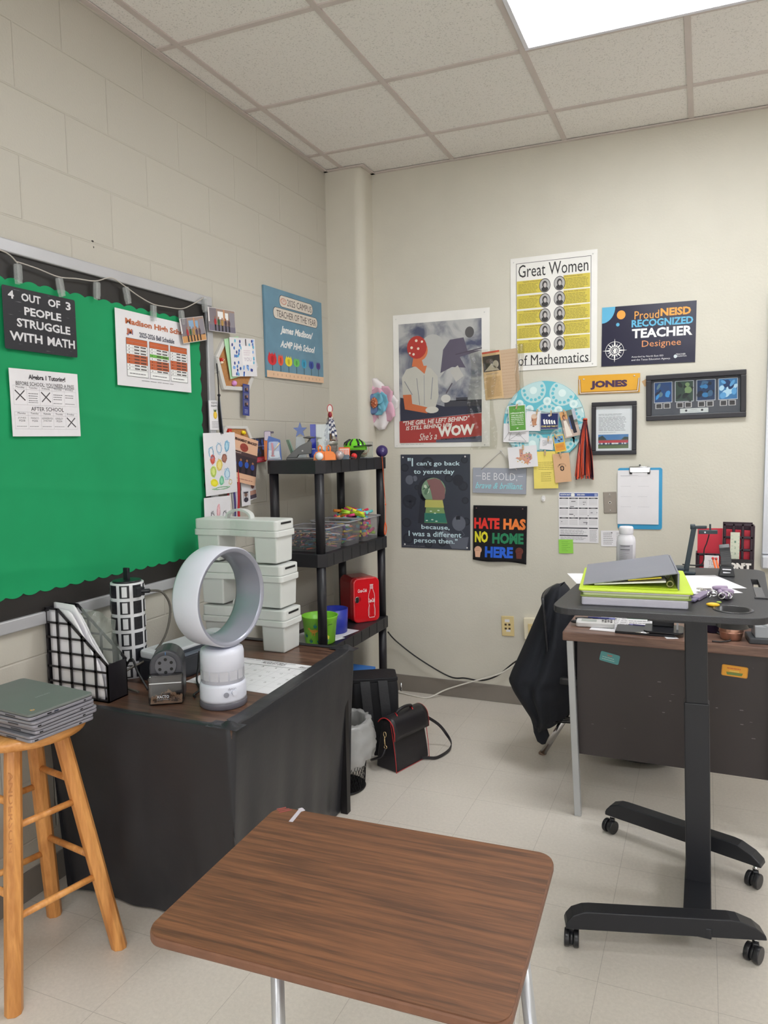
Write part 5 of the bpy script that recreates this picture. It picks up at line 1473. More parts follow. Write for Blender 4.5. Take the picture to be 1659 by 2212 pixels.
# pencil sharpener
t = thing('pencil_sharpener', 'black electric pencil sharpener with clear shavings tray', 'pencil sharpener', (.425, -2.19, TZ), rz=.57)
m_shb = mat('sharpener_grey', (62, 62, 68), rough=.3); m_shd = mat('sharpener_dial', (86, 86, 92), rough=.35)
def archp(w_, h_, n=14):
    r_ = w_ / 2
    return [(-r_, 0), (r_, 0), (r_, h_ - r_)] + [(r_ * math.cos(PI * i / n), h_ - r_ + r_ * math.sin(PI * i / n)) for i in range(1, n)] + [(-r_, h_ - r_)]
m_XZ = Matrix(((1, 0, 0, 0), (0, 0, -1, 0), (0, 1, 0, 0), (0, 0, 0, 1)))
b = MB(m_XZ); b.prism(archp(.104, .170), -.065, .030, m_shb); b.prism([p_ for p_ in archp(.104, .170) if p_[1] > .05] + [(-.052, .096), (.052, .096)][:0] + [(-.052, .092), (.052, .092)], .030, .040, m_shb); b.build('body', t, bevel=.006)
HH = .170
b = MB(m_XZ); b.prism([(.034 * math.cos(2 * PI * i / 32), .122 + .034 * math.sin(2 * PI * i / 32)) for i in range(32)], .04, .047, m_shd); b.build('dial', t, bevel=.001)
for i in range(6):
    a = PI / 2 + (i - 0) * PI / 3.0
    b = MB(m_XZ); b.prism([(.0052 * math.cos(2 * PI * q / 14) + .021 * math.cos(a), .0052 * math.sin(2 * PI * q / 14) + .122 + .021 * math.sin(a)) for q in range(14)], .0465, .0476, flat(12, 12, 14)); b.build('pencil_hole', t)
m_tray = glass('smoky_tray', (190, 190, 195), .06, .10)
b = MB(m_XZ); b.prism(rrect(-.054, .054, .002, .098, .008), .040, .072, m_tray); b.build('shavings_tray', t, bevel=.004)
b = MB(m_XZ); b.box(-.05, .05, .072, .075, .0725, .0735, flat(205, 205, 208, .15)); b.build('tray_lip', t)
b = MB(); m_shv = mat('pencil_shavings', (178, 140, 108), rough=.9)
rs = random.Random(4)
b.grid(lambda u, v: ((u - .5) * .098, -.034 - .036 * v, .006 + (.016 + .018 * math.exp(-((u - .55) / .22) ** 2) + .006 * math.sin(31 * u) * math.sin(17 * v)) * math.sin(PI * min(1, .2 + v))), 22, 8, m_shv, smooth=False)
for i in range(60):
    x = rs.uniform(-.045, .045); b.box(x, x + .005, -.068, -.066, .01 + .03 * rs.random() * math.exp(-(x / .035) ** 2), .014 + .03 * rs.random() * math.exp(-(x / .035) ** 2), flat(*rs.choice([(170, 135, 105), (120, 90, 70), (90, 70, 60)]), .9))
b.build('shavings', t)
s = Sheet(None, .045, .016); s.T('XACTO', 0, 0, .85, .6, flat(205, 205, 208, .3), bold=.02, l=1); s.G(.0, .7, 1, 1, 1, GREY, 1)
s.build('brand_mark', t, loc=(-.028, -.0727, .034), rot=(PI / 2, 0, 0))
b = MB(m_XZ); b.box(-.001, .001, .150, .166, .0402, .0408, flat(70, 120, 170)); b.build('marking', t)
# cord from sharpener to fan side
b = MB(); pts = [Vector((.40, -2.05, TZ + .09)), Vector((.42, -2.02, TZ + .05)), Vector((.44, -2.03, TZ + .008)), Vector((.45, -2.10, TZ + .005)), Vector((.47, -2.16, TZ + .005)), Vector((.50, -2.175, TZ + .006))]
pts = [Vector((.395, -1.98, TZ + .10)), Vector((.40, -1.995, TZ + .05)), Vector((.41, -2.02, TZ + .008)), Vector((.475, -2.09, TZ + .005)), Vector((.492, -2.145, TZ + .005)), Vector((.512, -2.165, TZ + .006))]
b.tube([p - pts[0] for p in smoothpath(pts, 6)], .0036, m_bk, 8)
tag(b.build('cable', loc=pts[0]), 'thin black cord lying between the pencil sharpener and the fan', 'cord')

# bladeless fan
m_fw = mat('fan_white', (202, 204, 216), rough=.28, k=1.25); m_fs = mat('fan_silver', (150, 152, 165), rough=.3, metal=.35, k=1.3); m_fg = mat('fan_grey_band', (90, 88, 96), rough=.4)
fy = -2.168; fx = xof(481, fy, TZ + .1)
t = thing('bladeless_fan', 'white bladeless ring fan on cylindrical base at corner of covered table', 'fan', (fx, fy, TZ))
b = MB(); b.lathe([(.072, 0), (.075, .004), (.075, .016), (.073, .022)], m_fg, n=48); b.build('foot_ring', t)
b = MB(); b.lathe([(.073, .022), (.0735, .03), (.0735, .070), (.070, .080)], m_fw, n=48); b.build('base', t)
b = MB(); b.lathe([(.069, .070), (.069, .172), (.066, .184), (.052, .190)], m_fw, n=48); b.build('body', t)
fdir = math.atan2(-.123, .993)
cam_a = math.atan2(CAM_LOC.y - fy, CAM_LOC.x - fx)
for k_ in range(14):
    a = k_ * 2 * PI / 14
    b = MB(); patch(a - .19, a + .19, .092, .122, .0696, mat('fan_grille', (176, 176, 184), rough=.5), b); b.build('air_grille', t)
a = cam_a + .45
b = MB(); b.cyl((.074 * math.cos(a), .074 * math.sin(a), .055), (.082 * math.cos(a), .082 * math.sin(a), .055), .008, m_fw, 20); b.build('knob', t)
a = cam_a + .12
b = MB(); b.cyl((.0750 * math.cos(a), .0750 * math.sin(a), .05), (.0765 * math.cos(a), .0765 * math.sin(a), .05), .0085, m_fs, 20); b.build('power_button', t)
s = Sheet(None, .026, .009); s.T('dyson', 0, 0, 1, 1, flat(120, 118, 126), l=1)
a = cam_a + .36
s.build('brand_mark', t, loc=(.0765 * math.cos(a) + .013 * math.sin(a), .0765 * math.sin(a) - .013 * math.cos(a), .072), rot=(PI / 2, 0, a + PI / 2))
# ring: axis along local X of the ring part
cz_ = zof(fx, fy, 1287) - TZ
Rr, Dp = .158, .105
prof = [(Rr - .012, -Dp / 2), (Rr - .004, -Dp / 2 + .0), (Rr, -Dp / 2 + .008), (Rr, Dp / 2 - .006), (Rr - .004, Dp / 2)]
prof_in = [(Rr - .004, Dp / 2), (Rr - .012, Dp / 2), (Rr - .016, Dp / 2 - .006)]
prof_bore = [(Rr - .016, Dp / 2 - .006), (Rr - .024, .0), (Rr - .030, -Dp / 2 + .012), (Rr - .022, -Dp / 2), (Rr - .012, -Dp / 2)]
RXm = Matrix.Rotation(fdir, 4, 'Z') @ Matrix.Rotation(PI / 2, 4, 'Y')
b = MB(Matrix.Translation((0, 0, cz_)) @ RXm); b.lathe(prof, m_fw, n=96, capb=False, capt=False); b.build('ring', t)
b = MB(Matrix.Translation((0, 0, cz_)) @ RXm); b.lathe(prof_in, m_fs, n=96, capb=False, capt=False); b.lathe(prof_bore, m_fs, n=96, capb=False, capt=False); o = b.build('ring_lining', t); o['label'] = 'silver inner lining'


# desk-pad calendar
s = Sheet(Matrix.Translation((.378, -1.70, TZ + .0012)) @ Matrix.Rotation(-.03, 4, 'Z'), .36, .33, WHITE, .001)
s.T('AUGUST 2025', .34, .05, .62, .12, INK); s.Ln([(.02, .19), (.96, .16)], .002, INK); s.G(.1, .02, .8, .05, 1, GREY); s.T('School Pad', .80, .06, .93, .13, INK, shear=.3)
for i in range(6): s.Ln([(.02 + .158 * i, .19), (.02 + .158 * i, .98)], .0008, LGREY)
for j in range(6): s.Ln([(.02, .19 + .158 * j), (.97, .19 + .158 * j)], .0008, LGREY)
for j in range(5):
    for i in range(6):
        n_ = j * 7 + i + 1
        if n_ <= 31: s.T(str(n_), .03 + .158 * i + .07, .2 + .158 * j + .01, .03 + .158 * i + .095, .2 + .158 * j + .045, MGREY)
tag(s.build('desk_calendar'), 'white desk pad calendar reading AUGUST 2025 lying on covered table', 'calendar')

# white stacking caddies: three units
m_cad = mat('caddy_white', (206, 208, 206), rough=.4, k=1.2)
m_slot = flat(26, 26, 28)
CX0, CX1, CY0, CY1 = .118, .512, -1.600, -1.462
UH = .179
def caddy(k_, dx, dy, label):
    t = thing('storage_caddy', label, 'storage caddy', (CX0 + dx, CY0 + dy, TZ + UH * k_), group='white stacking caddies')
    W_, D_ = CX1 - CX0, CY1 - CY0
    for (x0, x1, nm) in ((W_ - .112, W_ - .006, 'bin'), (.008, .115, 'bin')):
        b = MB()
        n0 = [(x0 + .003, .009), (x1 - .003, .009), (x1 - .003, D_ - .009), (x0 + .003, D_ - .009)]
        n1 = [(x0, .006), (x1, .006), (x1, D_ - .006), (x0, D_ - .006)]
        v = [(x, y, 0) for x, y in n0] + [(x, y, .112) for x, y in n1]
        b.add(v, [(3, 2, 1, 0), (4, 5, 6, 7), (0, 1, 5, 4), (1, 2, 6, 5), (2, 3, 7, 6), (3, 0, 4, 7)], m_cad)
        b.build(nm, t, bevel=.006)
    def wobble(zb_, zt_, ex, nm):
        out = []
        pts = rrect(-ex, W_ + ex, -ex, D_ + ex, .018, 6)
        # waisted long sides
        dense = []
        for i in range(len(pts)):
            a, c = Vector(pts[i]), Vector(pts[(i + 1) % len(pts)])
            n = max(1, int((c - a).length / .03))
            for q in range(n): dense.append(a.lerp(c, q / n))
        for p in dense:
            d_ = math.exp(-((p.x - W_ * .42) / .06) ** 2) * .014
            y = p.y
            if p.y < D_ * .2: y += d_
            if p.y > D_ * .8: y -= d_
            out.append((p.x, y))
        b = MB(); b.prism(out, zb_, zt_, m_cad); return b
    wobble(.105, .130, .004, 'rim').build('lower_rim', t, bevel=.003)
    b = wobble(.130, .172, .001, 'tray'); b.build('tray', t, bevel=.005)
    b = MB(); b.box(W_ * .93, W_ + .0025, -.002, .0, 0, 0, m_cad) if False else None
    b = MB(); b.box(W_ - .0, W_ + .0024, .03, D_ - .03, .155, .163, m_slot); b.build('slot', t)
    # arched carrying handle in the middle
    b = MB()
    pts = [(W_ * .30, D_ / 2, .168), (W_ * .32, D_ / 2, .190), (W_ * .40, D_ / 2, .205), (W_ * .50, D_ / 2, .205), (W_ * .58, D_ / 2, .190), (W_ * .60, D_ / 2, .168)]
    P_ = smoothpath(pts, 4)
    for i in range(len(P_) - 1): b.bar(P_[i], P_[i + 1], .030, .008, m_cad, up=(0, 1, 0)) if False else b.bar(P_[i], P_[i + 1] + (P_[i + 1] - P_[i]) * .1, .030, .009, m_cad, up=(0, 0, 1) if abs((P_[i + 1] - P_[i]).normalized().z) < .9 else (1, 0, 0))
    b.build('handle', t)
caddy(0, .010, 0, 'white storage caddy, lowest of the stack of three')
caddy(1, .0, 0, 'white storage caddy in the middle of the stack of three')
caddy(2, -.014, 0, 'white storage caddy, topmost of the stack of three')

# ================================================================== shelf unit
SX0, SX1, SY0, SY1 = .088, .404, -1.029, -.235
SZ = [1.418, .975, .520, .075]
m_shelf = mat('black_shelf_plastic', (36, 35, 40), rough=.42, k=1.1, bump=.2, bscale=120)
t = thing('shelf_unit', 'black plastic four tier shelf unit in the corner', 'shelf', ((SX0 + SX1) / 2, (SY0 + SY1) / 2, 0))
sx_, sy_ = (SX1 - SX0) / 2, (SY1 - SY0) / 2
def cham(ex): c = .035; return [(-sx_ - ex + c, -sy_ - ex), (sx_ + ex - c, -sy_ - ex), (sx_ + ex, -sy_ - ex + c), (sx_ + ex, sy_ + ex - c), (sx_ + ex - c, sy_ + ex), (-sx_ - ex + c, sy_ + ex), (-sx_ - ex, sy_ + ex - c), (-sx_ - ex, -sy_ - ex + c)]
for z in SZ:
    b = MB(); b.prism(cham(0), z - .063, z, m_shelf)
    for i in range(7):
        y = -sy_ + .10 + i * .10
        b.box(sx_ - .001, sx_ + .002, y - .0015, y + .0015, z - .060, z - .004, flat(18, 18, 20))
    b.build('shelf_board', t, bevel=.004)
zs = SZ + [0.0]
for (px_, py_) in ((sx_ - .035, -sy_ + .035), (-sx_ + .035, -sy_ + .035), (sx_ - .035, sy_ - .035), (-sx_ + .035, sy_ - .035)):
    for i in range(4):
        z1 = zs[i] - .063; z0 = zs[i + 1] if i < 3 else 0
        if i == 3: z1 = SZ[3] - .063
        b = MB(); b.cyl((px_, py_, z0), (px_, py_, z1), .0225 if i < 3 else .02, m_shelf, 20); b.build('post', t)

# things on the top shelf; x chosen from the sight line, y = depth on the shelf
ZT = SZ[0]
def topx(u, y): return xof(u, y, ZT)
m_or = mat('orange_plastic', (226, 122, 50), rough=.35)
# orange clip with two loops
x = topx(702, -.96); t = thing('orange_clip', 'orange plastic clip with two loops on top shelf', 'clip', (x, -.96, ZT), rz=.38)
b = MB(m_XZ)
b.prism([(-.052, 0), (.052, 0), (.050, .024), (.040, .038), (.024, .043), (.004, .042), (0, .038), (-.004, .042), (-.024, .043), (-.040, .038), (-.050, .024)], -.020, .020, m_or)
b.box(-.001, .001, .002, .036, .0201, .0206, flat(176, 84, 34))
b.build('body', t, bevel=.005)
for dx in (-.022, .018):
    b = MB(m_XZ); b.tube([(dx - .008, .03, 0), (dx - .008, .062, 0), (dx, .070, 0), (dx + .008, .062, 0), (dx + .008, .03, 0)], .0035, m_or, 8); b.build('loop', t)
def sph(u, y, r_, m, label, name, cat='ball', z=ZT, extra=None):
    x = xof(u, y, z)
    b = MB(); b.ball((0, 0, r_), r_, m, 28)
    o = tag(b.build(name, loc=(x, y, z)), label, cat)
    return o
sph(690, -1.005, .019, mat('white_ball', (214, 214, 220), rough=.3, k=1.25), 'small white ball at front edge of top shelf', 'golf_ball')
sph(733, -.90, .022, mat('silver_ball', (168, 158, 158), rough=.3, metal=.3), 'silver grey ball beside the orange clip', 'ball')
sph(765, -.80, .015, mat('red_ball', (196, 40, 40), rough=.3), 'small red ball in front of the baseball', 'ball')
o = sph(825, -.30, .033, mat('purple_ball', (58, 44, 98), rough=.3), 'dark purple ball at the right end of top shelf', 'ball')
x825 = o.location.x
b = MB(); b.add([(.0, -.0334, .03), (.006, -.0334, .03), (.006, -.0334, .04), (0, -.0334, .04)], [(0, 1, 2, 3)], flat(150, 140, 180)); b.build('logo_mark', o, rot=(0, 0, .5))
# orange yoyo string
b = MB(); p = [Vector((SX1 + .004, -.33, ZT + .004)), Vector((SX1 + .006, -.325, ZT - .05)), Vector((SX1 + .012, -.32, ZT - .2)), Vector((SX1 + .016, -.318, ZT - .26)), Vector((SX1 + .014, -.32, ZT - .36))]
b.tube([q - p[0] for q in smoothpath(p, 5)], .0016, mat('orange_cord', (214, 92, 46), rough=.6), 6)
lp = smoothpath([(p[-1] + Vector((0, 0, 0))), p[-1] + Vector((.004, .004, -.03)), p[-1] + Vector((.0, .0, -.065)), p[-1] + Vector((-.002, -.01, -.06)), p[-1] + Vector((-.001, -.008, -.02)), p[-1]], 4)
b.tube([q - p[0] for q in lp], .003, mat('orange_cord', (214, 92, 46)), 6)
b.ball(tuple(p[3] - p[0]), .005, mat('orange_cord', (214, 92, 46)), 8)
tag(b.build('orange_string', loc=p[0]), 'orange knotted string hanging off the right end of top shelf', 'string')
# hole punch
x = topx(655, -.93); t = thing('hole_punch', 'grey heavy duty punch on the top shelf, left of the orange clip', 'hole punch', (x, -.93, ZT), rz=.38)
m_hp = mat('grey_punch_metal', (92, 92, 92), rough=.45, metal=.1)
b = MB(); b.box(-.080, .062, -.022, .022, 0, .012, m_hp); b.build('base', t, bevel=.005)
b = MB(m_XZ); b.prism([(-.08, .012), (-.045, .045), (-.012, .07), (.035, .092), (.042, .085), (.042, .03), (-.02, .026), (-.03, .012)], -.018, .018, m_hp); b.build('body', t, bevel=.003)
b = MB(); b.tube([(.02, 0, .08), (.038, 0, .105)], .004, m_hp, 8); b.lathe([(.0, .102), (.028, .106), (.030, .110), (.0, .116)], m_hp, c=(.032, 0, 0), n=24, capb=False, capt=False); b.build('lever', t)
b = MB(); b.cyl((.0, -.019, .045), (.0, -.022, .045), .004, flat(170, 168, 165, .3), 12); b.build('bolt', t)
sph(679, -.89, .026, mat('blue_ball', (44, 60, 140), rough=.4), 'blue ball behind the grey punch', 'ball')
# star award
x = topx(650, -.80); t = thing('star_award', 'clear crystal award topped with a blue star', 'award', (x, -.80, ZT), rz=.40)
m_cry = glass('crystal', (235, 240, 245), .04, .22); m_bs = mat('blue_star', (38, 70, 140), rough=.12)
b = MB(); v = [(-.030, -.012, 0), (.030, -.012, 0), (.030, .012, 0), (-.030, .012, 0), (-.020, -.010, .115), (.020, -.010, .115), (.020, .010, .115), (-.020, .010, .115)]
b.add(v, [(3, 2, 1, 0), (4, 5, 6, 7), (0, 1, 5, 4), (1, 2, 6, 5), (2, 3, 7, 6), (3, 0, 4, 7)], m_cry); b.build('crystal_base', t)
sp = [(.036 * (1 if i % 2 == 0 else .42) * math.sin(PI * i / 5), .147 + .040 * (1 if i % 2 == 0 else .42) * math.cos(PI * i / 5)) for i in range(10)]
b = MB(m_XZ); b.prism(sp, -.011, .011, m_bs); b.build('star', t)
# tall glass block award
x = topx(686, -.72); t = thing('glass_award', 'tall clear glass block award with blue left edge', 'award', (x + .012, -.72, ZT), rz=.40)
b = MB(); b.box(-.016, .052, -.012, .012, 0, .176, glass('award_glass', (226, 232, 232), .08, .07)); b.build('glass_block', t)
b = MB(); b.box(-.044, -.016, -.013, .013, .0, .177, mat('award_blue', (30, 42, 150), rough=.15)); b.build('blue_edge', t)
s = Sheet(None, .022, .035, flat(190, 180, 195), .0003); s.E(.5, .5, .3, .3, flat(170, 60, 80), 1); s.build('emblem', t, loc=(-.042, -.0145, .055), rot=(PI / 2, 0, 0))
# leaning glass plaque
x = topx(626, -.90); t = thing('glass_plaque', 'tilted greenish glass plaque leaning on the top shelf', 'plaque', (x, -.85, ZT), rz=.75)
b = MB(Matrix.Rotation(-.32, 4, 'Y')); b.box(-.003, .003, -.03, .03, 0, .105, glass('green_glass', (190, 220, 205), .05, .45)); b.box(.0031, .0036, -.018, .018, .03, .08, flat(190, 200, 190)); b.build('plate', t)
# blue toy package with red and cream bits, orange foam behind
x = topx(594, -.93); t = thing('blister_package', 'blue and clear toy package with red piece and wooden stick', 'toy package', (x, -.93, ZT), rz=.45)
b = MB(m_XZ); b.prism([(-.038, .002), (.034, .002), (.028, .10), (-.028, .12), (-.034, .10)], -.002, .002, mat('blue_print_card', (70, 100, 165), rough=.4)); b.prism([(-.034, .004), (.03, .004), (.02, .045), (-.03, .05)], .0022, .003, flat(190, 196, 206)); b.build('backing_card', t)
b = MB(m_XZ); b.prism(rrect(-.028, .026, .012, .092, .012), .004, .02, glass('blister_plastic', (235, 238, 240), .08, .06)); b.build('blister', t)
b = MB(m_XZ); b.tube([(-.012, .085, .01), (-.008, .05, .012), (-.010, .02, .01)], .005, flat(180, 50, 70, .4), 8); b.tube([(-.002, .05, .014), (.026, .085, .018)], .0035, flat(220, 195, 150, .5), 8); b.ball((-.008, .022, .012), .008, flat(185, 40, 50, .4), 10, (1.3, .5, .6)); b.build('contents', t)
b = MB(m_XZ); b.prism(rrect(-.048, -.018, .098, .142, .006), -.001, .0015, flat(186, 176, 190)); b.prism(rrect(-.050, -.016, .096, .144, .007), -.002, -.001, flat(70, 60, 84)); b.prism(rrect(-.02, -.002, .132, .142, .004), -.002, -.001, flat(90, 84, 100)); b.build('hang_tag', t)
x = topx(566, -.93); t = MB(m_XZ)
t.prism([(-.012, 0), (.045, 0), (.018, .045), (.02, .075), (.014, .095), (.0, .105), (-.012, .104), (-.022, .112), (-.034, .112), (-.038, .104), (-.052, .108), (-.062, .1), (-.06, .09), (-.03, .082), (-.02, .06), (-.022, .03)], -.006, .006, m_or)
tag(t.build('foam_hand', loc=(x, -.90, ZT), rot=(0, 0, .42), bevel=.003), 'flat orange scalloped hand shape at left end of top shelf', 'toy')
# jar with pebbles, paddle and ribbons
x = topx(715, -.66); t = thing('pebble_jar', 'glass jar of pebbles holding a wooden paddle tied with ribbons', 'jar', (x, -.66, ZT))
m_peb = mat('pebbles', (120, 92, 78), rough=.8, bump=1, bscale=160, vary=.5, vscale=120)
b = MB(); b.lathe([(.033, .003), (.036, .01), (.036, .066), (.033, .074)], glass('jar_glass', (235, 240, 240), .05, .15), n=32, capt=False); b.build('glass_jar', t)
b = MB(); b.lathe([(.032, .004), (.034, .012), (.034, .064), (.030, .073)], m_peb, n=32)
rs = random.Random(12)
for i in range(46):
    a = rs.random() * 6.28; r_ = .028 * rs.random() ** .5
    b.ball((r_ * math.cos(a), r_ * math.sin(a), .093 + .004 * rs.random()), .0052, flat(*rs.choice([(170, 130, 110), (130, 95, 78), (195, 165, 145), (105, 78, 66)]), .7), 6, (1, 1, .7))
b.build('pebbles', t)
b = MB(); b.lathe([(.0365, .072), (.0375, .075), (.0375, .09), (.036, .092), (.030, .092)], mat('jar_band', (150, 148, 142), rough=.3, metal=.6), n=32, capb=False, capt=False); b.build('lid_band', t)
b = MB(); b.cyl((0, 0, .09), (0, 0, .20), .004, flat(196, 160, 124), 12); b.build('stick', t)
b = MB(Matrix.Rotation(.4, 4, 'Z') @ m_XZ); b.prism([(-.012, .155), (.012, .155), (.016, .20), (.012, .245), (-.010, .245), (-.014, .20)], -.004, .004, mat('paddle_wood', (206, 168, 130), rough=.6)); b.build('paddle', t, bevel=.002)
b = MB(Matrix.Rotation(.4, 4, 'Z') @ m_XZ); b.prism([(.015 * math.cos(2 * PI * i / 24), .255 + .024 * math.sin(2 * PI * i / 24)) for i in range(24)], -.0035, .0035, flat(170, 60, 62)); b.prism([(.011 * math.cos(2 * PI * i / 24), .255 + .019 * math.sin(2 * PI * i / 24)) for i in range(24)], .0036, .004, flat(214, 210, 208)); b.G if False else None
b.build('paper_tag', t)
b = MB(); b.ball((.004, -.008, .225), .011, flat(140, 30, 50, .4), 12, (1, .8, 1.4)); b.build('red_knot', t)
mch = flat(210, 208, 210, .4); mnv = flat(36, 44, 82, .4); msv = mat('silver_ribbon', (160, 160, 166), rough=.2, metal=.6)
for i in range(9):
    a = -2.4 + i * .62; b = MB()
    def rb(u, v, a=a, i=i):
        r_ = .008 + .026 * v ** .7; w_ = .020 * (.5 + v)
        c_ = Vector((math.cos(a) * r_, math.sin(a) * r_ * .6, .222 - (.105 + .02 * math.sin(i * 2)) * v))
        sd = Vector((-math.sin(a), math.cos(a), 0)) * (u - .5) * w_
        return c_ + sd + Vector((0, 0, .006 * math.sin(14 * v + i)))
    n = 12
    for j in range(n):
        for q in range(2):
            m_ = msv if i % 3 == 1 else (mch if (j + q) % 2 else mnv)
            b.grid(lambda u, v, j=j, q=q: rb((q + u) / 2, (j + v) / n + (.04 if q else 0)), 1, 1, m_, smooth=False)
    b.build('ribbon', t)
# striped orange card box, helmet, baseball in a clear case, grey toy
x = topx(748, -.72); b = MB(m_XZ); b.box(-.028, .028, 0, .058, -.010, .010, mat('orange_box', (226, 98, 48), rough=.5))
for i in range(6): b.box(-.022 + i * .008, -.018 + i * .008, .018, .045, .0102, .0106, flat(225, 215, 210))
b.box(-.024, .024, .046, .052, .0102, .0106, flat(225, 205, 190))
tag(b.build('card_box', loc=(x - .01, -.72, ZT), rot=(0, 0, .5)), 'orange and white striped small box on the top shelf', 'box')
x = topx(742, -.84); t = thing('toy_whistle', 'slate grey toy piece lying right of the silver ball', 'toy', (x + .005, -.84, ZT), rz=.3)
b = MB(); b.box(-.02, .025, -.01, .01, 0, .022, mat('slate_plastic', (92, 106, 118), rough=.4)); b.cyl((-.012, -.012, .018), (-.012, .012, .018), .014, mat('slate_plastic', (92, 106, 118)), 16); b.build('body', t, bevel=.003)
b = MB(); b.tube([(.02, 0, .012), (.04, 0, .008), (.05, .01, .006)], .004, flat(40, 44, 50, .4), 8); b.build('tail', t)
x = topx(770, -.66); t = thing('toy_helmet', 'lime green and black toy helmet sitting over the baseball case', 'helmet', (x - .006, -.66, ZT))
m_hg = mat('helmet_green', (108, 198, 48), rough=.2); m_hk = mat('helmet_black', (34, 34, 38), rough=.25)
b = MB()
def hel(u, v):
    a = u * 2 * PI; ph = v * PI / 2 * 1.12
    return (.060 * math.cos(a) * math.cos(ph - .17), .048 * math.sin(a) * math.cos(ph - .17), .052 + .048 * math.sin(ph - .17))
b.grid(hel, 36, 12, m_hg); b.build('shell', t, solid=.003)
b = MB()
for i in range(5):
    a = -2.9 + i * .62 + .15 * (i % 2)
    b.tube([(.0602 * math.cos(a) * .95, .049 * math.sin(a) * .95, .066), (.055 * math.cos(a), .043 * math.sin(a), .080), (.030 * math.cos(a), .024 * math.sin(a), .096)], .0045 + .0015 * (i % 2), m_hk, 6)
b.build('vent', t)
b = MB(); b.grid(lambda u, v: ((.045 + .045 * v) * math.cos((u - .5) * 2.2 - .2) + .0, (.045 + .030 * v) * math.sin((u - .5) * 2.2 - .2), .058 + .004 * v + .006 * math.sin(PI * u)), 16, 5, m_hk); b.build('visor', t, solid=.004)
b = MB(); b.grid(lambda u, v: (.059 * math.cos(u * 2 * PI), .049 * math.sin(u * 2 * PI), .046 + .012 * v), 32, 2, m_hg); b.build('lower_shell', t, solid=.003)
b = MB(); b.lathe([(.022, 0), (.030, .02), (.050, .042)], m_hk, n=24, capt=False); b.build('liner', t)
x = topx(783, -.54); t = thing('baseball_case', 'clear display cube at right of toy helmet holding a baseball', 'display case', (x, -.54, ZT), rz=.1)
h_ = .043; b = MB(); b.box(-h_, h_, -h_, h_, 0, .004, m_cry)
for sx in (-1, 1):
    for sy in (-1, 1): b.box(sx * h_ - .001, sx * h_ + .001, sy * h_ - .001, sy * h_ + .001, .004, .084, glass('case_edge', (235, 238, 238), .05, .5))
b.box(-h_, h_, -h_, h_, .083, .085, glass('case_plastic', (240, 245, 245), .03, .06)); b.box(-h_, h_, -h_ - .0005, -h_, .004, .084, glass('case_plastic', (240, 245, 245))); b.box(h_, h_ + .0005, -h_, h_, .004, .084, glass('case_plastic', (240, 245, 245)))
b.build('clear_cube', t)
t = thing('baseball', 'worn cream baseball with writing inside the clear cube', 'baseball', (x, -.54, ZT + .005))
b = MB(); b.ball((0, 0, .036), .036, mat('baseball_leather', (205, 190, 165), rough=.6, vary=.1, vscale=60), 32); b.build('ball', t)
b = MB()
pts = [(.0363 * math.cos(q) * math.cos(.55 * math.sin(2 * q)), .0363 * math.sin(q) * math.cos(.55 * math.sin(2 * q)), .036 + .0363 * math.sin(.55 * math.sin(2 * q))) for q in [2 * PI * i / 60 for i in range(60)]]
b.tube(pts, .0011, flat(170, 60, 55), 5, closed=True); b.build('stitching', t)
b = MB(); b.tube([(.012, -.0345, .04), (.018, -.032, .046), (.022, -.0295, .038), (.028, -.024, .044)], .0007, flat(60, 60, 90), 5); b.build('signature', t)

# ---------------- second tier: clear bins with pencils, crayons and highlighters
Z2 = SZ[1]
m_binc = glass('clear_bin', (215, 214, 218), .12, .16)
def cbin(x0, x1, y0, y1, h_, label):
    t = thing('clear_bin', label, 'storage bin', ((x0 + x1) / 2, (y0 + y1) / 2, Z2), group='clear bins on the second shelf')
    hx_, hy_ = (x1 - x0) / 2, (y1 - y0) / 2
    b = MB(); r0 = rrect(-hx_ + .012, hx_ - .012, -hy_ + .012, hy_ - .012, .02, 4); r1 = rrect(-hx_, hx_, -hy_, hy_, .022, 4); n = len(r0)
    v = [(x, y, .001) for x, y in r0] + [(x, y, h_) for x, y in r1]
    b.add(v, [(i, (i + 1) % n, n + (i + 1) % n, n + i) for i in range(n)] + [tuple(range(n - 1, -1, -1))], m_binc, False); b.build('tub', t)
    b = MB(); b.tube([(x, y, h_) for x, y in rrect(-hx_ - .003, hx_ + .003, -hy_ - .003, hy_ + .003, .022, 4)], .004, glass('bin_rim', (220, 220, 224), .12, .45), 6, closed=True); b.build('rim', t)
    return t
B1 = (.150, .385, -.960, -.760); B2 = (.170, .390, -.735, -.560); B3 = (.170, .395, -.535, -.330)
cbin(*B1, .115, 'clear bin full of coloured pencils, nearest on the second shelf')
cbin(*B2, .125, 'clear bin of crayons between the pencil bin and highlighter bin')
cbin(*B3, .125, 'clear bin heaped with highlighters at far end of second shelf')
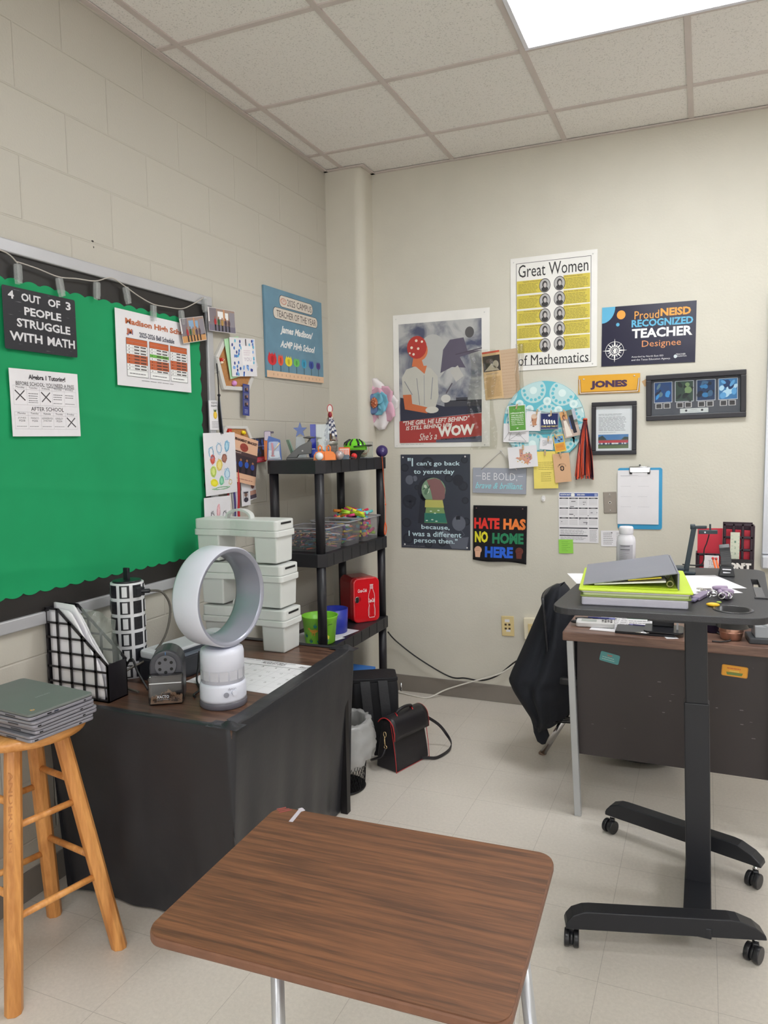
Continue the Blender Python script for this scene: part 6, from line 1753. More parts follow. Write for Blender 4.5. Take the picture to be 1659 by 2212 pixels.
def penproto(name, L, r_, kind, c):
    """pencil / crayon / highlighter lying along local X"""
    t = thing(name, None, None, (0, 0, 0))
    mcol = mat('%s_%d_%d_%d' % (name, *c), c, rough=.35)
    if kind == 'pencil':
        b = MB(); b.cyl((0, 0, 0), (L * .9, 0, 0), r_, mcol, 6); b.build('barrel', t)
        b = MB(); b.cyl((L * .9, 0, 0), (L, 0, 0), r_, flat(214, 180, 140), 6, r1=.0008); b.build('tip', t)
    elif kind == 'crayon':
        b = MB(); b.cyl((0, 0, 0), (L * .88, 0, 0), r_, mcol, 10); b.build('barrel', t)
        b = MB(); b.cyl((L * .88, 0, 0), (L, 0, 0), r_ * .8, mcol, 10, r1=r_ * .3); b.build('tip', t)
    else:
        b = MB(); b.cyl((0, 0, 0), (L * .62, 0, 0), r_, mcol, 12); b.build('barrel', t)
        b = MB(); b.cyl((L * .62, 0, 0), (L, 0, 0), r_ * 1.05, mcol, 12, r1=r_ * .85); b.build('cap', t)
    return t
def scatter(box, name, L, r_, kind, cols, n, zlo, zhi, cat, where, group, seed, steep=.12, exact=()):
    rs = random.Random(seed); protos = {}
    x0, x1, y0, y1 = box
    for i in range(n):
        cn, c = cols[i % len(cols)]
        if cn not in protos:
            protos[cn] = o = penproto(name, L, r_, kind, c)
        else: o = copy_tree(protos[cn])
        f = i / max(1, n - 1)
        a = rs.choice([0, PI, PI / 2, -PI / 2]) * (1 if rs.random() < .75 else .5) + rs.uniform(-.35, .35)
        tl = rs.uniform(-steep, steep)
        ext = L / 2
        ex = abs(math.cos(a)) * ext; ey = abs(math.sin(a)) * ext
        mx_, my_ = (x1 - x0) / 2 - .016, (y1 - y0) / 2 - .016
        cx_ = (x0 + x1) / 2 + rs.uniform(-1, 1) * max(0, mx_ - ex); cy_ = (y0 + y1) / 2 + rs.uniform(-1, 1) * max(0, my_ - ey)
        z = Z2 + zlo + (zhi - zlo) * f + abs(math.sin(tl)) * ext
        o.rotation_euler = (0, tl, a)
        d_ = Euler((0, tl, a)).to_matrix() @ Vector((1, 0, 0))
        o.location = Vector((cx_, cy_, z)) - d_ * ext
        o['label'] = '%s %s %s' % (cn, cat, where); o['category'] = cat; o['group'] = group + ', ' + cn
PC = [('navy', (40, 50, 96)), ('dark green', (44, 92, 70)), ('orange', (206, 96, 60)), ('yellow', (208, 178, 66)), ('light blue', (80, 130, 180)), ('brown', (120, 82, 64)), ('pink', (196, 120, 130)), ('black', (40, 38, 44)), ('teal', (50, 110, 120)), ('white', (200, 196, 196))]
scatter(B1, 'coloured_pencil', .165, .0037, 'pencil', PC, 80, .008, .088, 'coloured pencil', 'in the nearest clear bin', 'pencils in the nearest bin', 5)
CC = [('yellow', (222, 190, 66)), ('blue', (70, 110, 180)), ('red', (190, 60, 60)), ('white', (210, 208, 208)), ('green', (70, 140, 90)), ('orange', (214, 116, 62)), ('violet', (110, 80, 140))]
scatter(B2, 'crayon', .085, .0048, 'crayon', CC, 60, .008, .098, 'crayon', 'in the middle clear bin', 'crayons in the middle bin', 6)
HC = [('yellow', (222, 222, 50)), ('pink', (226, 70, 130)), ('lime', (170, 214, 66)), ('orange', (226, 140, 56)), ('blue', (60, 160, 196)), ('yellow', (222, 222, 50)), ('violet', (120, 50, 130)), ('red', (206, 50, 84)), ('turquoise', (110, 205, 205)), ('yellow', (222, 222, 50))]
scatter(B3, 'highlighter', .125, .0078, 'marker', HC, 84, .010, .150, 'highlighter', 'in the heaped clear bin at far end', 'highlighters in the far bin', 7, steep=.3)

# ---------------- third tier: buckets and drinks cooler
Z3 = SZ[2]
def bucket(c, r0, r1, h_, m, label, deco=False, rim=True):
    t = thing('bucket', label, 'bucket', (c[0], c[1], Z3 + .0015))
    b = MB()
    pr = [(r0 * .92, 0), (r0, .004), (r1 - (.004 if rim else 0), h_ - (.02 if rim else 0))]
    if rim: pr += [(r1 - .001, h_ - .018), (r1, h_ - .004), (r1 + .003, h_)]
    b.lathe(pr, m, n=48, capt=False); b.build('shell', t, solid=.0025)
    if deco:
        va = math.atan2(CAM_LOC.y - c[1], CAM_LOC.x - c[0])
        def stick(pts, da, zz, m_, nm='printed_picture', sc=1):
            b = MB(); v = []
            for x, y in pts:
                z = zz + y * sc; rr_ = r0 + (r1 - r0) * z / h_ + .0022
                a = va + da + x * sc / rr_
                v.append((rr_ * math.cos(a), rr_ * math.sin(a), z))
            b.add(v, [tuple(range(len(v)))], m_); b.build(nm, t)
        dino = [(-.030, .026), (-.022, .030), (-.014, .022), (-.004, .020), (.008, .022), (.020, .020), (.030, .024), (.022, .012), (.010, .006), (.008, -.010), (.004, -.010), (.003, .004), (-.002, .004), (-.004, -.008), (-.008, -.008), (-.008, .006), (-.016, .010), (-.020, .020), (-.028, .020)]
        stick(dino, -.42, .058, flat(206, 152, 60)); stick([(-.006, .022), (.0, .028), (.008, .030), (.016, .026), (.020, .020), (.008, .022)], -.42, .058, flat(110, 160, 60))
        for da, zz, c_ in ((-.28, .092, (50, 140, 130)), (-.62, .016, (40, 110, 100)), (.30, .088, (40, 120, 130)), (-.08, .016, (50, 150, 150)), (.46, .02, (60, 130, 90)), (-.98, .04, (40, 130, 130))):
            stick([(-.008, .0), (-.010, .012), (-.004, .006), (.0, .020), (.004, .006), (.010, .012), (.008, .0), (0, -.006)], da, zz, flat(*c_), 'printed_leaf')
        for k_ in range(4): stick([(-.006, 0), (0, .005), (.006, 0), (.0, .002)], .52 + .07 * k_, .098 + .001 * (k_ % 2), flat(60, 90, 50), 'printed_leaf')
        stick([(-.010, -.010), (.012, -.012), (.014, .012), (.0, .024), (-.010, .012)], .42, .03, flat(200, 200, 70))
    return t
bx = (xof(692, -.905, Z3), -.905)
bucket(bx, .072, .087, .135, mat('lime_bucket', (134, 206, 60), rough=.35), 'lime green bucket printed with dinosaurs on the third shelf', True)
bucket((xof(722, -.70, Z3 + .06), -.70), .066, .071, .124, mat('blue_bucket', (40, 52, 150), rough=.35), 'plain deep blue bucket behind the lime bucket', rim=False)
s = Sheet(Matrix.Translation((.150, -.72, Z3 + .0008)) @ Matrix.Rotation(-.3, 4, 'Z'), .25, .28, WHITE, .0006); tag(s.build('paper_sheet'), 'white sheet under the lime bucket on third shelf', 'paper')
s = Sheet(Matrix.Translation((.190, -.60, Z3 + .0012)) @ Matrix.Rotation(-.15, 4, 'Z'), .205, .20, WHITE, .0004); tag(s.build('paper_sheet'), 'white sheet under the blue bucket on third shelf', 'paper')
# red cooler
t = thing('mini_cooler', 'red mini drinks cooler with white bottle outline on door', 'mini fridge', (.286, -.392, Z3), rz=-.66)
m_red = mat('cooler_red', (198, 28, 36), rough=.18, coat=.5); m_redd = mat('cooler_red_body', (150, 18, 28), rough=.22)
CWd, CHt, CDp = .160, .245, .17
a_out = rrect(-CWd / 2, CWd / 2, 0, CHt, .03, 6)
# door faces +x (towards the aisle)
m_YZf = Matrix(((0, 0, 1, 0), (1, 0, 0, 0), (0, 1, 0, 0), (0, 0, 0, 1)))
bt = MB(m_YZf); bt.prism(a_out, -CDp / 2, CDp / 2 - .035, m_redd); bt.build('body', t, bevel=.006)
bt = MB(m_YZf); bt.prism(a_out, CDp / 2 - .033, CDp / 2, m_red); dr = bt.build('door', t, bevel=.006)
xf = CDp / 2 + .0008
b = MB(m_YZf); b.prism(rrect(-.070, -.034, .118, .145, .012), CDp / 2 - .001, CDp / 2 + .001, flat(150, 22, 30, .2)); b.prism(rrect(-.074, -.052, .114, .148, .01), CDp / 2, CDp / 2 + .010, m_chr); b.build('latch', dr, bevel=.001)
s = Sheet(None, CWd, CHt); Wt = flat(225, 205, 205, .3)
s.T('Coca-Cola', .16, .235, .50, .315, Wt, bold=.03, shear=.35, l=3)
bo = [(.62, .17), (.61, .23), (.615, .27), (.56, .37), (.545, .45), (.55, .55), (.565, .62), (.535, .72), (.54, .86), (.57, .90)]
L1 = bo; L2 = [(1.33 - a, b_) for a, b_ in bo][::-1]
s.Ln([(a + .02, b_) for a, b_ in L1 + L2], .0022, Wt, 3); s.Ln([(.59, .905), (.78, .905)], .0022, Wt, 3); s.R(.635, .16, .735, .26, flat(200, 150, 155, .3), 3); s.R(.62, .155, .75, .175, Wt, 4)
s.T('Coca-Cola', .555, .47, .80, .565, Wt, bold=.04, shear=.3, l=4); s.Ln([(.60, .62), (.585, .75), (.59, .85)], .0012, Wt, 4); s.Ln([(.77, .62), (.79, .75), (.78, .85)], .0012, Wt, 4)
s.build('printed_logo', dr, mw=None, loc=(xf, -CWd / 2, CHt), rot=(PI / 2, 0, PI / 2))

# ---------------- bottom tier and floor: games, bags, basket
for k_, (z, c, w_, lab) in enumerate(((SZ[3], (214, 160, 60), .30, 'orange yellow game box, bottom of the two on lowest shelf'), (SZ[3] + .16, (50, 110, 190), .29, 'blue game box, top of the stack on lowest shelf'))):
    pass
bz = SZ[3]
hb = [('brown cardboard carton on the lowest shelf under the game boxes', (150, 112, 84), bz, .14, (.12, .38, -.80, -.42), 0), ('orange and yellow thin game box under the blue one', (206, 156, 60), bz + .14, .025, (.11, .392, -.78, -.40), .05), ('blue game box with orange spot on top of the stack', (48, 112, 190), bz + .165, .032, (.12, .385, -.80, -.43), -.04)]
for lab, c, z, h_, (x0, x1, y0, y1), rz_ in hb:
    t = thing('game_box' if 'game' in lab.split() else 'cardboard_box', lab, 'box', ((x0 + x1) / 2, (y0 + y1) / 2, z), rz=rz_)
    b = MB(); mm_ = mat('box_%d_%d_%d' % c, c, rough=.4); hx_, hy_ = (x1 - x0) / 2, (y1 - y0) / 2
    b.box(-hx_, hx_, -hy_, hy_, 0, h_ * .55, mm_); b.build('base', t, bevel=.002)
    b = MB(); b.box(-hx_ - .002, hx_ + .002, -hy_ - .002, hy_ + .002, h_ * .3, h_, mm_)
    if c[2] == 190: b.add([(-.05, -.10, h_ + .0004), (.05, -.10, h_ + .0004), (.08, .0, h_ + .0004), (-.06, .02, h_ + .0004)], [(0, 1, 2, 3)], flat(190, 90, 50))
    b.build('lid', t, bevel=.002)

# black backpack: back of it leans on the shelf
m_cloth = mat('black_nylon', (26, 26, 30), rough=.65, bump=.6, bscale=60)
t = thing('backpack', 'black insulated backpack on floor in front of the shelf', 'backpack', (.570, -.86, 0), rz=.55)
zt_ = .345
def pk_(u, v):
    a = u * 2 * PI
    cx_, sx2 = math.cos(a), math.sin(a)
    e = .35
    w_ = .122 * (1 - .06 * v) + .006 * math.sin(5 * a + 6 * v); d_ = .088 * (1 - .1 * v)
    x = math.copysign(abs(cx_) ** e, cx_) * w_; y = math.copysign(abs(sx2) ** e, sx2) * d_
    return (x + .004 * math.sin(9 * v + a), y + .03 * v, zt_ * v)
b = MB(); b.grid(pk_, 48, 14, m_cloth); b.add([pk_(i / 48, 1) for i in range(48)], [tuple(range(48))], m_cloth); b.build('body', t)
b = MB(); b.prism([(p[0] * 1.03, p[1]) for p in [pk_(i / 48, 1) for i in range(48)]], zt_, zt_ + .02, m_cloth); b.build('lid', t, bevel=.006)
for dx in (-.05, .035):
    b = MB(); P_ = smoothpath([(dx, -.075, zt_ + .015), (dx, -.10, zt_ * .95), (dx + .005, -.13, zt_ * .7), (dx + .01, -.14, zt_ * .4), (dx + .012, -.125, zt_ * .15)], 5)
    for i in range(len(P_) - 1): b.bar(P_[i], P_[i + 1] + (P_[i + 1] - P_[i]) * .15, .045, .008, m_cloth, up=(1, 0, 0)) if False else b.bar(P_[i], P_[i + 1] + (P_[i + 1] - P_[i]) * .15, .045, .008, m_cloth, up=(0, -1, .01))
    b.build('shoulder_strap', t)
for (x, y) in ((-.128, -.10), (.13, -.04)):
    b = MB(); b.tube([(x, y, zt_ - .01), (x, y - .006, zt_ - .025), (x, y - .004, zt_ - .05)], .004, m_chr, 8); b.build('zip_pull', t)

# handbag
Pm, Pr, Pl = hz(857, 1671, 0), hz(927, 1634, 0), hz(806, 1658, 0)
ang = math.atan2(Pr.y - Pm.y, Pr.x - Pm.x)
Lb = (Pr - Pm).length * 1.0; Db = .125
t = thing('handbag', 'black leather handbag with red piping and long strap on floor', 'handbag', (Pm.x, Pm.y, 0), rz=ang)
m_lea = mat('black_leather', (30, 28, 32), rough=.33, bump=.3, bscale=300); m_pip = mat('red_piping', (176, 40, 44), rough=.4)
Hb = .235
# local: X along the front face, Y backwards
def bagc(u, v, w): return (.0 + Lb * u, Db * v, Hb * w)
b = MB()
v = []
def sec(w):
    k_ = 1 - .55 * w ** 1.5; y0 = Db / 2 - Db / 2 * k_; y1 = Db / 2 + Db / 2 * k_
    sh = .012 * w
    return [(sh, y0, Hb * w), (Lb - sh, y0, Hb * w), (Lb - sh, y1, Hb * w), (sh, y1, Hb * w)]
rows = [0, .15, .35, .6, .8, .92, 1]
for w_ in rows: v += sec(w_)
f = []
for i in range(len(rows) - 1):
    for j in range(4): f.append((i * 4 + j, i * 4 + (j + 1) % 4, i * 4 + 4 + (j + 1) % 4, i * 4 + 4 + j))
f += [(3, 2, 1, 0), tuple(range(len(v) - 4, len(v)))]
b.add(v, f, m_lea, False); b.build('body', t, bevel=.010, seg=3)
b = MB(); n = 12
def flap(u, v_):
    a = -.35 + v_ * 3.0
    y = Db / 2 + (Db * .40) * -math.cos(a); z = Hb * .80 + .052 * math.sin(a)
    if v_ < .12: z = Hb * .80 - .045 * (1 - v_ / .12); y = Db / 2 - Db * .43
    return (-.004 + (Lb + .008) * u, y - .004, z + .006)
b.grid(flap, 10, 22, m_lea); b.build('flap', t, solid=.004)
b = MB()
for u in (0, 1): b.tube([Vector(flap(u, i / 22)) + Vector(((-1 if u == 0 else 1) * .002, 0, 0)) for i in range(23)], .0022, m_pip, 6)
b.tube([(-.001, y, z) for (x, y, z) in [sec(w_)[0] for w_ in rows]], .0016, m_pip, 6); b.tube([(Lb + .001, y, z) for (x, y, z) in [sec(w_)[1] for w_ in rows]], .0016, m_pip, 6)
b.tube([(0, -.001, .004), (Lb, -.001, .004)], .0012, m_pip, 6)
o = b.build('piping', t); o['label'] = 'red edge piping'
b = MB(); b.tube(smoothpath([(Lb * .28, Db / 2, Hb + .005), (Lb * .32, Db / 2 - .01, Hb + .025), (Lb * .5, Db / 2 - .015, Hb + .034), (Lb * .71, Db / 2 - .01, Hb + .025), (Lb * .75, Db / 2, Hb + .005)], 5), .007, m_lea, 8); b.build('handle', t)
for x in (.28, .75): b = MB(); b.tube([(Lb * x - .018, Db / 2 - .03, Hb - .004), (Lb * x - .01, Db / 2 - .02, Hb + .012), (Lb * x, Db / 2, Hb + .016)], .003, m_pip, 6); b.build('handle_tab', t)
g_ = mat('pale_gold', (205, 180, 140), rough=.25, metal=.7)
b = MB(); b.tube([(-.006, Db / 2 + .008 * math.cos(q), Hb * .72 + .012 * math.sin(q)) for q in [i * PI / 6 for i in range(12)]], .0022, g_, 6, closed=True); b.tube([(-.008, Db / 2, Hb * .68), (-.012, Db / 2 - .003, Hb * .60), (-.012, Db / 2 - .006, Hb * .52)], .003, g_, 8); b.tube([(-.010, Db / 2 - .006 + .008 * math.cos(q), Hb * .48 + .008 * math.sin(q)) for q in [i * PI / 6 for i in range(12)]], .002, g_, 6, closed=True); b.build('clasp', t)
# strap: loop lying on the floor to the right, built in world space
wl = lambda P_: Matrix.Rotation(-ang, 4, 'Z') @ (Vector(P_) - Vector((Pm.x, Pm.y, 0)))
rgt = hz(975, 1607, .03); bot = hz(925, 1637, .012); up_ = hz(930, 1556, .10); top_ = t.matrix_world
pts = [(Lb + .004, Db * .5, Hb * .82), (Lb + .03, Db * .5 + .02, Hb * .80), wl(hz(945, 1563, .12)), wl(hz(966, 1588, .06)), wl(rgt), wl(hz(968, 1622, .015)), wl(hz(945, 1636, .01)), wl(bot), wl(hz(905, 1636, .012))]
P_ = smoothpath(pts, 6); b = MB()
for i in range(len(P_) - 1): b.bar(P_[i], P_[i + 1] + (P_[i + 1] - P_[i]) * .2, .004, .014, m_lea, up=(0, 0, 1))
b.build('shoulder_strap', t)
b = MB(); b.tube(smoothpath([(-.012, Db / 2 - .006, Hb * .44), (-.03, Db / 2, Hb * .32), (-.03, Db / 2 + .05, Hb * .2), (-.01, Db + .02, Hb * .12)], 5), .006, m_lea, 6); b.build('strap_end', t)

# mesh waste basket with liner
kx, ky = .605, -1.290
t = thing('waste_basket', 'black wire mesh waste basket behind the covered table', 'waste basket', (kx, ky, 0))
r0, r1, Hk = .100, .118, .285
m_wm = mat('black_wire', (34, 33, 35), rough=.4, metal=.4)
b = MB()
for s_ in (-1, 1):
    for i in range(44):
        pts = []
        for j in range(7):
            v_ = j / 6; a = 2 * PI * i / 44 + s_ * v_ * 1.1; r_ = r0 + (r1 - r0) * v_
            pts.append((r_ * math.cos(a), r_ * math.sin(a), .006 + (Hk - .01) * v_))
        b.tube(pts, .0011, m_wm, 3, caps=False)
b.build('wire_mesh', t)
for r_, z in ((r0, .006), (r1, Hk)):
    b = MB(); b.tube([(r_ * math.cos(2 * PI * i / 40), r_ * math.sin(2 * PI * i / 40), z) for i in range(40)], .0045, m_wm, 6, closed=True); b.build('hoop', t)
b = MB(); b.lathe([(r0 * .97, .003), (r0 * .97, .006)], m_wm, n=32); b.build('base', t)
b = MB(); m_lin = glass('bin_liner', (222, 222, 222), .2, .5); rs = random.Random(3)
nz_ = [[rs.uniform(-1, 1) for _ in range(48)] for _ in range(20)]
def ln_(u, v):
    i = int(u * 47.99) % 48; j = int(v * 19.99)
    # up inside, over the rim, down outside
    if v < .35: r_ = r1 - .02 + .03 * v; z = Hk * (.35 + 1.9 * v)
    elif v < .5: r_ = r1 - .01 + .10 * (v - .35); z = Hk + .02
    else: r_ = r1 + .012 + .02 * math.sin((v - .5) * 5); z = Hk + .02 - .30 * (v - .5) - .05 * abs(math.sin(3 * u * PI)) * (v - .5)
    r_ += .006 * nz_[j][i if i < 47 or True else 0] * (0 if u in (0, 1) else 1)
    return (r_ * math.cos(2 * PI * u), r_ * math.sin(2 * PI * u), z + .006 * nz_[j][(i + 7) % 48] * (0 if u in (0, 1) else 1))
b.grid(ln_, 48, 20, m_lin, smooth=True)
tag(b.build('bin_liner', loc=(kx, ky, 0)), 'crumpled clear plastic liner bag folded over the wire basket', 'bag')

# ================================================================== stool and laptops
m_st = wood('stool_wood', (172, 112, 58), (212, 152, 88), 'Z', 1.5, rough=.32, k=1.25, stretch=10)
sc0 = Vector((.262, -2.622, 0)); SH = .722
t = thing('bar_stool', 'tall wooden stool with crossed rungs at left edge carrying laptops', 'stool', sc0)
m_seat = wood('stool_seat_wood', (184, 122, 64), (220, 160, 96), 'Y', 1.5, rough=.25, k=1.25, stretch=8)
b = MB(); b.lathe([(.150, SH - .036), (.166, SH - .030), (.172, SH - .016), (.168, SH - .004), (.155, SH), (.10, SH - .003), (.0, SH - .006)], m_seat, n=56, capt=False); b.build('seat', t)
feet = [Vector((.378, -2.803, 0)), Vector((.451, -2.490, 0)), Vector((.143, -2.444, 0)), Vector((.070, -2.757, 0))]
tops = []
for fpt in feet:
    d_ = (fpt - sc0); tops.append(sc0 + d_ * (.095 / d_.length) + Vector((0, 0, SH - .034)))
LEGM = []
for fpt, tp in zip(feet, tops):
    f0 = fpt - sc0; t0_ = tp - sc0
    dd = f0.copy(); dd.z = 0; dd.normalize()
    b = MB(); ax = (t0_ - f0).normalized()
    ux = dd.cross(Vector((0, 0, 1))); uy = dd
    for q in (1,):
        vs = []
        for (p, hw) in ((f0, .0215), (f0 + (t0_ - f0) * .5, .0225), (t0_, .021)):
            sh_ = [(1, .45), (.45, 1), (-.45, 1), (-1, .45), (-1, -.45), (-.45, -1), (.45, -1), (1, -.45)]
            for x, y in sh_: vs.append(p + ux * x * hw + uy * y * hw)
        fs = [(r_ * 8 + i, r_ * 8 + (i + 1) % 8, r_ * 8 + 8 + (i + 1) % 8, r_ * 8 + 8 + i) for r_ in range(2) for i in range(8)] + [tuple(range(7, -1, -1)), tuple(range(16, 24))]
        b.add(vs, fs, m_st)
    b.build('leg', t, bevel=.0015)
def legpt(i, z):
    f0 = feet[i] - sc0; t0_ = tops[i] - sc0; k_ = z / t0_.z
    return f0 + (t0_ - f0) * k_
for (i, j, zs_) in ((0, 1, (.235, .47)), (1, 2, (.29, .53)), (2, 3, (.235, .47)), (3, 0, (.29, .53))):
    for z in zs_:
        b = MB(); b.cyl(legpt(i, z), legpt(j, z), .0095, m_st, 14); b.build('rung', t)
# scratched letters on the near leg
s = Sheet(None, .21, .012)
s.T('ANDERSON', 0, 0, 1, 1, flat(168, 112, 66), l=1)
fl = legpt(0, .62); dv = (feet[0] - sc0).normalized()
dn = (legpt(0, .2) - legpt(0, .6)).normalized()
vd = (CAM_LOC - (sc0 + fl)); vd.z = 0; vd.normalize()
nrm_ = (vd - dn * vd.dot(dn)).normalized(); yv = nrm_.cross(dn)
Mx = Matrix(((dn.x, yv.x, nrm_.x, 0), (dn.y, yv.y, nrm_.y, 0), (dn.z, yv.z, nrm_.z, 0), (0, 0, 0, 1)))
Mx.translation = fl + nrm_ * .0215 + yv * .0
s.build('scratched_letters', t, loc=Mx.translation, rot=Mx.to_euler())

m_lapt = mat('laptop_grey_green', (106, 110, 108), rough=.55, metal=.1, k=1.3); m_lape = mat('laptop_silver', (134, 132, 140), rough=.35, metal=.3, k=1.3)
def laptop(z, dx, dy, rz, label, top=False):
    t = thing('laptop', label, 'laptop', (dx, dy, z), rz=rz, group='closed laptops stacked on the stool')
    # local: corner at origin nearest the viewer, X to the right side edge length .205, Y back .31
    b = MB(); b.prism(rrect(-.31, 0, 0, .205, .014), 0, .0085, m_lape); bo_ = b.build('base', t, bevel=.002)
    b = MB(); b.prism(rrect(-.31, 0, 0, .205, .014), .0097, .0172, m_lapt if top else m_lape); b.build('lid', t, bevel=.002)
    b = MB(); b.box(-.26, -.05, .190, .202, .006, .011, flat(60, 58, 62, .4)); b.build('hinge', t)
    for (y0, y1, c_) in ((.012, .022, (20, 20, 22)), (.15, .158, (20, 20, 22))) if not top else ((.052, .065, (15, 15, 18)), (.074, .087, (30, 36, 52)), (.17, .176, (20, 20, 22))):
        b = MB(); b.box(-.0004, .0008, y0, y1, .003, .0065, flat(*c_)); b.build('port', t)
    b = MB(); b.box(-.10, -.06, -.0008, .001, .003, .0066, flat(60, 58, 62)); b.build('edge_notch', t)
    if top:
        b = MB(); b.lathe([(.006, 0), (.006, .0004)], flat(200, 150, 70, .3), c=(-.03, .03, .0173), n=20); b.lathe([(.0025, .0004), (.0025, .0006)], flat(90, 130, 200, .3), c=(-.03, .03, .0173), n=12); b.build('round_sticker', t)
        s = Sheet(None, .045, .007); s.T('SAMSUNG', 0, 0, 1, 1, flat(140, 146, 148, .3), l=1); s.build('brand_mark', t, loc=(-.115, .10, .0174), rot=(0, 0, PI / 2 + .0))
    return t
la = math.atan2(.205, .018) - PI / 2
names = ['silver laptop, bottom of the stack of four', 'silver laptop, second from bottom of the stack', 'silver laptop just under the top one', 'grey green laptop on top of the stack on stool']
offs = [(.0, .0, -.02), (.006, .012, .0), (.010, .004, .03), (-.002, .003, -.01)]
for i in range(4):
    laptop(SH + .001 + i * .0195, .434 + offs[i][0], -2.748 + offs[i][1], la + offs[i][2], names[i], top=(i == 3))

# ================================================================== RIGHT SIDE: teacher desk
DZ = .74
m_dtop = wood('desk_walnut', (84, 62, 56), (134, 104, 90), 'X', 2.0, rough=.3, k=1.2)
m_panel = mat('brown_grey_metal', (60, 54, 54), rough=.45, k=1.15, vary=.06, vscale=3)
m_legm = mat('desk_leg_metal', (168, 170, 172), rough=.35, metal=.5, k=1.3)
dx0, dx1, dy0, dy1 = 1.532, 2.37, -1.172, -.42
t = thing('teacher_desk', 'metal desk with walnut top and dark brown front panel beneath the standing desk', 'desk', ((dx0 + dx1) / 2, (dy0 + dy1) / 2, 0))
ox, oyd = (dx0 + dx1) / 2, (dy0 + dy1) / 2
def dl(x, y, z): return (x - ox, y - oyd, z)
b = MB(); b.box(dx0 - ox, dx1 - ox, dy0 - oyd, dy1 - oyd, DZ - .036, DZ, m_dtop); b.build('desktop', t, bevel=.004)
b = MB(); b.box(1.585 - ox, 2.275 - ox, -1.135 - oyd, -1.118 - oyd, .236, DZ - .037, m_panel)
rs = random.Random(2); m_scuff = mat('scuffs', (112, 106, 106), rough=.6)
for i in range(16):
    x = rs.uniform(1.62, 2.24) - ox; z = rs.uniform(.36, .52) if i > 3 else rs.uniform(.5, .66)
    L_ = rs.uniform(.003, .016); b.box(x, x + L_, -1.1353 - oyd, -1.135 - oyd, z, z + rs.uniform(.0006, .003), m_scuff)
b.build('modesty_panel', t)
for (xa, ya, xb_, yb_) in ((1.560, -1.155, 1.600, -1.180), (2.292, -1.155, 2.300, -1.180), (1.585, -.47, 1.575, -.44), (2.31, -.47, 2.33, -.45)):
    b = MB(); b.bar(dl(xb_, yb_, .0), dl(xa, ya, DZ - .037), .026, .026, m_legm, up=(0, 1, 0)); b.build('leg', t, bevel=.002)
b = MB(); b.box(1.60 - ox, 2.29 - ox, -.50 - oyd, -.46 - oyd, DZ - .09, DZ - .037, m_panel); b.build('back_rail', t)
# two magnets on the front panel
def magnet(u, v, w_, h_, rot, c1, c2, label, fn):
    q = on(u, v, 1, -1.1358)
    M = Matrix(((1, 0, 0, q.x), (0, 0, -1, q.y), (0, 1, 0, q.z), (0, 0, 0, 1))) @ Matrix.Rotation(rot, 4, 'Z') @ Matrix.Translation((-w_ / 2, h_ / 2, .0015))
    s = Sheet(M, w_, h_, flat(*c1, .4), .0015, corner=.006); fn(s); tag(s.build('magnet'), label, 'magnet')
def f_(s): s.T('THE BEST', .35, .18, .62, .35, flat(190, 110, 90), bold=.04); s.G(.12, .42, .85, .85, 2, flat(170, 200, 195), fill=.3)
magnet(1317, 1421, .074, .038, -.2, (84, 146, 148), None, 'small teal rounded magnet at left of the brown desk panel', f_)
def f_(s): s.RR(.04, .06, .96, .94, .004, flat(222, 158, 58), 1); s.G(.2, .15, .8, .4, 1, flat(200, 110, 60), fill=.4); s.pg([(.18, .62), (.82, .6), (.78, .85), (.22, .87)], flat(110, 128, 70), 3); s.G(.3, .45, .7, .58, 1, flat(240, 215, 120), fill=.5)
magnet(1587, 1450, .088, .042, -.06, (206, 140, 48), None, 'small orange rounded magnet at right of the brown desk panel', f_)

def lying(name, label, cat, corners, z, face, fn=None, thick=.0006):
    """flat rectangle on a horizontal surface, from its near-left, near-right and far-left corners"""
    NL, NR, FL = [Vector((p.x, p.y)) for p in (hz(*c, z) for c in corners)]
    e = NR - NL; w_ = e.length; ang = math.atan2(e.y, e.x); n = Vector((-e.y, e.x)).normalized(); h_ = (FL - NL).dot(n)
    o = Vector((NL.x, NL.y, z)) + Vector((n.x, n.y, 0)) * h_
    s = hsheet(o + Vector((0, 0, thick)), ang, w_, h_, face, thick)
    if fn: fn(s)
    return tag(s.build(name), label, cat)
def fG(s): s.G(.05, .06, .95, .9, 9, GREY)
lying('paper_sheet', 'white printed sheet at left of the walnut desktop under the standing desk', 'paper', [(1273, 1360), (1335, 1366), (1300, 1324)], DZ, WHITE, fG)
lying('paper_sheet', 'white sheet lying in the middle of the walnut desktop', 'paper', [(1328, 1362), (1404, 1368), (1335, 1322)], DZ + .001, WHITE, fG)
lying('planner_page', 'white page with dark green band on the walnut desktop', 'paper', [(1356, 1349), (1416, 1352), (1360, 1328)], DZ + .002, WHITE, lambda s: (s.R(0, .0, 1, .45, flat(30, 104, 66), 1), pic(s, 0, .02, 1, .43, [(24, 90, 56), (46, 124, 84)], 14, 2, 3, .1), s.G(.05, .55, .95, .95, 2, GREY)))
# calculator
p = hz(1286, 1352, DZ); t = thing('calculator', 'white handheld calculator near left edge of the walnut desk', 'calculator', (p.x, p.y, DZ + .001), rz=.10)
b = MB(); b.prism(rrect(-.075, .075, -.036, .036, .012), 0, .02, mat('calc_white', (200, 198, 198), rough=.4, k=1.2)); b.build('body', t, bevel=.004)
b = MB()
for i in range(4):
    for j in range(3): b.box(.025 + .011 * i, .033 + .011 * i, -.02 + .015 * j, -.01 + .015 * j, .02, .0225, flat(70, 66, 70) if (i + j) % 2 else flat(160, 156, 158))
b.box(-.055, .005, -.018, .020, .020, .0205, flat(150, 156, 150, .2)); b.build('keys', t)
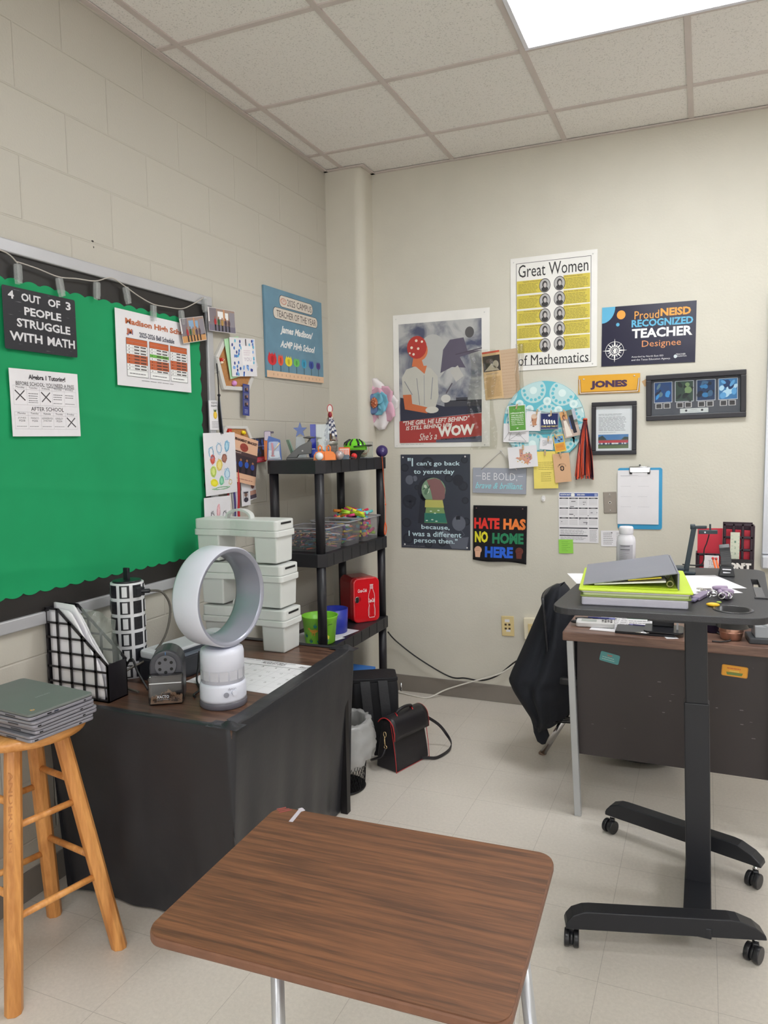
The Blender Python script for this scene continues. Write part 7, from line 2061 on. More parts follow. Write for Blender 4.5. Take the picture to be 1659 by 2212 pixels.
# pens, scissors
def pen(u0, v0, u1, v1, z, c, label, r_=.0045):
    a, c_ = hz(u0, v0, z + r_), hz(u1, v1, z + r_)
    b = MB(); d_ = c_ - a
    b.cyl((0, 0, 0), d_ * .72, r_, flat(*c, .3), 12); b.cyl(d_ * .72, d_ * .93, r_ * .95, flat(min(255, c[0] + 60), min(255, c[1] + 60), min(255, c[2] + 60), .3), 12); b.cyl(d_ * .93, d_, r_ * .6, flat(60, 60, 66), 10, r1=.001)
    tag(b.build('pen', loc=a), label, 'pen')
pen(1270, 1334, 1333, 1337, DZ + .004, (52, 56, 112), 'dark blue pen lying behind the calculator')
pen(1396, 1353, 1357, 1349, DZ + .004, (66, 60, 110), 'purple pen on the page with green band')
t = thing('scissors', 'black handled scissors sticking out at left end of the walnut desk', 'scissors', hz(1275, 1338, DZ + .012))
o_ = hz(1275, 1338, DZ + .012)
for k_, (u, v, ru) in enumerate(((1252, 1343, 1), (1262, 1337, 1))):
    b = MB(); c_ = hz(u, v, DZ + .012 + .004 * k_) - o_
    b.tube([c_ + Vector((.032 * math.cos(q), .014 * math.sin(q), 0)) for q in [i * PI / 8 for i in range(16)]], .0045, flat(30, 30, 34, .3), 8, closed=True); b.build('handle', t)
b = MB(); b.bar((.0, 0, 0), (.10, -.01, -.004), .010, .002, m_chr, up=(0, 0, 1)); b.build('blades', t)
# black folder and stand base
def flatbox(name, label, cat, corners, z, h_, m, bev=.002, corner=.004):
    NL, NR, FL = [Vector((p.x, p.y)) for p in (hz(*c, z) for c in corners)]
    e = NR - NL; w_ = e.length; ang = math.atan2(e.y, e.x); n = Vector((-e.y, e.x)).normalized(); d_ = (FL - NL).dot(n)
    b = MB(); b.prism(rrect(0, w_, 0, d_, corner), 0, h_, m)
    return tag(b.build(name, loc=(NL.x, NL.y, z), rot=(0, 0, ang), bevel=bev), label, cat), w_, d_
flatbox('clipboard', 'black clipboard with silver clip lying at front of walnut desk', 'clipboard', [(1328, 1368), (1458, 1378), (1345, 1354)], DZ, .010, mat('black_gloss', (34, 34, 38), rough=.25))
lying('paper_sheet', 'white sheet corner showing beneath the black stand base', 'paper', [(1440, 1380), (1466, 1380), (1456, 1360)], DZ, WHITE)
b = MB(); b.tube([(0, 0, 0), (.02, -.008, .002), (.05, -.004, .003), (.03, .006, .002), (0, 0, 0)], .0016, m_chr, 6); tag(b.build('paper_clamp', loc=hz(1372, 1366, DZ + .013)), 'silver wire clip on the black clipboard', 'clip')
pb = hz(1434, 1362, DZ + .012)
t = thing('monitor_stand', 'black flat stand base with upright post on walnut desk', 'stand', (pb.x, pb.y, DZ + .012))
b = MB(); b.prism(rrect(-.072, .072, -.055, .075, .02), 0, .007, mat('black_gloss', (34, 34, 38))); b.build('base', t, bevel=.002)
b = MB(); b.box(-.045, .035, .03, .05, .007, .18, mat('black_satin', (30, 30, 34), rough=.4)); b.build('post', t, bevel=.004)
b = MB(); b.box(.045, .052, .0, .012, .007, .05, flat(170, 170, 176, .2)); b.build('pin', t)
# tumbler, mug, cable, hole punch
m_cop = mat('copper_metal', (170, 132, 116), rough=.28, metal=.85, k=1.5)
p = Vector((2.141, -1.075, DZ)); t = thing('tumbler', 'brushed copper barrel tumbler on the walnut desk', 'tumbler', p)
b = MB(); b.lathe([(.035, 0), (.037, .004), (.042, .03), (.0435, .05), (.043, .052), (.0435, .055), (.0445, .075), (.043, .10), (.040, .125)], m_cop, n=40); b.build('cup', t)
b = MB()
for z in (.030, .078): b.tube([(.0438 * math.cos(2 * PI * i / 36), .0438 * math.sin(2 * PI * i / 36), z) for i in range(36)], .0012, m_cop, 6, closed=True)
b.build('band', t)
p = Vector((xof(1541, -.98, DZ), -.98, DZ)); b = MB(); b.lathe([(.030, 0), (.034, .004), (.036, .09), (.035, .12)], mat('dark_violet_gloss', (36, 30, 60), rough=.2), n=28)
tag(b.build('cup', loc=p), 'dark violet cup half hidden behind the copper tumbler', 'cup')
b = MB(); pts = [hz(u, v, DZ + .004) for u, v in ((1532, 1352), (1548, 1366), (1570, 1376), (1578, 1383), (1560, 1386), (1538, 1385))]
b.tube([q - pts[0] for q in smoothpath(pts, 6)], .003, flat(60, 56, 56), 6); tag(b.build('cable', loc=pts[0]), 'thin dark cable looping on desk in front of the copper tumbler', 'cable')
p = hz(1648, 1394, DZ); t = thing('hole_punch', 'grey three hole punch at the right edge of the photo', 'hole punch', (p.x + .02, p.y + .06, DZ), rz=.1)
b = MB(); b.box(-.07, .12, -.05, .06, 0, .022, mat('punch_base', (62, 64, 68), rough=.4)); b.build('base', t, bevel=.004)
b = MB(m_YZf); b.prism([(-.045, .022), (.05, .022), (.045, .085), (.02, .1), (-.03, .06)], -.05, .12, mat('punch_grey', (128, 130, 134), rough=.4)); b.build('body', t, bevel=.004)
b = MB(); b.bar((-.045, .0, .078), (.075, -.045, .040), .03, .016, mat('punch_handle', (168, 172, 178), rough=.35)); b.build('lever', t, bevel=.006)

# things at the back of the desk
yb_ = -.60
def bx_(u, y=yb_, z=1.0): return xof(u, y, z)
xl, xm, xr = bx_(1505), bx_(1561), bx_(1626)
t = thing('file_organizer', 'dark mesh desk organizer with red folders at back of desk', 'file organizer', ((xl + xr) / 2, yb_, DZ))
m_org = mat('maroon_black_plastic', (46, 30, 40), rough=.4); m_rf = mat('red_folder', (190, 44, 62), rough=.5)
zl_ = zof(xm, yb_, 1196) - DZ; zr_ = zof(xr, yb_, 1132) - DZ
xc = (xl + xr) / 2
def org_grid(x0, x1, z1, nx_, nz_, nm):
    b = MB(); bw = .012
    for i in range(nx_ + 1):
        x = x0 + (x1 - x0 - bw) * i / nx_; b.box(x, x + bw, -.006, 0, 0, z1, m_org)
    for j in range(nz_ + 1):
        z = (z1 - bw) * j / nz_; b.box(x0, x1, -.006, 0, z, z + bw, m_org)
    b.build(nm, t, bevel=.003)
org_grid(xl - xc, xm - xc + .01, zl_, 3, 5, 'front_lattice')
org_grid(xm - xc, xr - xc, zr_, 3, 7, 'front_lattice')
b = MB(); b.box(xl - xc, xr - xc, .06, .066, 0, zl_, m_org); b.box(xm - xc, xr - xc, .06, .066, zl_, zr_, m_org); b.build('back_panel', t)
b = MB(); b.box(xr - xc, xr - xc + .006, -.006, .066, 0, zr_ - .008, m_org); b.box(xl - xc - .004, xl - xc, -.006, .066, 0, zl_, m_org); b.box(xl - xc, xr - xc, 0, .06, 0, .004, m_org); b.build('side_panel', t)
M_ = Matrix(((1, 0, 0, 0), (0, 0, -1, 0), (0, 1, 0, 0), (0, 0, 0, 1)))
zt1 = zof(xl, yb_, 1142) - DZ
b = MB(M_); zb1 = zof(xl, yb_, 1190) - DZ
b.prism([(xl - xc + .002, zb1 - .10), (xm - xc - .001, zb1 - .10), (xm - xc - .001, zt1), (xl - xc + .002, zt1 - .003)], -.045, -.04, m_rf); o = b.build('', None) if False else None
tag(b.build('folder', loc=(xc, yb_, DZ)), 'bright red folder standing in the left slot of desk organizer', 'folder')
b = MB(M_); b.prism([(xm - xc + .006, .01), (xr - xc - .006, .01), (xr - xc - .006, zr_ - .03), (xm - xc + .006, zr_ - .026)], -.02, -.014, m_rf)
tag(b.build('folder', loc=(xc, yb_, DZ)), 'red folder behind the lattice in right side of desk organizer', 'folder')
# ruler, white card, tools, sign: standing in front of the organizer
def upright(name, label, cat, u0, u1, vt, y, zbase, face, fn=None, thick=.003, rot=0):
    x0, x1 = xof(u0, y, 1.0), xof(u1, y, 1.0); zt_ = zof((x0 + x1) / 2, y, vt)
    M = Matrix(((1, 0, 0, x0), (0, 0, -1, y), (0, 1, 0, zt_), (0, 0, 0, 1)))
    s = Sheet(M, x1 - x0, zt_ - zbase, face, thick)
    if fn: fn(s)
    return tag(s.build(name), label, cat)
def f_(s):
    for i in range(24): s.R(.1, .04 + .04 * i, .3 if i % 2 else .22, .044 + .04 * i, GREY); s.R(.85, .05 + .04 * i, .95, .054 + .04 * i, GREY)
    for i in range(12): s.T(str(i + 1), .42, .1 + .07 * i, .62, .125 + .07 * i, flat(110, 135, 120), l=2)
upright('ruler', 'white ruler standing upright before the red and black organizer', 'ruler', 1577, 1597, 1150, -.66, DZ, mat('ruler_white', (200, 204, 186), rough=.4, k=1.2), f_)
def f_(s): s.T("DON'T", .06, .05, .95, .17, flat(214, 210, 206), bold=.08)
upright('block_sign', 'black block sign with white letters N and T showing beside ruler', 'sign', 1556, 1627, 1209, -.70, DZ, mat('sign_black', (30, 26, 30), rough=.5), f_, .02)
def f_(s): s.T('TO', .3, .08, .7, .16, flat(175, 170, 172)); s.T('GO', .3, .18, .7, .26, flat(175, 170, 172))
upright('card', 'white rounded card lettered TO GO in front of organizer', 'card', 1521, 1553, 1200, -.70, DZ, WHITE, f_)
for k_, (u0, v0, u1, v1, lab) in enumerate(((1540, 1206, 1556, 1228, 'orange pencil leaning left of the tape dispenser'), (1547, 1207, 1561, 1229, 'second orange pencil leaning beside the white card'))):
    y = -.76; a = on(u0, v0, 1, y); c_ = on(u1 + 5, v1 + 60, 1, y)
    b = MB(); b.cyl((0, 0, 0), c_ - a, .004, flat(216, 106, 56, .4), 8); b.ball((0, 0, 0), .006, flat(190, 60, 60, .4), 8); tag(b.build('pencil', loc=a), lab, 'pencil')
x_ = xof(1556, -.76, DZ); b = MB(); b.lathe([(.036, 0), (.036, .16), (.033, .16), (.033, .004)], flat(60, 60, 64, .4), n=24, capt=False); tag(b.build('pencil_cup', loc=(x_, -.76, DZ)), 'dark pencil cup holding orange pencils behind the standing desk', 'cup')

# ================================================================== standing desk
AZ = 1.04
m_sd = mat('standing_desk_black', (50, 50, 53), rough=.42, k=1.15, bump=.3, bscale=300); m_sdm = mat('standing_desk_metal', (34, 35, 40), rough=.38, k=1.1)
SC0 = Vector((2.04, -1.64, 0))
t = thing('standing_desk', 'black rolling standing desk with single column and two long feet', 'standing desk', SC0)
NL, NR, BR_, BL_ = Vector((1.655, -2.112)), Vector((2.200, -2.075)), Vector((2.232, -1.275)), Vector((1.688, -1.345))
def roundquad(P_, r_, n=6):
    out = []
    for i in range(4):
        p, a, c = P_[i], P_[i - 1], P_[(i + 1) % 4]
        d1 = (a - p).normalized(); d2 = (c - p).normalized()
        s1 = p + d1 * r_; s2 = p + d2 * r_
        for k_ in range(n + 1):
            q = k_ / n; out.append(s1 * (1 - q) ** 2 + p * 2 * q * (1 - q) + s2 * q * q)
    return out
top_out = [(p.x - SC0.x, p.y - SC0.y) for p in roundquad([NL, NR, BR_, BL_], .07)]
b = MB(); b.prism(top_out, AZ - .018, AZ, m_sd); otop = b.build('desktop', t, fixn=True)
# real openings for cup holder and tablet slot
cup = hz(1583, 1317, AZ); sl0 = hz(1629, 1251, AZ); sl1 = hz(1628, 1292, AZ)
cb = MB(); cb.cyl((cup.x - SC0.x, cup.y - SC0.y, AZ - .05), (cup.x - SC0.x, cup.y - SC0.y, AZ + .05), .041, m_sd, 40)
cut1 = cb.build('cut', t, fixn=True)
cb = MB(); cb.box(sl0.x - SC0.x - .010, sl0.x - SC0.x + .010, sl1.y + (sl0.y - sl1.y) * .52 - SC0.y, sl0.y - SC0.y, AZ - .05, AZ + .05, m_sd); cut2 = cb.build('cut', t, fixn=True)
for c_ in (cut1, cut2):
    md = otop.modifiers.new('hole', 'BOOLEAN'); md.operation = 'DIFFERENCE'; md.object = c_; md.solver = 'EXACT'
bpy.context.view_layer.update()
dg = bpy.context.evaluated_depsgraph_get()
nm_ = bpy.data.meshes.new_from_object(otop.evaluated_get(dg))
otop.modifiers.clear(); otop.data = nm_
for c_ in (cut1, cut2): bpy.data.objects.remove(c_)
q = otop.modifiers.new('bevel', 'BEVEL'); q.width = .002; q.segments = 2; q.limit_method = 'ANGLE'
cc = (cup.x - SC0.x, cup.y - SC0.y, AZ)
b = MB(); b.lathe([(.0405, -.045), (.0405, .001), (.045, .0025), (.050, .0015), (.050, .0002)], mat('cup_ring', (52, 52, 54), rough=.25), c=cc, n=48, capt=False); b.lathe([(.040, -.044), (.001, -.044)], m_sdm, c=cc, n=32, capb=False); b.build('cup_holder', t)
b = MB(); xx = sl0.x - SC0.x; y0, y1 = sl1.y - SC0.y, sl0.y - SC0.y; ym_ = y0 + (y1 - y0) * .52
b.box(xx - .012, xx + .012, y0, ym_, AZ, AZ + .002, flat(84, 84, 86, .4)); b.box(xx - .017, xx + .017, y0 - .006, y0 + .004, AZ, AZ + .004, flat(56, 56, 58, .35)); b.box(xx - .010, xx + .010, ym_, y1, AZ - .03, AZ - .028, m_sdm); b.build('tablet_slot', t, bevel=.001)
b = MB(); b.box(-.14, .12, -.35, .18, AZ - .045, AZ - .0185, m_sdm); b.build('support_plate', t)
zj = zof(2.045, -1.665, 1521)
b = MB(); b.bar((.005, 0, .09), (-.012, 0, zj), .074, .052, m_sdm, up=(0, 1, 0)); b.build('outer_column', t, bevel=.004)
b = MB(); b.bar((-.010, 0, zj - .05), (-.022, 0, AZ - .045), .066, .044, m_sdm, up=(0, 1, 0)); b.build('inner_column', t, bevel=.004)
b = MB(); b.box(-.036, .042, -.265, .22, .062, .094, m_sdm); b.build('base_beam', t, bevel=.003)
def foot(P0, P1, zb, h_, d_, nm='foot'):
    P0 = Vector(P0); P1 = Vector(P1); e = P1 - P0; L_ = e.length; ang = math.atan2(e.y, e.x)
    prof = [(0, .012), (.004, .022), (.02, .042), (.05, h_ - .002), (.07, h_), (L_ - .10, h_), (L_ - .075, h_ - .003), (L_ - .03, h_ * .62), (L_ - .004, .014), (L_, .0), (0, .0)]
    b = MB(M_ ); b.prism(prof, -d_, 0, m_sdm)
    b.build(nm, t, loc=(P0.x - SC0.x, P0.y - SC0.y, zb), rot=(0, 0, ang), bevel=.003)
foot((1.690, -2.014), (2.228, -1.858), .066, .056, .050)
foot((1.713, -1.272), (2.236, -1.462), .066, .056, .050)
m_whl = mat('caster_black', (32, 32, 35), rough=.3)
def caster(p, swivel):
    c = Vector((p[0] - SC0.x, p[1] - SC0.y, 0))
    r_ = .025
    d_ = Vector((math.cos(swivel), math.sin(swivel), 0))       # axle direction
    f_ = Vector((-d_.y, d_.x, 0))
    par = thing('caster', None, None, c); par.parent = t
    b = MB()
    for s_ in (-1, 1):
        a = d_ * (.006 * s_) + Vector((0, 0, r_)); e = d_ * (.021 * s_) + Vector((0, 0, r_))
        b.cyl(a, e, r_, m_whl, 28)
    b.build('wheel', par, bevel=.002)
    b = MB(); b.bar(f_ * .012 + Vector((0, 0, r_)), f_ * .012 + Vector((0, 0, r_ + .030)), .018, .03, m_whl); b.cyl(d_ * -.005 + Vector((0, 0, r_)), d_ * .005 + Vector((0, 0, r_)), .020, m_whl, 20); b.build('fork', par, bevel=.003)
    b = MB(); b.cyl(f_ * .012 + Vector((0, 0, .052)), f_ * .012 + Vector((0, 0, .068)), .008, m_chr, 14); b.build('stem', par)
caster((1.733, -1.272), -.55); caster((2.215, -1.462), -.5); caster((1.702, -1.985), .12); caster((2.193, -1.862), -.45)

# ---------------- on the standing desk
# white page bundle, lime binder, grey binder
NLs, NRs = hz(1256, 1306, AZ), hz(1487, 1317, AZ)
e = (NRs - NLs); ang = math.atan2(e.y, e.x); Ls = e.length; Ds = .30
t = thing('paper_stack', 'thick stack of white pages at bottom of the pile on standing desk', 'paper stack', (NLs.x, NLs.y, AZ), rz=ang)
b = MB(); b.prism(rrect(0, Ls, 0, Ds, .006), 0, .022, mat('page_edges', (182, 180, 192), rough=.6, k=1.2, bump=1, bscale=30)); b.build('pages', t, bevel=.003)
m_lime = mat('lime_vinyl', (196, 220, 62), rough=.35, k=1.15); m_limed = mat('olive_vinyl', (132, 148, 78), rough=.4)
t = thing('binder', 'lime green binder under the tilted grey binder on standing desk', 'binder', (NLs.x - .004, NLs.y + .002, AZ + .0225), rz=ang)
for z0, z1, m_, nm, ex in ((0, .0035, m_limed, 'back_cover', .0), (.0035, .011, mat('lime_pages', (176, 186, 140), rough=.6), 'pages', -.006), (.0115, .0165, WHITE, 'page_block', -.003), (.017, .0215, m_lime, 'front_cover', .004)):
    b = MB(); b.prism(rrect(-ex, Ls + .012 + ex, -ex, Ds + .06 + ex, .008), z0, z1, m_); b.build(nm, t, bevel=.001)
# grey binder: hinge at left, thick spine at right
gz = AZ + .0225 + .0218
g0, g1 = hz(1260, 1267, gz), hz(1465, 1275, gz)
e = g1 - g0; ang2 = math.atan2(e.y, e.x); Lg = e.length; Dg = .35
t = thing('binder', 'grey binder with open rings lying tilted on top of the lime binder', 'binder', (g0.x, g0.y, gz), rz=ang2)
m_gb = mat('grey_vinyl', (126, 128, 138), rough=.45, k=1.2)
b = MB(); b.box(0, Lg, 0, Dg, 0, .003, m_lime); b.build('bottom_cover', t)
tl_ = math.atan2(.040, Lg)
b = MB(Matrix.Translation((0, 0, .004)) @ Matrix.Rotation(-tl_, 4, 'Y')); b.box(0, Lg, 0, Dg, 0, .0035, m_gb); b.build('top_cover', t, bevel=.001)
b = MB(); b.box(Lg - .002, Lg + .003, 0, Dg, 0, .045, m_gb); b.build('spine', t, bevel=.001)
b = MB(Matrix.Rotation(-tl_ * .45, 4, 'Y')); b.box(.03, Lg - .03, .006, Dg - .01, .003, .007, WHITE); b.build('pages', t)
b = MB(Matrix.Rotation(-tl_ * .7, 4, 'Y')); b.box(.12, Lg - .04, .004, Dg - .01, .007, .010, flat(200, 182, 60)); b.build('divider', t)
for y in (.012, .14, .26):
    b = MB(); b.tube([(Lg - .020 + .008 * math.cos(q), y, .014 + .008 * math.sin(q)) for q in [i * PI / 8 for i in range(16)]], .0025, mat('ring_metal', (120, 118, 80), rough=.3, metal=.6), 6, closed=True); b.build('ring', t)
# loose sheets
lying('paper_sheet', 'white sheet lying right of the green binder on the standing desk', 'paper', [(1440, 1273), (1613, 1271), (1440, 1244)], AZ, WHITE, None)
lying('paper_sheet', 'white sheet partly beneath another, nearer the keys', 'paper', [(1470, 1284), (1605, 1281), (1490, 1262)], AZ, WHITE, None, .0004)
lying('paper_sheet', 'corner of a white sheet sticking out left of the grey binder', 'paper', [(1246, 1261), (1300, 1261), (1273, 1239)], AZ, WHITE, None)
# white bottle
y = -1.47; x = xof(1352, y, 1.1); t = thing('supplement_bottle', 'white plastic bottle with printed label behind the grey binder', 'bottle', (x, y, AZ))
H = zof(x, y, 1137) - AZ
m_pb = mat('white_bottle', (216, 214, 220), rough=.3, k=1.2)
b = MB(); b.lathe([(.028, 0), (.0315, .004), (.0315, H * .66), (.029, H * .76), (.022, H * .82), (.021, H * .84)], m_pb, n=40); b.build('body', t)
b = MB(); b.lathe([(.0225, H * .84), (.0235, H * .86), (.0235, H * .97), (.021, H)], m_pb, n=40); b.build('cap', t, bevel=.001)
va = math.atan2(CAM_LOC.y - y, CAM_LOC.x - x)
b = MB(); patch(va - .75, va + .75, .012, H * .62, .0318, mat('label_paper', (176, 174, 182), rough=.5, k=1.2), b)
rs = random.Random(1)
for i in range(13):
    z = H * .60 - .0062 * i; patch(va - .6, va - .6 + (1.0 if i in (0, 2, 9) else rs.uniform(.4, 1.1)), z - (.0022 if i in (0, 2, 9) else .001), z, .032, flat(60, 60, 66) if i in (0, 2, 9) else GREY, b)
b.build('label', t)
# document camera
p0 = hz(1479, 1238, AZ); yc = p0.y
m_dc = mat('dark_teal_metal', (40, 52, 60), rough=.35)
t = thing('document_camera', 'dark folding document camera arm standing on the standing desk', 'document camera', (p0.x, yc, AZ))
def dcp(u, v, dy=0): return on(u, v, 1, yc + dy) - Vector((p0.x, yc, AZ))
b = MB(); b.box(-.038, .034, -.03, .03, 0, .010, m_dc); b.box(-.03, .0, -.03, .03, .01, .022, m_dc); b.build('base', t, bevel=.003)
b = MB(); b.bar((.004, 0, .008), dcp(1499, 1140), .016, .012, m_dc, up=(0, 1, 0)); b.build('arm', t, bevel=.002)
b = MB(); b.cyl(dcp(1491, 1138), dcp(1502, 1138), .009, m_dc, 16); b.bar(dcp(1497, 1139), dcp(1527, 1139), .010, .014, m_dc, up=(0, 1, 0)); b.build('elbow', t, bevel=.002)
b = MB(); b.bar(dcp(1509, 1149, -.02), dcp(1550, 1149, -.02), .011, .03, m_dc, up=(0, 1, 0)); b.bar(dcp(1534, 1148, -.01), dcp(1534, 1132, -.01), .006, .006, m_dc, up=(0, 1, 0)); b.cyl(dcp(1523, 1150, -.036), dcp(1523, 1150, -.032), .003, flat(190, 200, 210, .2), 10); b.build('camera_head', t, bevel=.002)
b = MB(); P_ = smoothpath([dcp(1532, 1154), dcp(1527, 1172), dcp(1521, 1188), dcp(1520, 1210), dcp(1513, 1220), dcp(1494, 1221), dcp(1474, 1219)], 6); b.tube(P_, .0022, m_bk, 6); b.build('cable', t)
# tape dispenser standing on end
p = hz(1571, 1246, AZ); t = thing('stapler', 'dark grey stapler standing on end on the standing desk', 'stapler', (p.x - .003, p.y + .03, AZ), rz=0)
m_tp = mat('dark_grey_plastic', (70, 70, 72), rough=.4); m_tb = mat('black_satin', (30, 30, 34))
b = MB(); b.add([(-.024, -.03, 0), (.026, -.03, 0), (.026, .03, 0), (-.024, .03, 0), (-.018, -.02, .034), (.020, -.02, .034), (.020, .026, .034), (-.018, .026, .034)], [(3, 2, 1, 0), (4, 5, 6, 7), (0, 1, 5, 4), (1, 2, 6, 5), (2, 3, 7, 6), (3, 0, 4, 7)], m_tb); b.build('base', t, bevel=.003)
b = MB(); P_ = smoothpath([(0, 0, .03), (-.002, .004, .06), (-.006, .002, .085), (-.008, -.008, .098)], 4)
for i in range(len(P_) - 1): b.bar(P_[i], P_[i + 1] + (P_[i + 1] - P_[i]) * .1, .032, .016, m_tp, up=(0, 1, 0))
b.build('handle', t, bevel=.003)
b = MB(); b.box(-.010, .012, -.032, -.024, .012, .016, m_chr); b.box(-.012, .014, -.031, -.022, .022, .026, m_chr); b.build('metal_plate', t)
# keys
p = hz(1545, 1292, AZ); t = thing('key_bunch', 'key bunch with lilac fob and yellow charm on the standing desk', 'keys', (p.x, p.y, AZ))
def kp(u, v, z=.006): return hz(u, v, AZ + z) - Vector((p.x, p.y, AZ))
m_lil = mat('lilac_plastic', (140, 128, 152), rough=.45, k=1.2)
b = MB(); b.bar(kp(1503, 1293), kp(1531, 1277), .022, .010, m_lil); b.bar(kp(1496, 1298), kp(1504, 1292), .014, .006, flat(110, 104, 130, .4)); o = b.build('usb_fob', t, bevel=.002)
rs = random.Random(5)
for k_ in range(3):
    b = MB(); c_ = kp(1556 + 9 * k_, 1279 + 3 * k_, .014)
    pts = [c_ + Vector((.018 * rs.uniform(-1, 1), .028 * rs.uniform(-1, 1), .012 * rs.uniform(-.5, 1))) for _ in range(7)]
    b.tube(smoothpath(pts, 4), .0065, mat('lilac_cloth', (164, 148, 172), rough=.8, k=1.2), 7); b.build('wristlet', t)
for k_ in range(6):
    b = MB(); c_ = kp(1532 + 9 * k_, 1276 + rs.uniform(-3, 12), .016); a = rs.random() * 3
    b.tube([c_ + Vector((.010 * math.cos(q) * math.cos(a), .010 * math.cos(q) * math.sin(a), .008 * math.sin(q))) for q in [i * PI / 6 for i in range(12)]], .0018, m_chr, 6, closed=True); b.build('key_ring', t)
for k_ in range(2):
    b = MB(); c_ = kp(1512 + 8 * k_, 1272 + 3 * k_, .010); b.bar(c_, c_ + Vector((.03, .012, .0)), .008, .002, m_chr); b.cyl(c_ - Vector((0, 0, .001)), c_ + Vector((0, 0, .0015)), .010, m_chr, 16); b.build('key', t)
b = MB(); b.ball(kp(1540, 1306, .005), .011, mat('yellow_charm', (224, 176, 40), rough=.5), 14, (1.6, 1, .5)); b.build('charm', t)
b = MB(); b.ball(kp(1553, 1301, .005), .005, mat('green_charm', (150, 170, 80), rough=.5), 10, (1.4, 1, .6)); b.build('charm_leaf', t)

# footrest under the desk
p = hz(1395, 1672, 0)
b = MB(); b.ball((0, 0, .085), .17, mat('black_satin', (30, 30, 34)), 32, (1.15, .7, .5)); tag(b.build('footrest', loc=(1.79, -.55, 0)), 'black rounded footrest on the floor under the brown desk panel', 'footrest')

# ================================================================== chair and jacket
ft = Vector((1.351, -.634, 0))
t = thing('office_chair', 'black seated chair with slanted chrome leg behind the jacket', 'chair', (1.56, -.66, 0))
c0 = Vector((1.56, -.66, 0))
def tubeleg(a, c_, nm='leg'):
    b = MB(); b.tube([Vector(a) - c0, Vector(c_) - c0], .0145, m_chr, 14); o = b.build(nm, t)
    g = MB(); g.lathe([(.018, 0), (.020, .004), (.012, .014)], flat(120, 96, 80, .3), n=18); g.build('glide', o, loc=Vector(a) - c0)
q_ = on(1229, 1537, 1, -.74)
tubeleg(ft, (q_.x, -.74, q_.z)); tubeleg((1.80, -.50, 0), (1.74, -.60, .42)); tubeleg((1.56, -.33, 0), (1.46, -.5, .42)); tubeleg((1.82, -.40, 0), (1.74, -.5, .42))
b = MB(); b.tube([Vector((q_.x, -.74, q_.z)) - c0, Vector((1.52, -.80, .42)) - c0, Vector((1.74, -.84, .42)) - c0], .0125, m_chr, 12); b.build('seat_frame', t)
b = MB(); b.prism(rrect(-.13, .22, -.20, .20, .05), .42, .455, mat('black_satin', (30, 30, 34))); b.build('seat', t, bevel=.01)
b = MB(); b.grid(lambda u, v: (-.14 - .03 * v - .02 * math.sin(PI * u), -.19 + .38 * u, .50 + .30 * v), 12, 8, mat('black_satin', (30, 30, 34))); b.build('backrest', t, solid=.012)
for y in (-.08, .12): b = MB(); b.tube([(-.08, y, .43), (-.115, y, .50), (-.13, y, .66)], .011, m_chr, 10); b.build('back_upright', t)
b = MB()
for k_ in range(5): b.tube([(-.12, -.16 + .02 * k_, .235), (.10, -.16 + .03 * k_, .25)], .0035, m_bk, 6)
b.tube([(-.12, -.17, .235), (-.12, -.07, .235)], .004, m_bk, 6); b.build('book_rack', t)
# jacket: lofted over the chair back, hem and sleeve hanging low
JY = -.70
Lp = [(1213, 1262), (1193, 1267), (1178, 1290), (1160, 1330), (1142, 1372), (1122, 1417), (1108, 1447), (1103, 1462), (1112, 1480), (1130, 1508), (1150, 1538), (1156, 1556)]
Rp = [(1216, 1262), (1228, 1272), (1238, 1290), (1250, 1330), (1262, 1372), (1262, 1417), (1262, 1447), (1258, 1462), (1254, 1480), (1246, 1508), (1232, 1538), (1206, 1556)]
LP = [on(u, v, 1, JY) for u, v in Lp]; RP = [on(u, v, 1, JY) for u, v in Rp]
m_jk = mat('black_jacket_cloth', (25, 27, 34), rough=.85, bump=.4, bscale=120, vary=.08)
def samp(P_, v):
    k_ = v * (len(P_) - 1); i = min(int(k_), len(P_) - 2); return P_[i].lerp(P_[i + 1], k_ - i)
jo = Vector((1.33, JY, .45))
t = thing('jacket', 'black jacket draped over the chair back with sleeve hanging near the floor', 'jacket', jo)
def jk(u, v):
    l, r_ = samp(LP, v), samp(RP, v); c = (l + r_) / 2; a = (r_ - l).length / 2
    dpt = .06 + .11 * min(1, v * 1.8) * (1 - .55 * max(0, v - .75) / .25)
    q = 2 * PI * u
    k_ = 1 + .05 * math.sin(6 * q + 5 * v) * min(1, v * 3) + .035 * math.sin(11 * q - 7 * v) * v
    x = c.x + a * math.cos(q); y = c.y + dpt * math.sin(q) * k_ - .015 * v
    if math.sin(q) < 0:   # lapel fold on the near side
        y -= .035 * math.exp(-((math.cos(q) - .35 + .5 * v) / .16) ** 2) * min(1, v * 2.5)
        y += .02 * math.exp(-((math.cos(q) + .1 + .2 * v) / .12) ** 2) * min(1, v * 2)
    return (x - jo.x, y - jo.y, (l.z * (1 - u2(u)) + r_.z * u2(u)) - jo.z)
def u2(u): return .5 + .5 * math.cos(2 * PI * u)
b = MB(); b.grid(jk, 72, 40, m_jk); b.build('body', t, solid=.003)
SL = [(1148, 1470), (1146, 1500), (1150, 1530), (1153, 1560), (1156, 1580), (1164, 1600), (1170, 1607)]
SR = [(1215, 1470), (1212, 1500), (1200, 1530), (1186, 1552), (1179, 1570), (1184, 1588), (1178, 1606)]
SLP = [on(u, v, 1, JY - .07) for u, v in SL]; SRP = [on(u, v, 1, JY - .07) for u, v in SR]
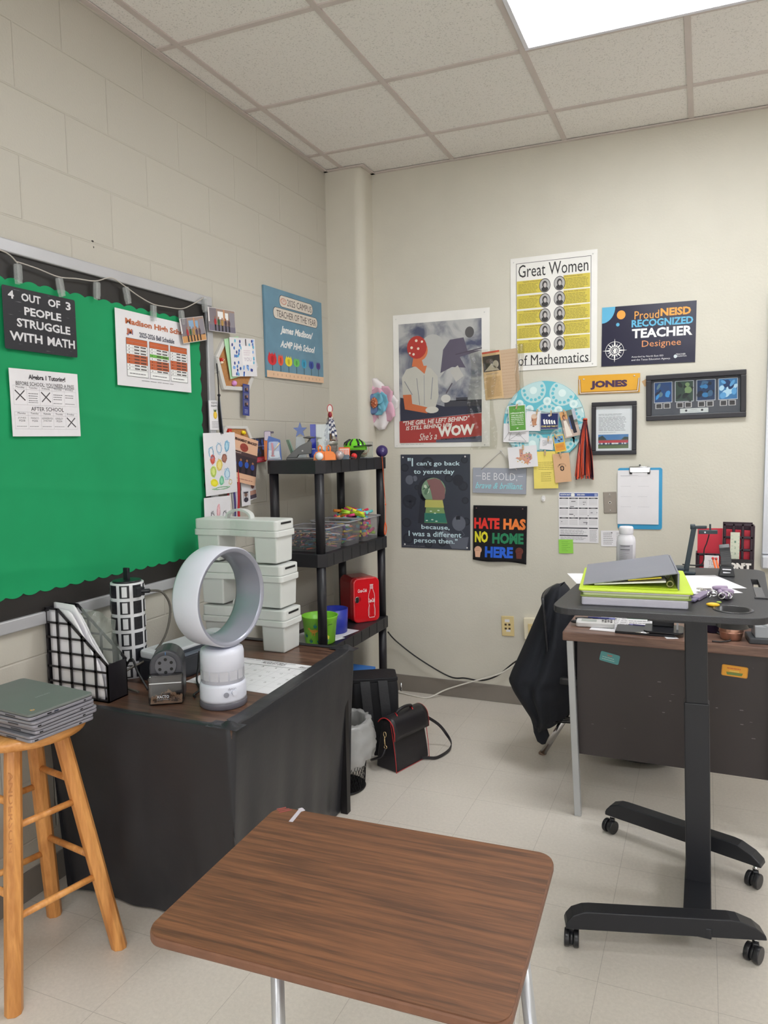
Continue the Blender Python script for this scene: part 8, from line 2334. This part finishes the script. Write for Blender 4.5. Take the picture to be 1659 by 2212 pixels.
def sl_(u, v):
    l, r_ = samp(SLP, v), samp(SRP, v); c = (l + r_) / 2; a = (r_ - l).length / 2; q = 2 * PI * u
    return (c.x + a * math.cos(q) - jo.x, c.y + (a * .8 + .004 * math.sin(9 * v)) * math.sin(q) - jo.y - .02 * (1 - v), l.z * (1 - u2(u)) + r_.z * u2(u) - jo.z)
b = MB(); b.grid(sl_, 28, 24, m_jk); b.build('sleeve', t, solid=.002)
b = MB(); c_ = on(1152, 1543, 1, JY - .05) - jo; b.tube([c_ + Vector((.0, 0, .0)), c_ + Vector((-.012, 0, .008)), c_ + Vector((-.012, 0, -.01)), c_ + Vector((0, 0, -.014)), c_ + Vector((-.004, 0, -.04))], .0025, m_bk, 6); b.build('drawstring', t)

# ================================================================== student desk in front
QZ = .70
qa = .042; FLc = Vector((1.205, -3.224))
t = thing('student_desk', 'walnut topped student desk with silver legs in the foreground', 'desk', (FLc.x, FLc.y, 0), rz=qa)
WQ, HQ = .603, .458
m_q = wood('student_desk_walnut', (88, 58, 40), (134, 88, 58), 'X', 2.4, rough=.55, k=.95, stretch=22)
m_qe = mat('brown_edge_band', (108, 74, 56), rough=.5, bump=.6, bscale=70, vary=.12, vscale=30)
out = rrect(0, WQ, 0, HQ, .034, 8)
b = MB(); b.prism(out, QZ - .019, QZ - .0015, m_qe); b.build('edge_band', t, bevel=.004)
b = MB(); ins = rrect(.002, WQ - .002, .002, HQ - .002, .033, 8); b.prism(ins, QZ - .0015, QZ, m_q); b.build('laminate_top', t)
def wq(P_): return Matrix.Rotation(-qa, 3, 'Z') @ (Vector(P_) - Vector((FLc.x, FLc.y, 0)))
a, c_ = wq(hz(652, 1746, QZ + .0004)), wq(hz(628, 1775, QZ + .0004))
b = MB(); b.bar(a, c_, .009, .0005, mat('white_tape', (178, 172, 180), rough=.5)); a2 = wq(hz(648, 1746, QZ + .0005)); b.bar(a2, wq(hz(655, 1752, QZ + .0005)), .010, .0006, mat('white_tape', (178, 172, 180))); b.build('tape_mark', t)
b = MB()
for u0, v0, u1, v1 in ((600, 1751, 625, 1747), (603, 1755, 630, 1749), (598, 1748, 618, 1744)): b.bar(wq(hz(u0, v0, QZ + .0003)), wq(hz(u1, v1, QZ + .0003)), .004, .0003, mat('pink_marker', (140, 66, 66), rough=.5))
b.build('marker_smudge', t)
m_ql = mat('silver_leg', (172, 174, 178), rough=.3, metal=.6, k=1.35)
def onp(u, v, y): return wq(on(u, v, 1, y))
la0 = onp(599, 2100, -3.13); lb = onp(601, 2212, -3.13); d_ = (lb - la0).normalized(); 
foot_ = la0 + d_ * (la0.z / -d_.z)
def lg(a, z1=QZ - .019, m=m_ql, r_=.0112, nm='leg', lean=(0, 0)):
    b = MB(); b.tube([Vector((a[0] + lean[0], a[1] + lean[1], 0.004)), Vector((a[0], a[1], z1))], r_, m, 16); o = b.build(nm, t)
    g = MB(); g.lathe([(.017, 0), (.019, .004), (.014, .014)], flat(90, 88, 90, .3), n=16); g.build('glide', o, loc=(a[0] + lean[0], a[1] + lean[1], 0))
lg((la0.x, la0.y), lean=(.004, -.01))
bl_t = wq((xof(597, -2.86, .6), -2.86, 0)); bl_b = wq((xof(603, -2.80, .05), -2.80, 0)); lg((bl_t.x, bl_t.y), lean=(bl_b.x - bl_t.x, bl_b.y - bl_t.y))
ra = onp(1128, 2085, -2.93); rb = onp(1143, 2212, -2.93)
sl = (rb - ra) / (ra.z - rb.z)
lg((ra.x - .006, ra.y), lean=((sl.x * QZ) * .9, .0))
lg((WQ - .045, .07), lean=(.02, -.02))
for (P0, P1) in (((WQ - .035, .30, .66), (WQ - .030, .10, .28)), ((WQ - .050, .30, .66), (WQ - .048, .10, .28))):
    b = MB(); b.tube(smoothpath([P0, ((P0[0] + P1[0]) / 2, (P0[1] + P1[1]) / 2 - .02, (P0[2] + P1[2]) / 2), P1], 4), .0065, m_chr, 12); b.build('brace', t)
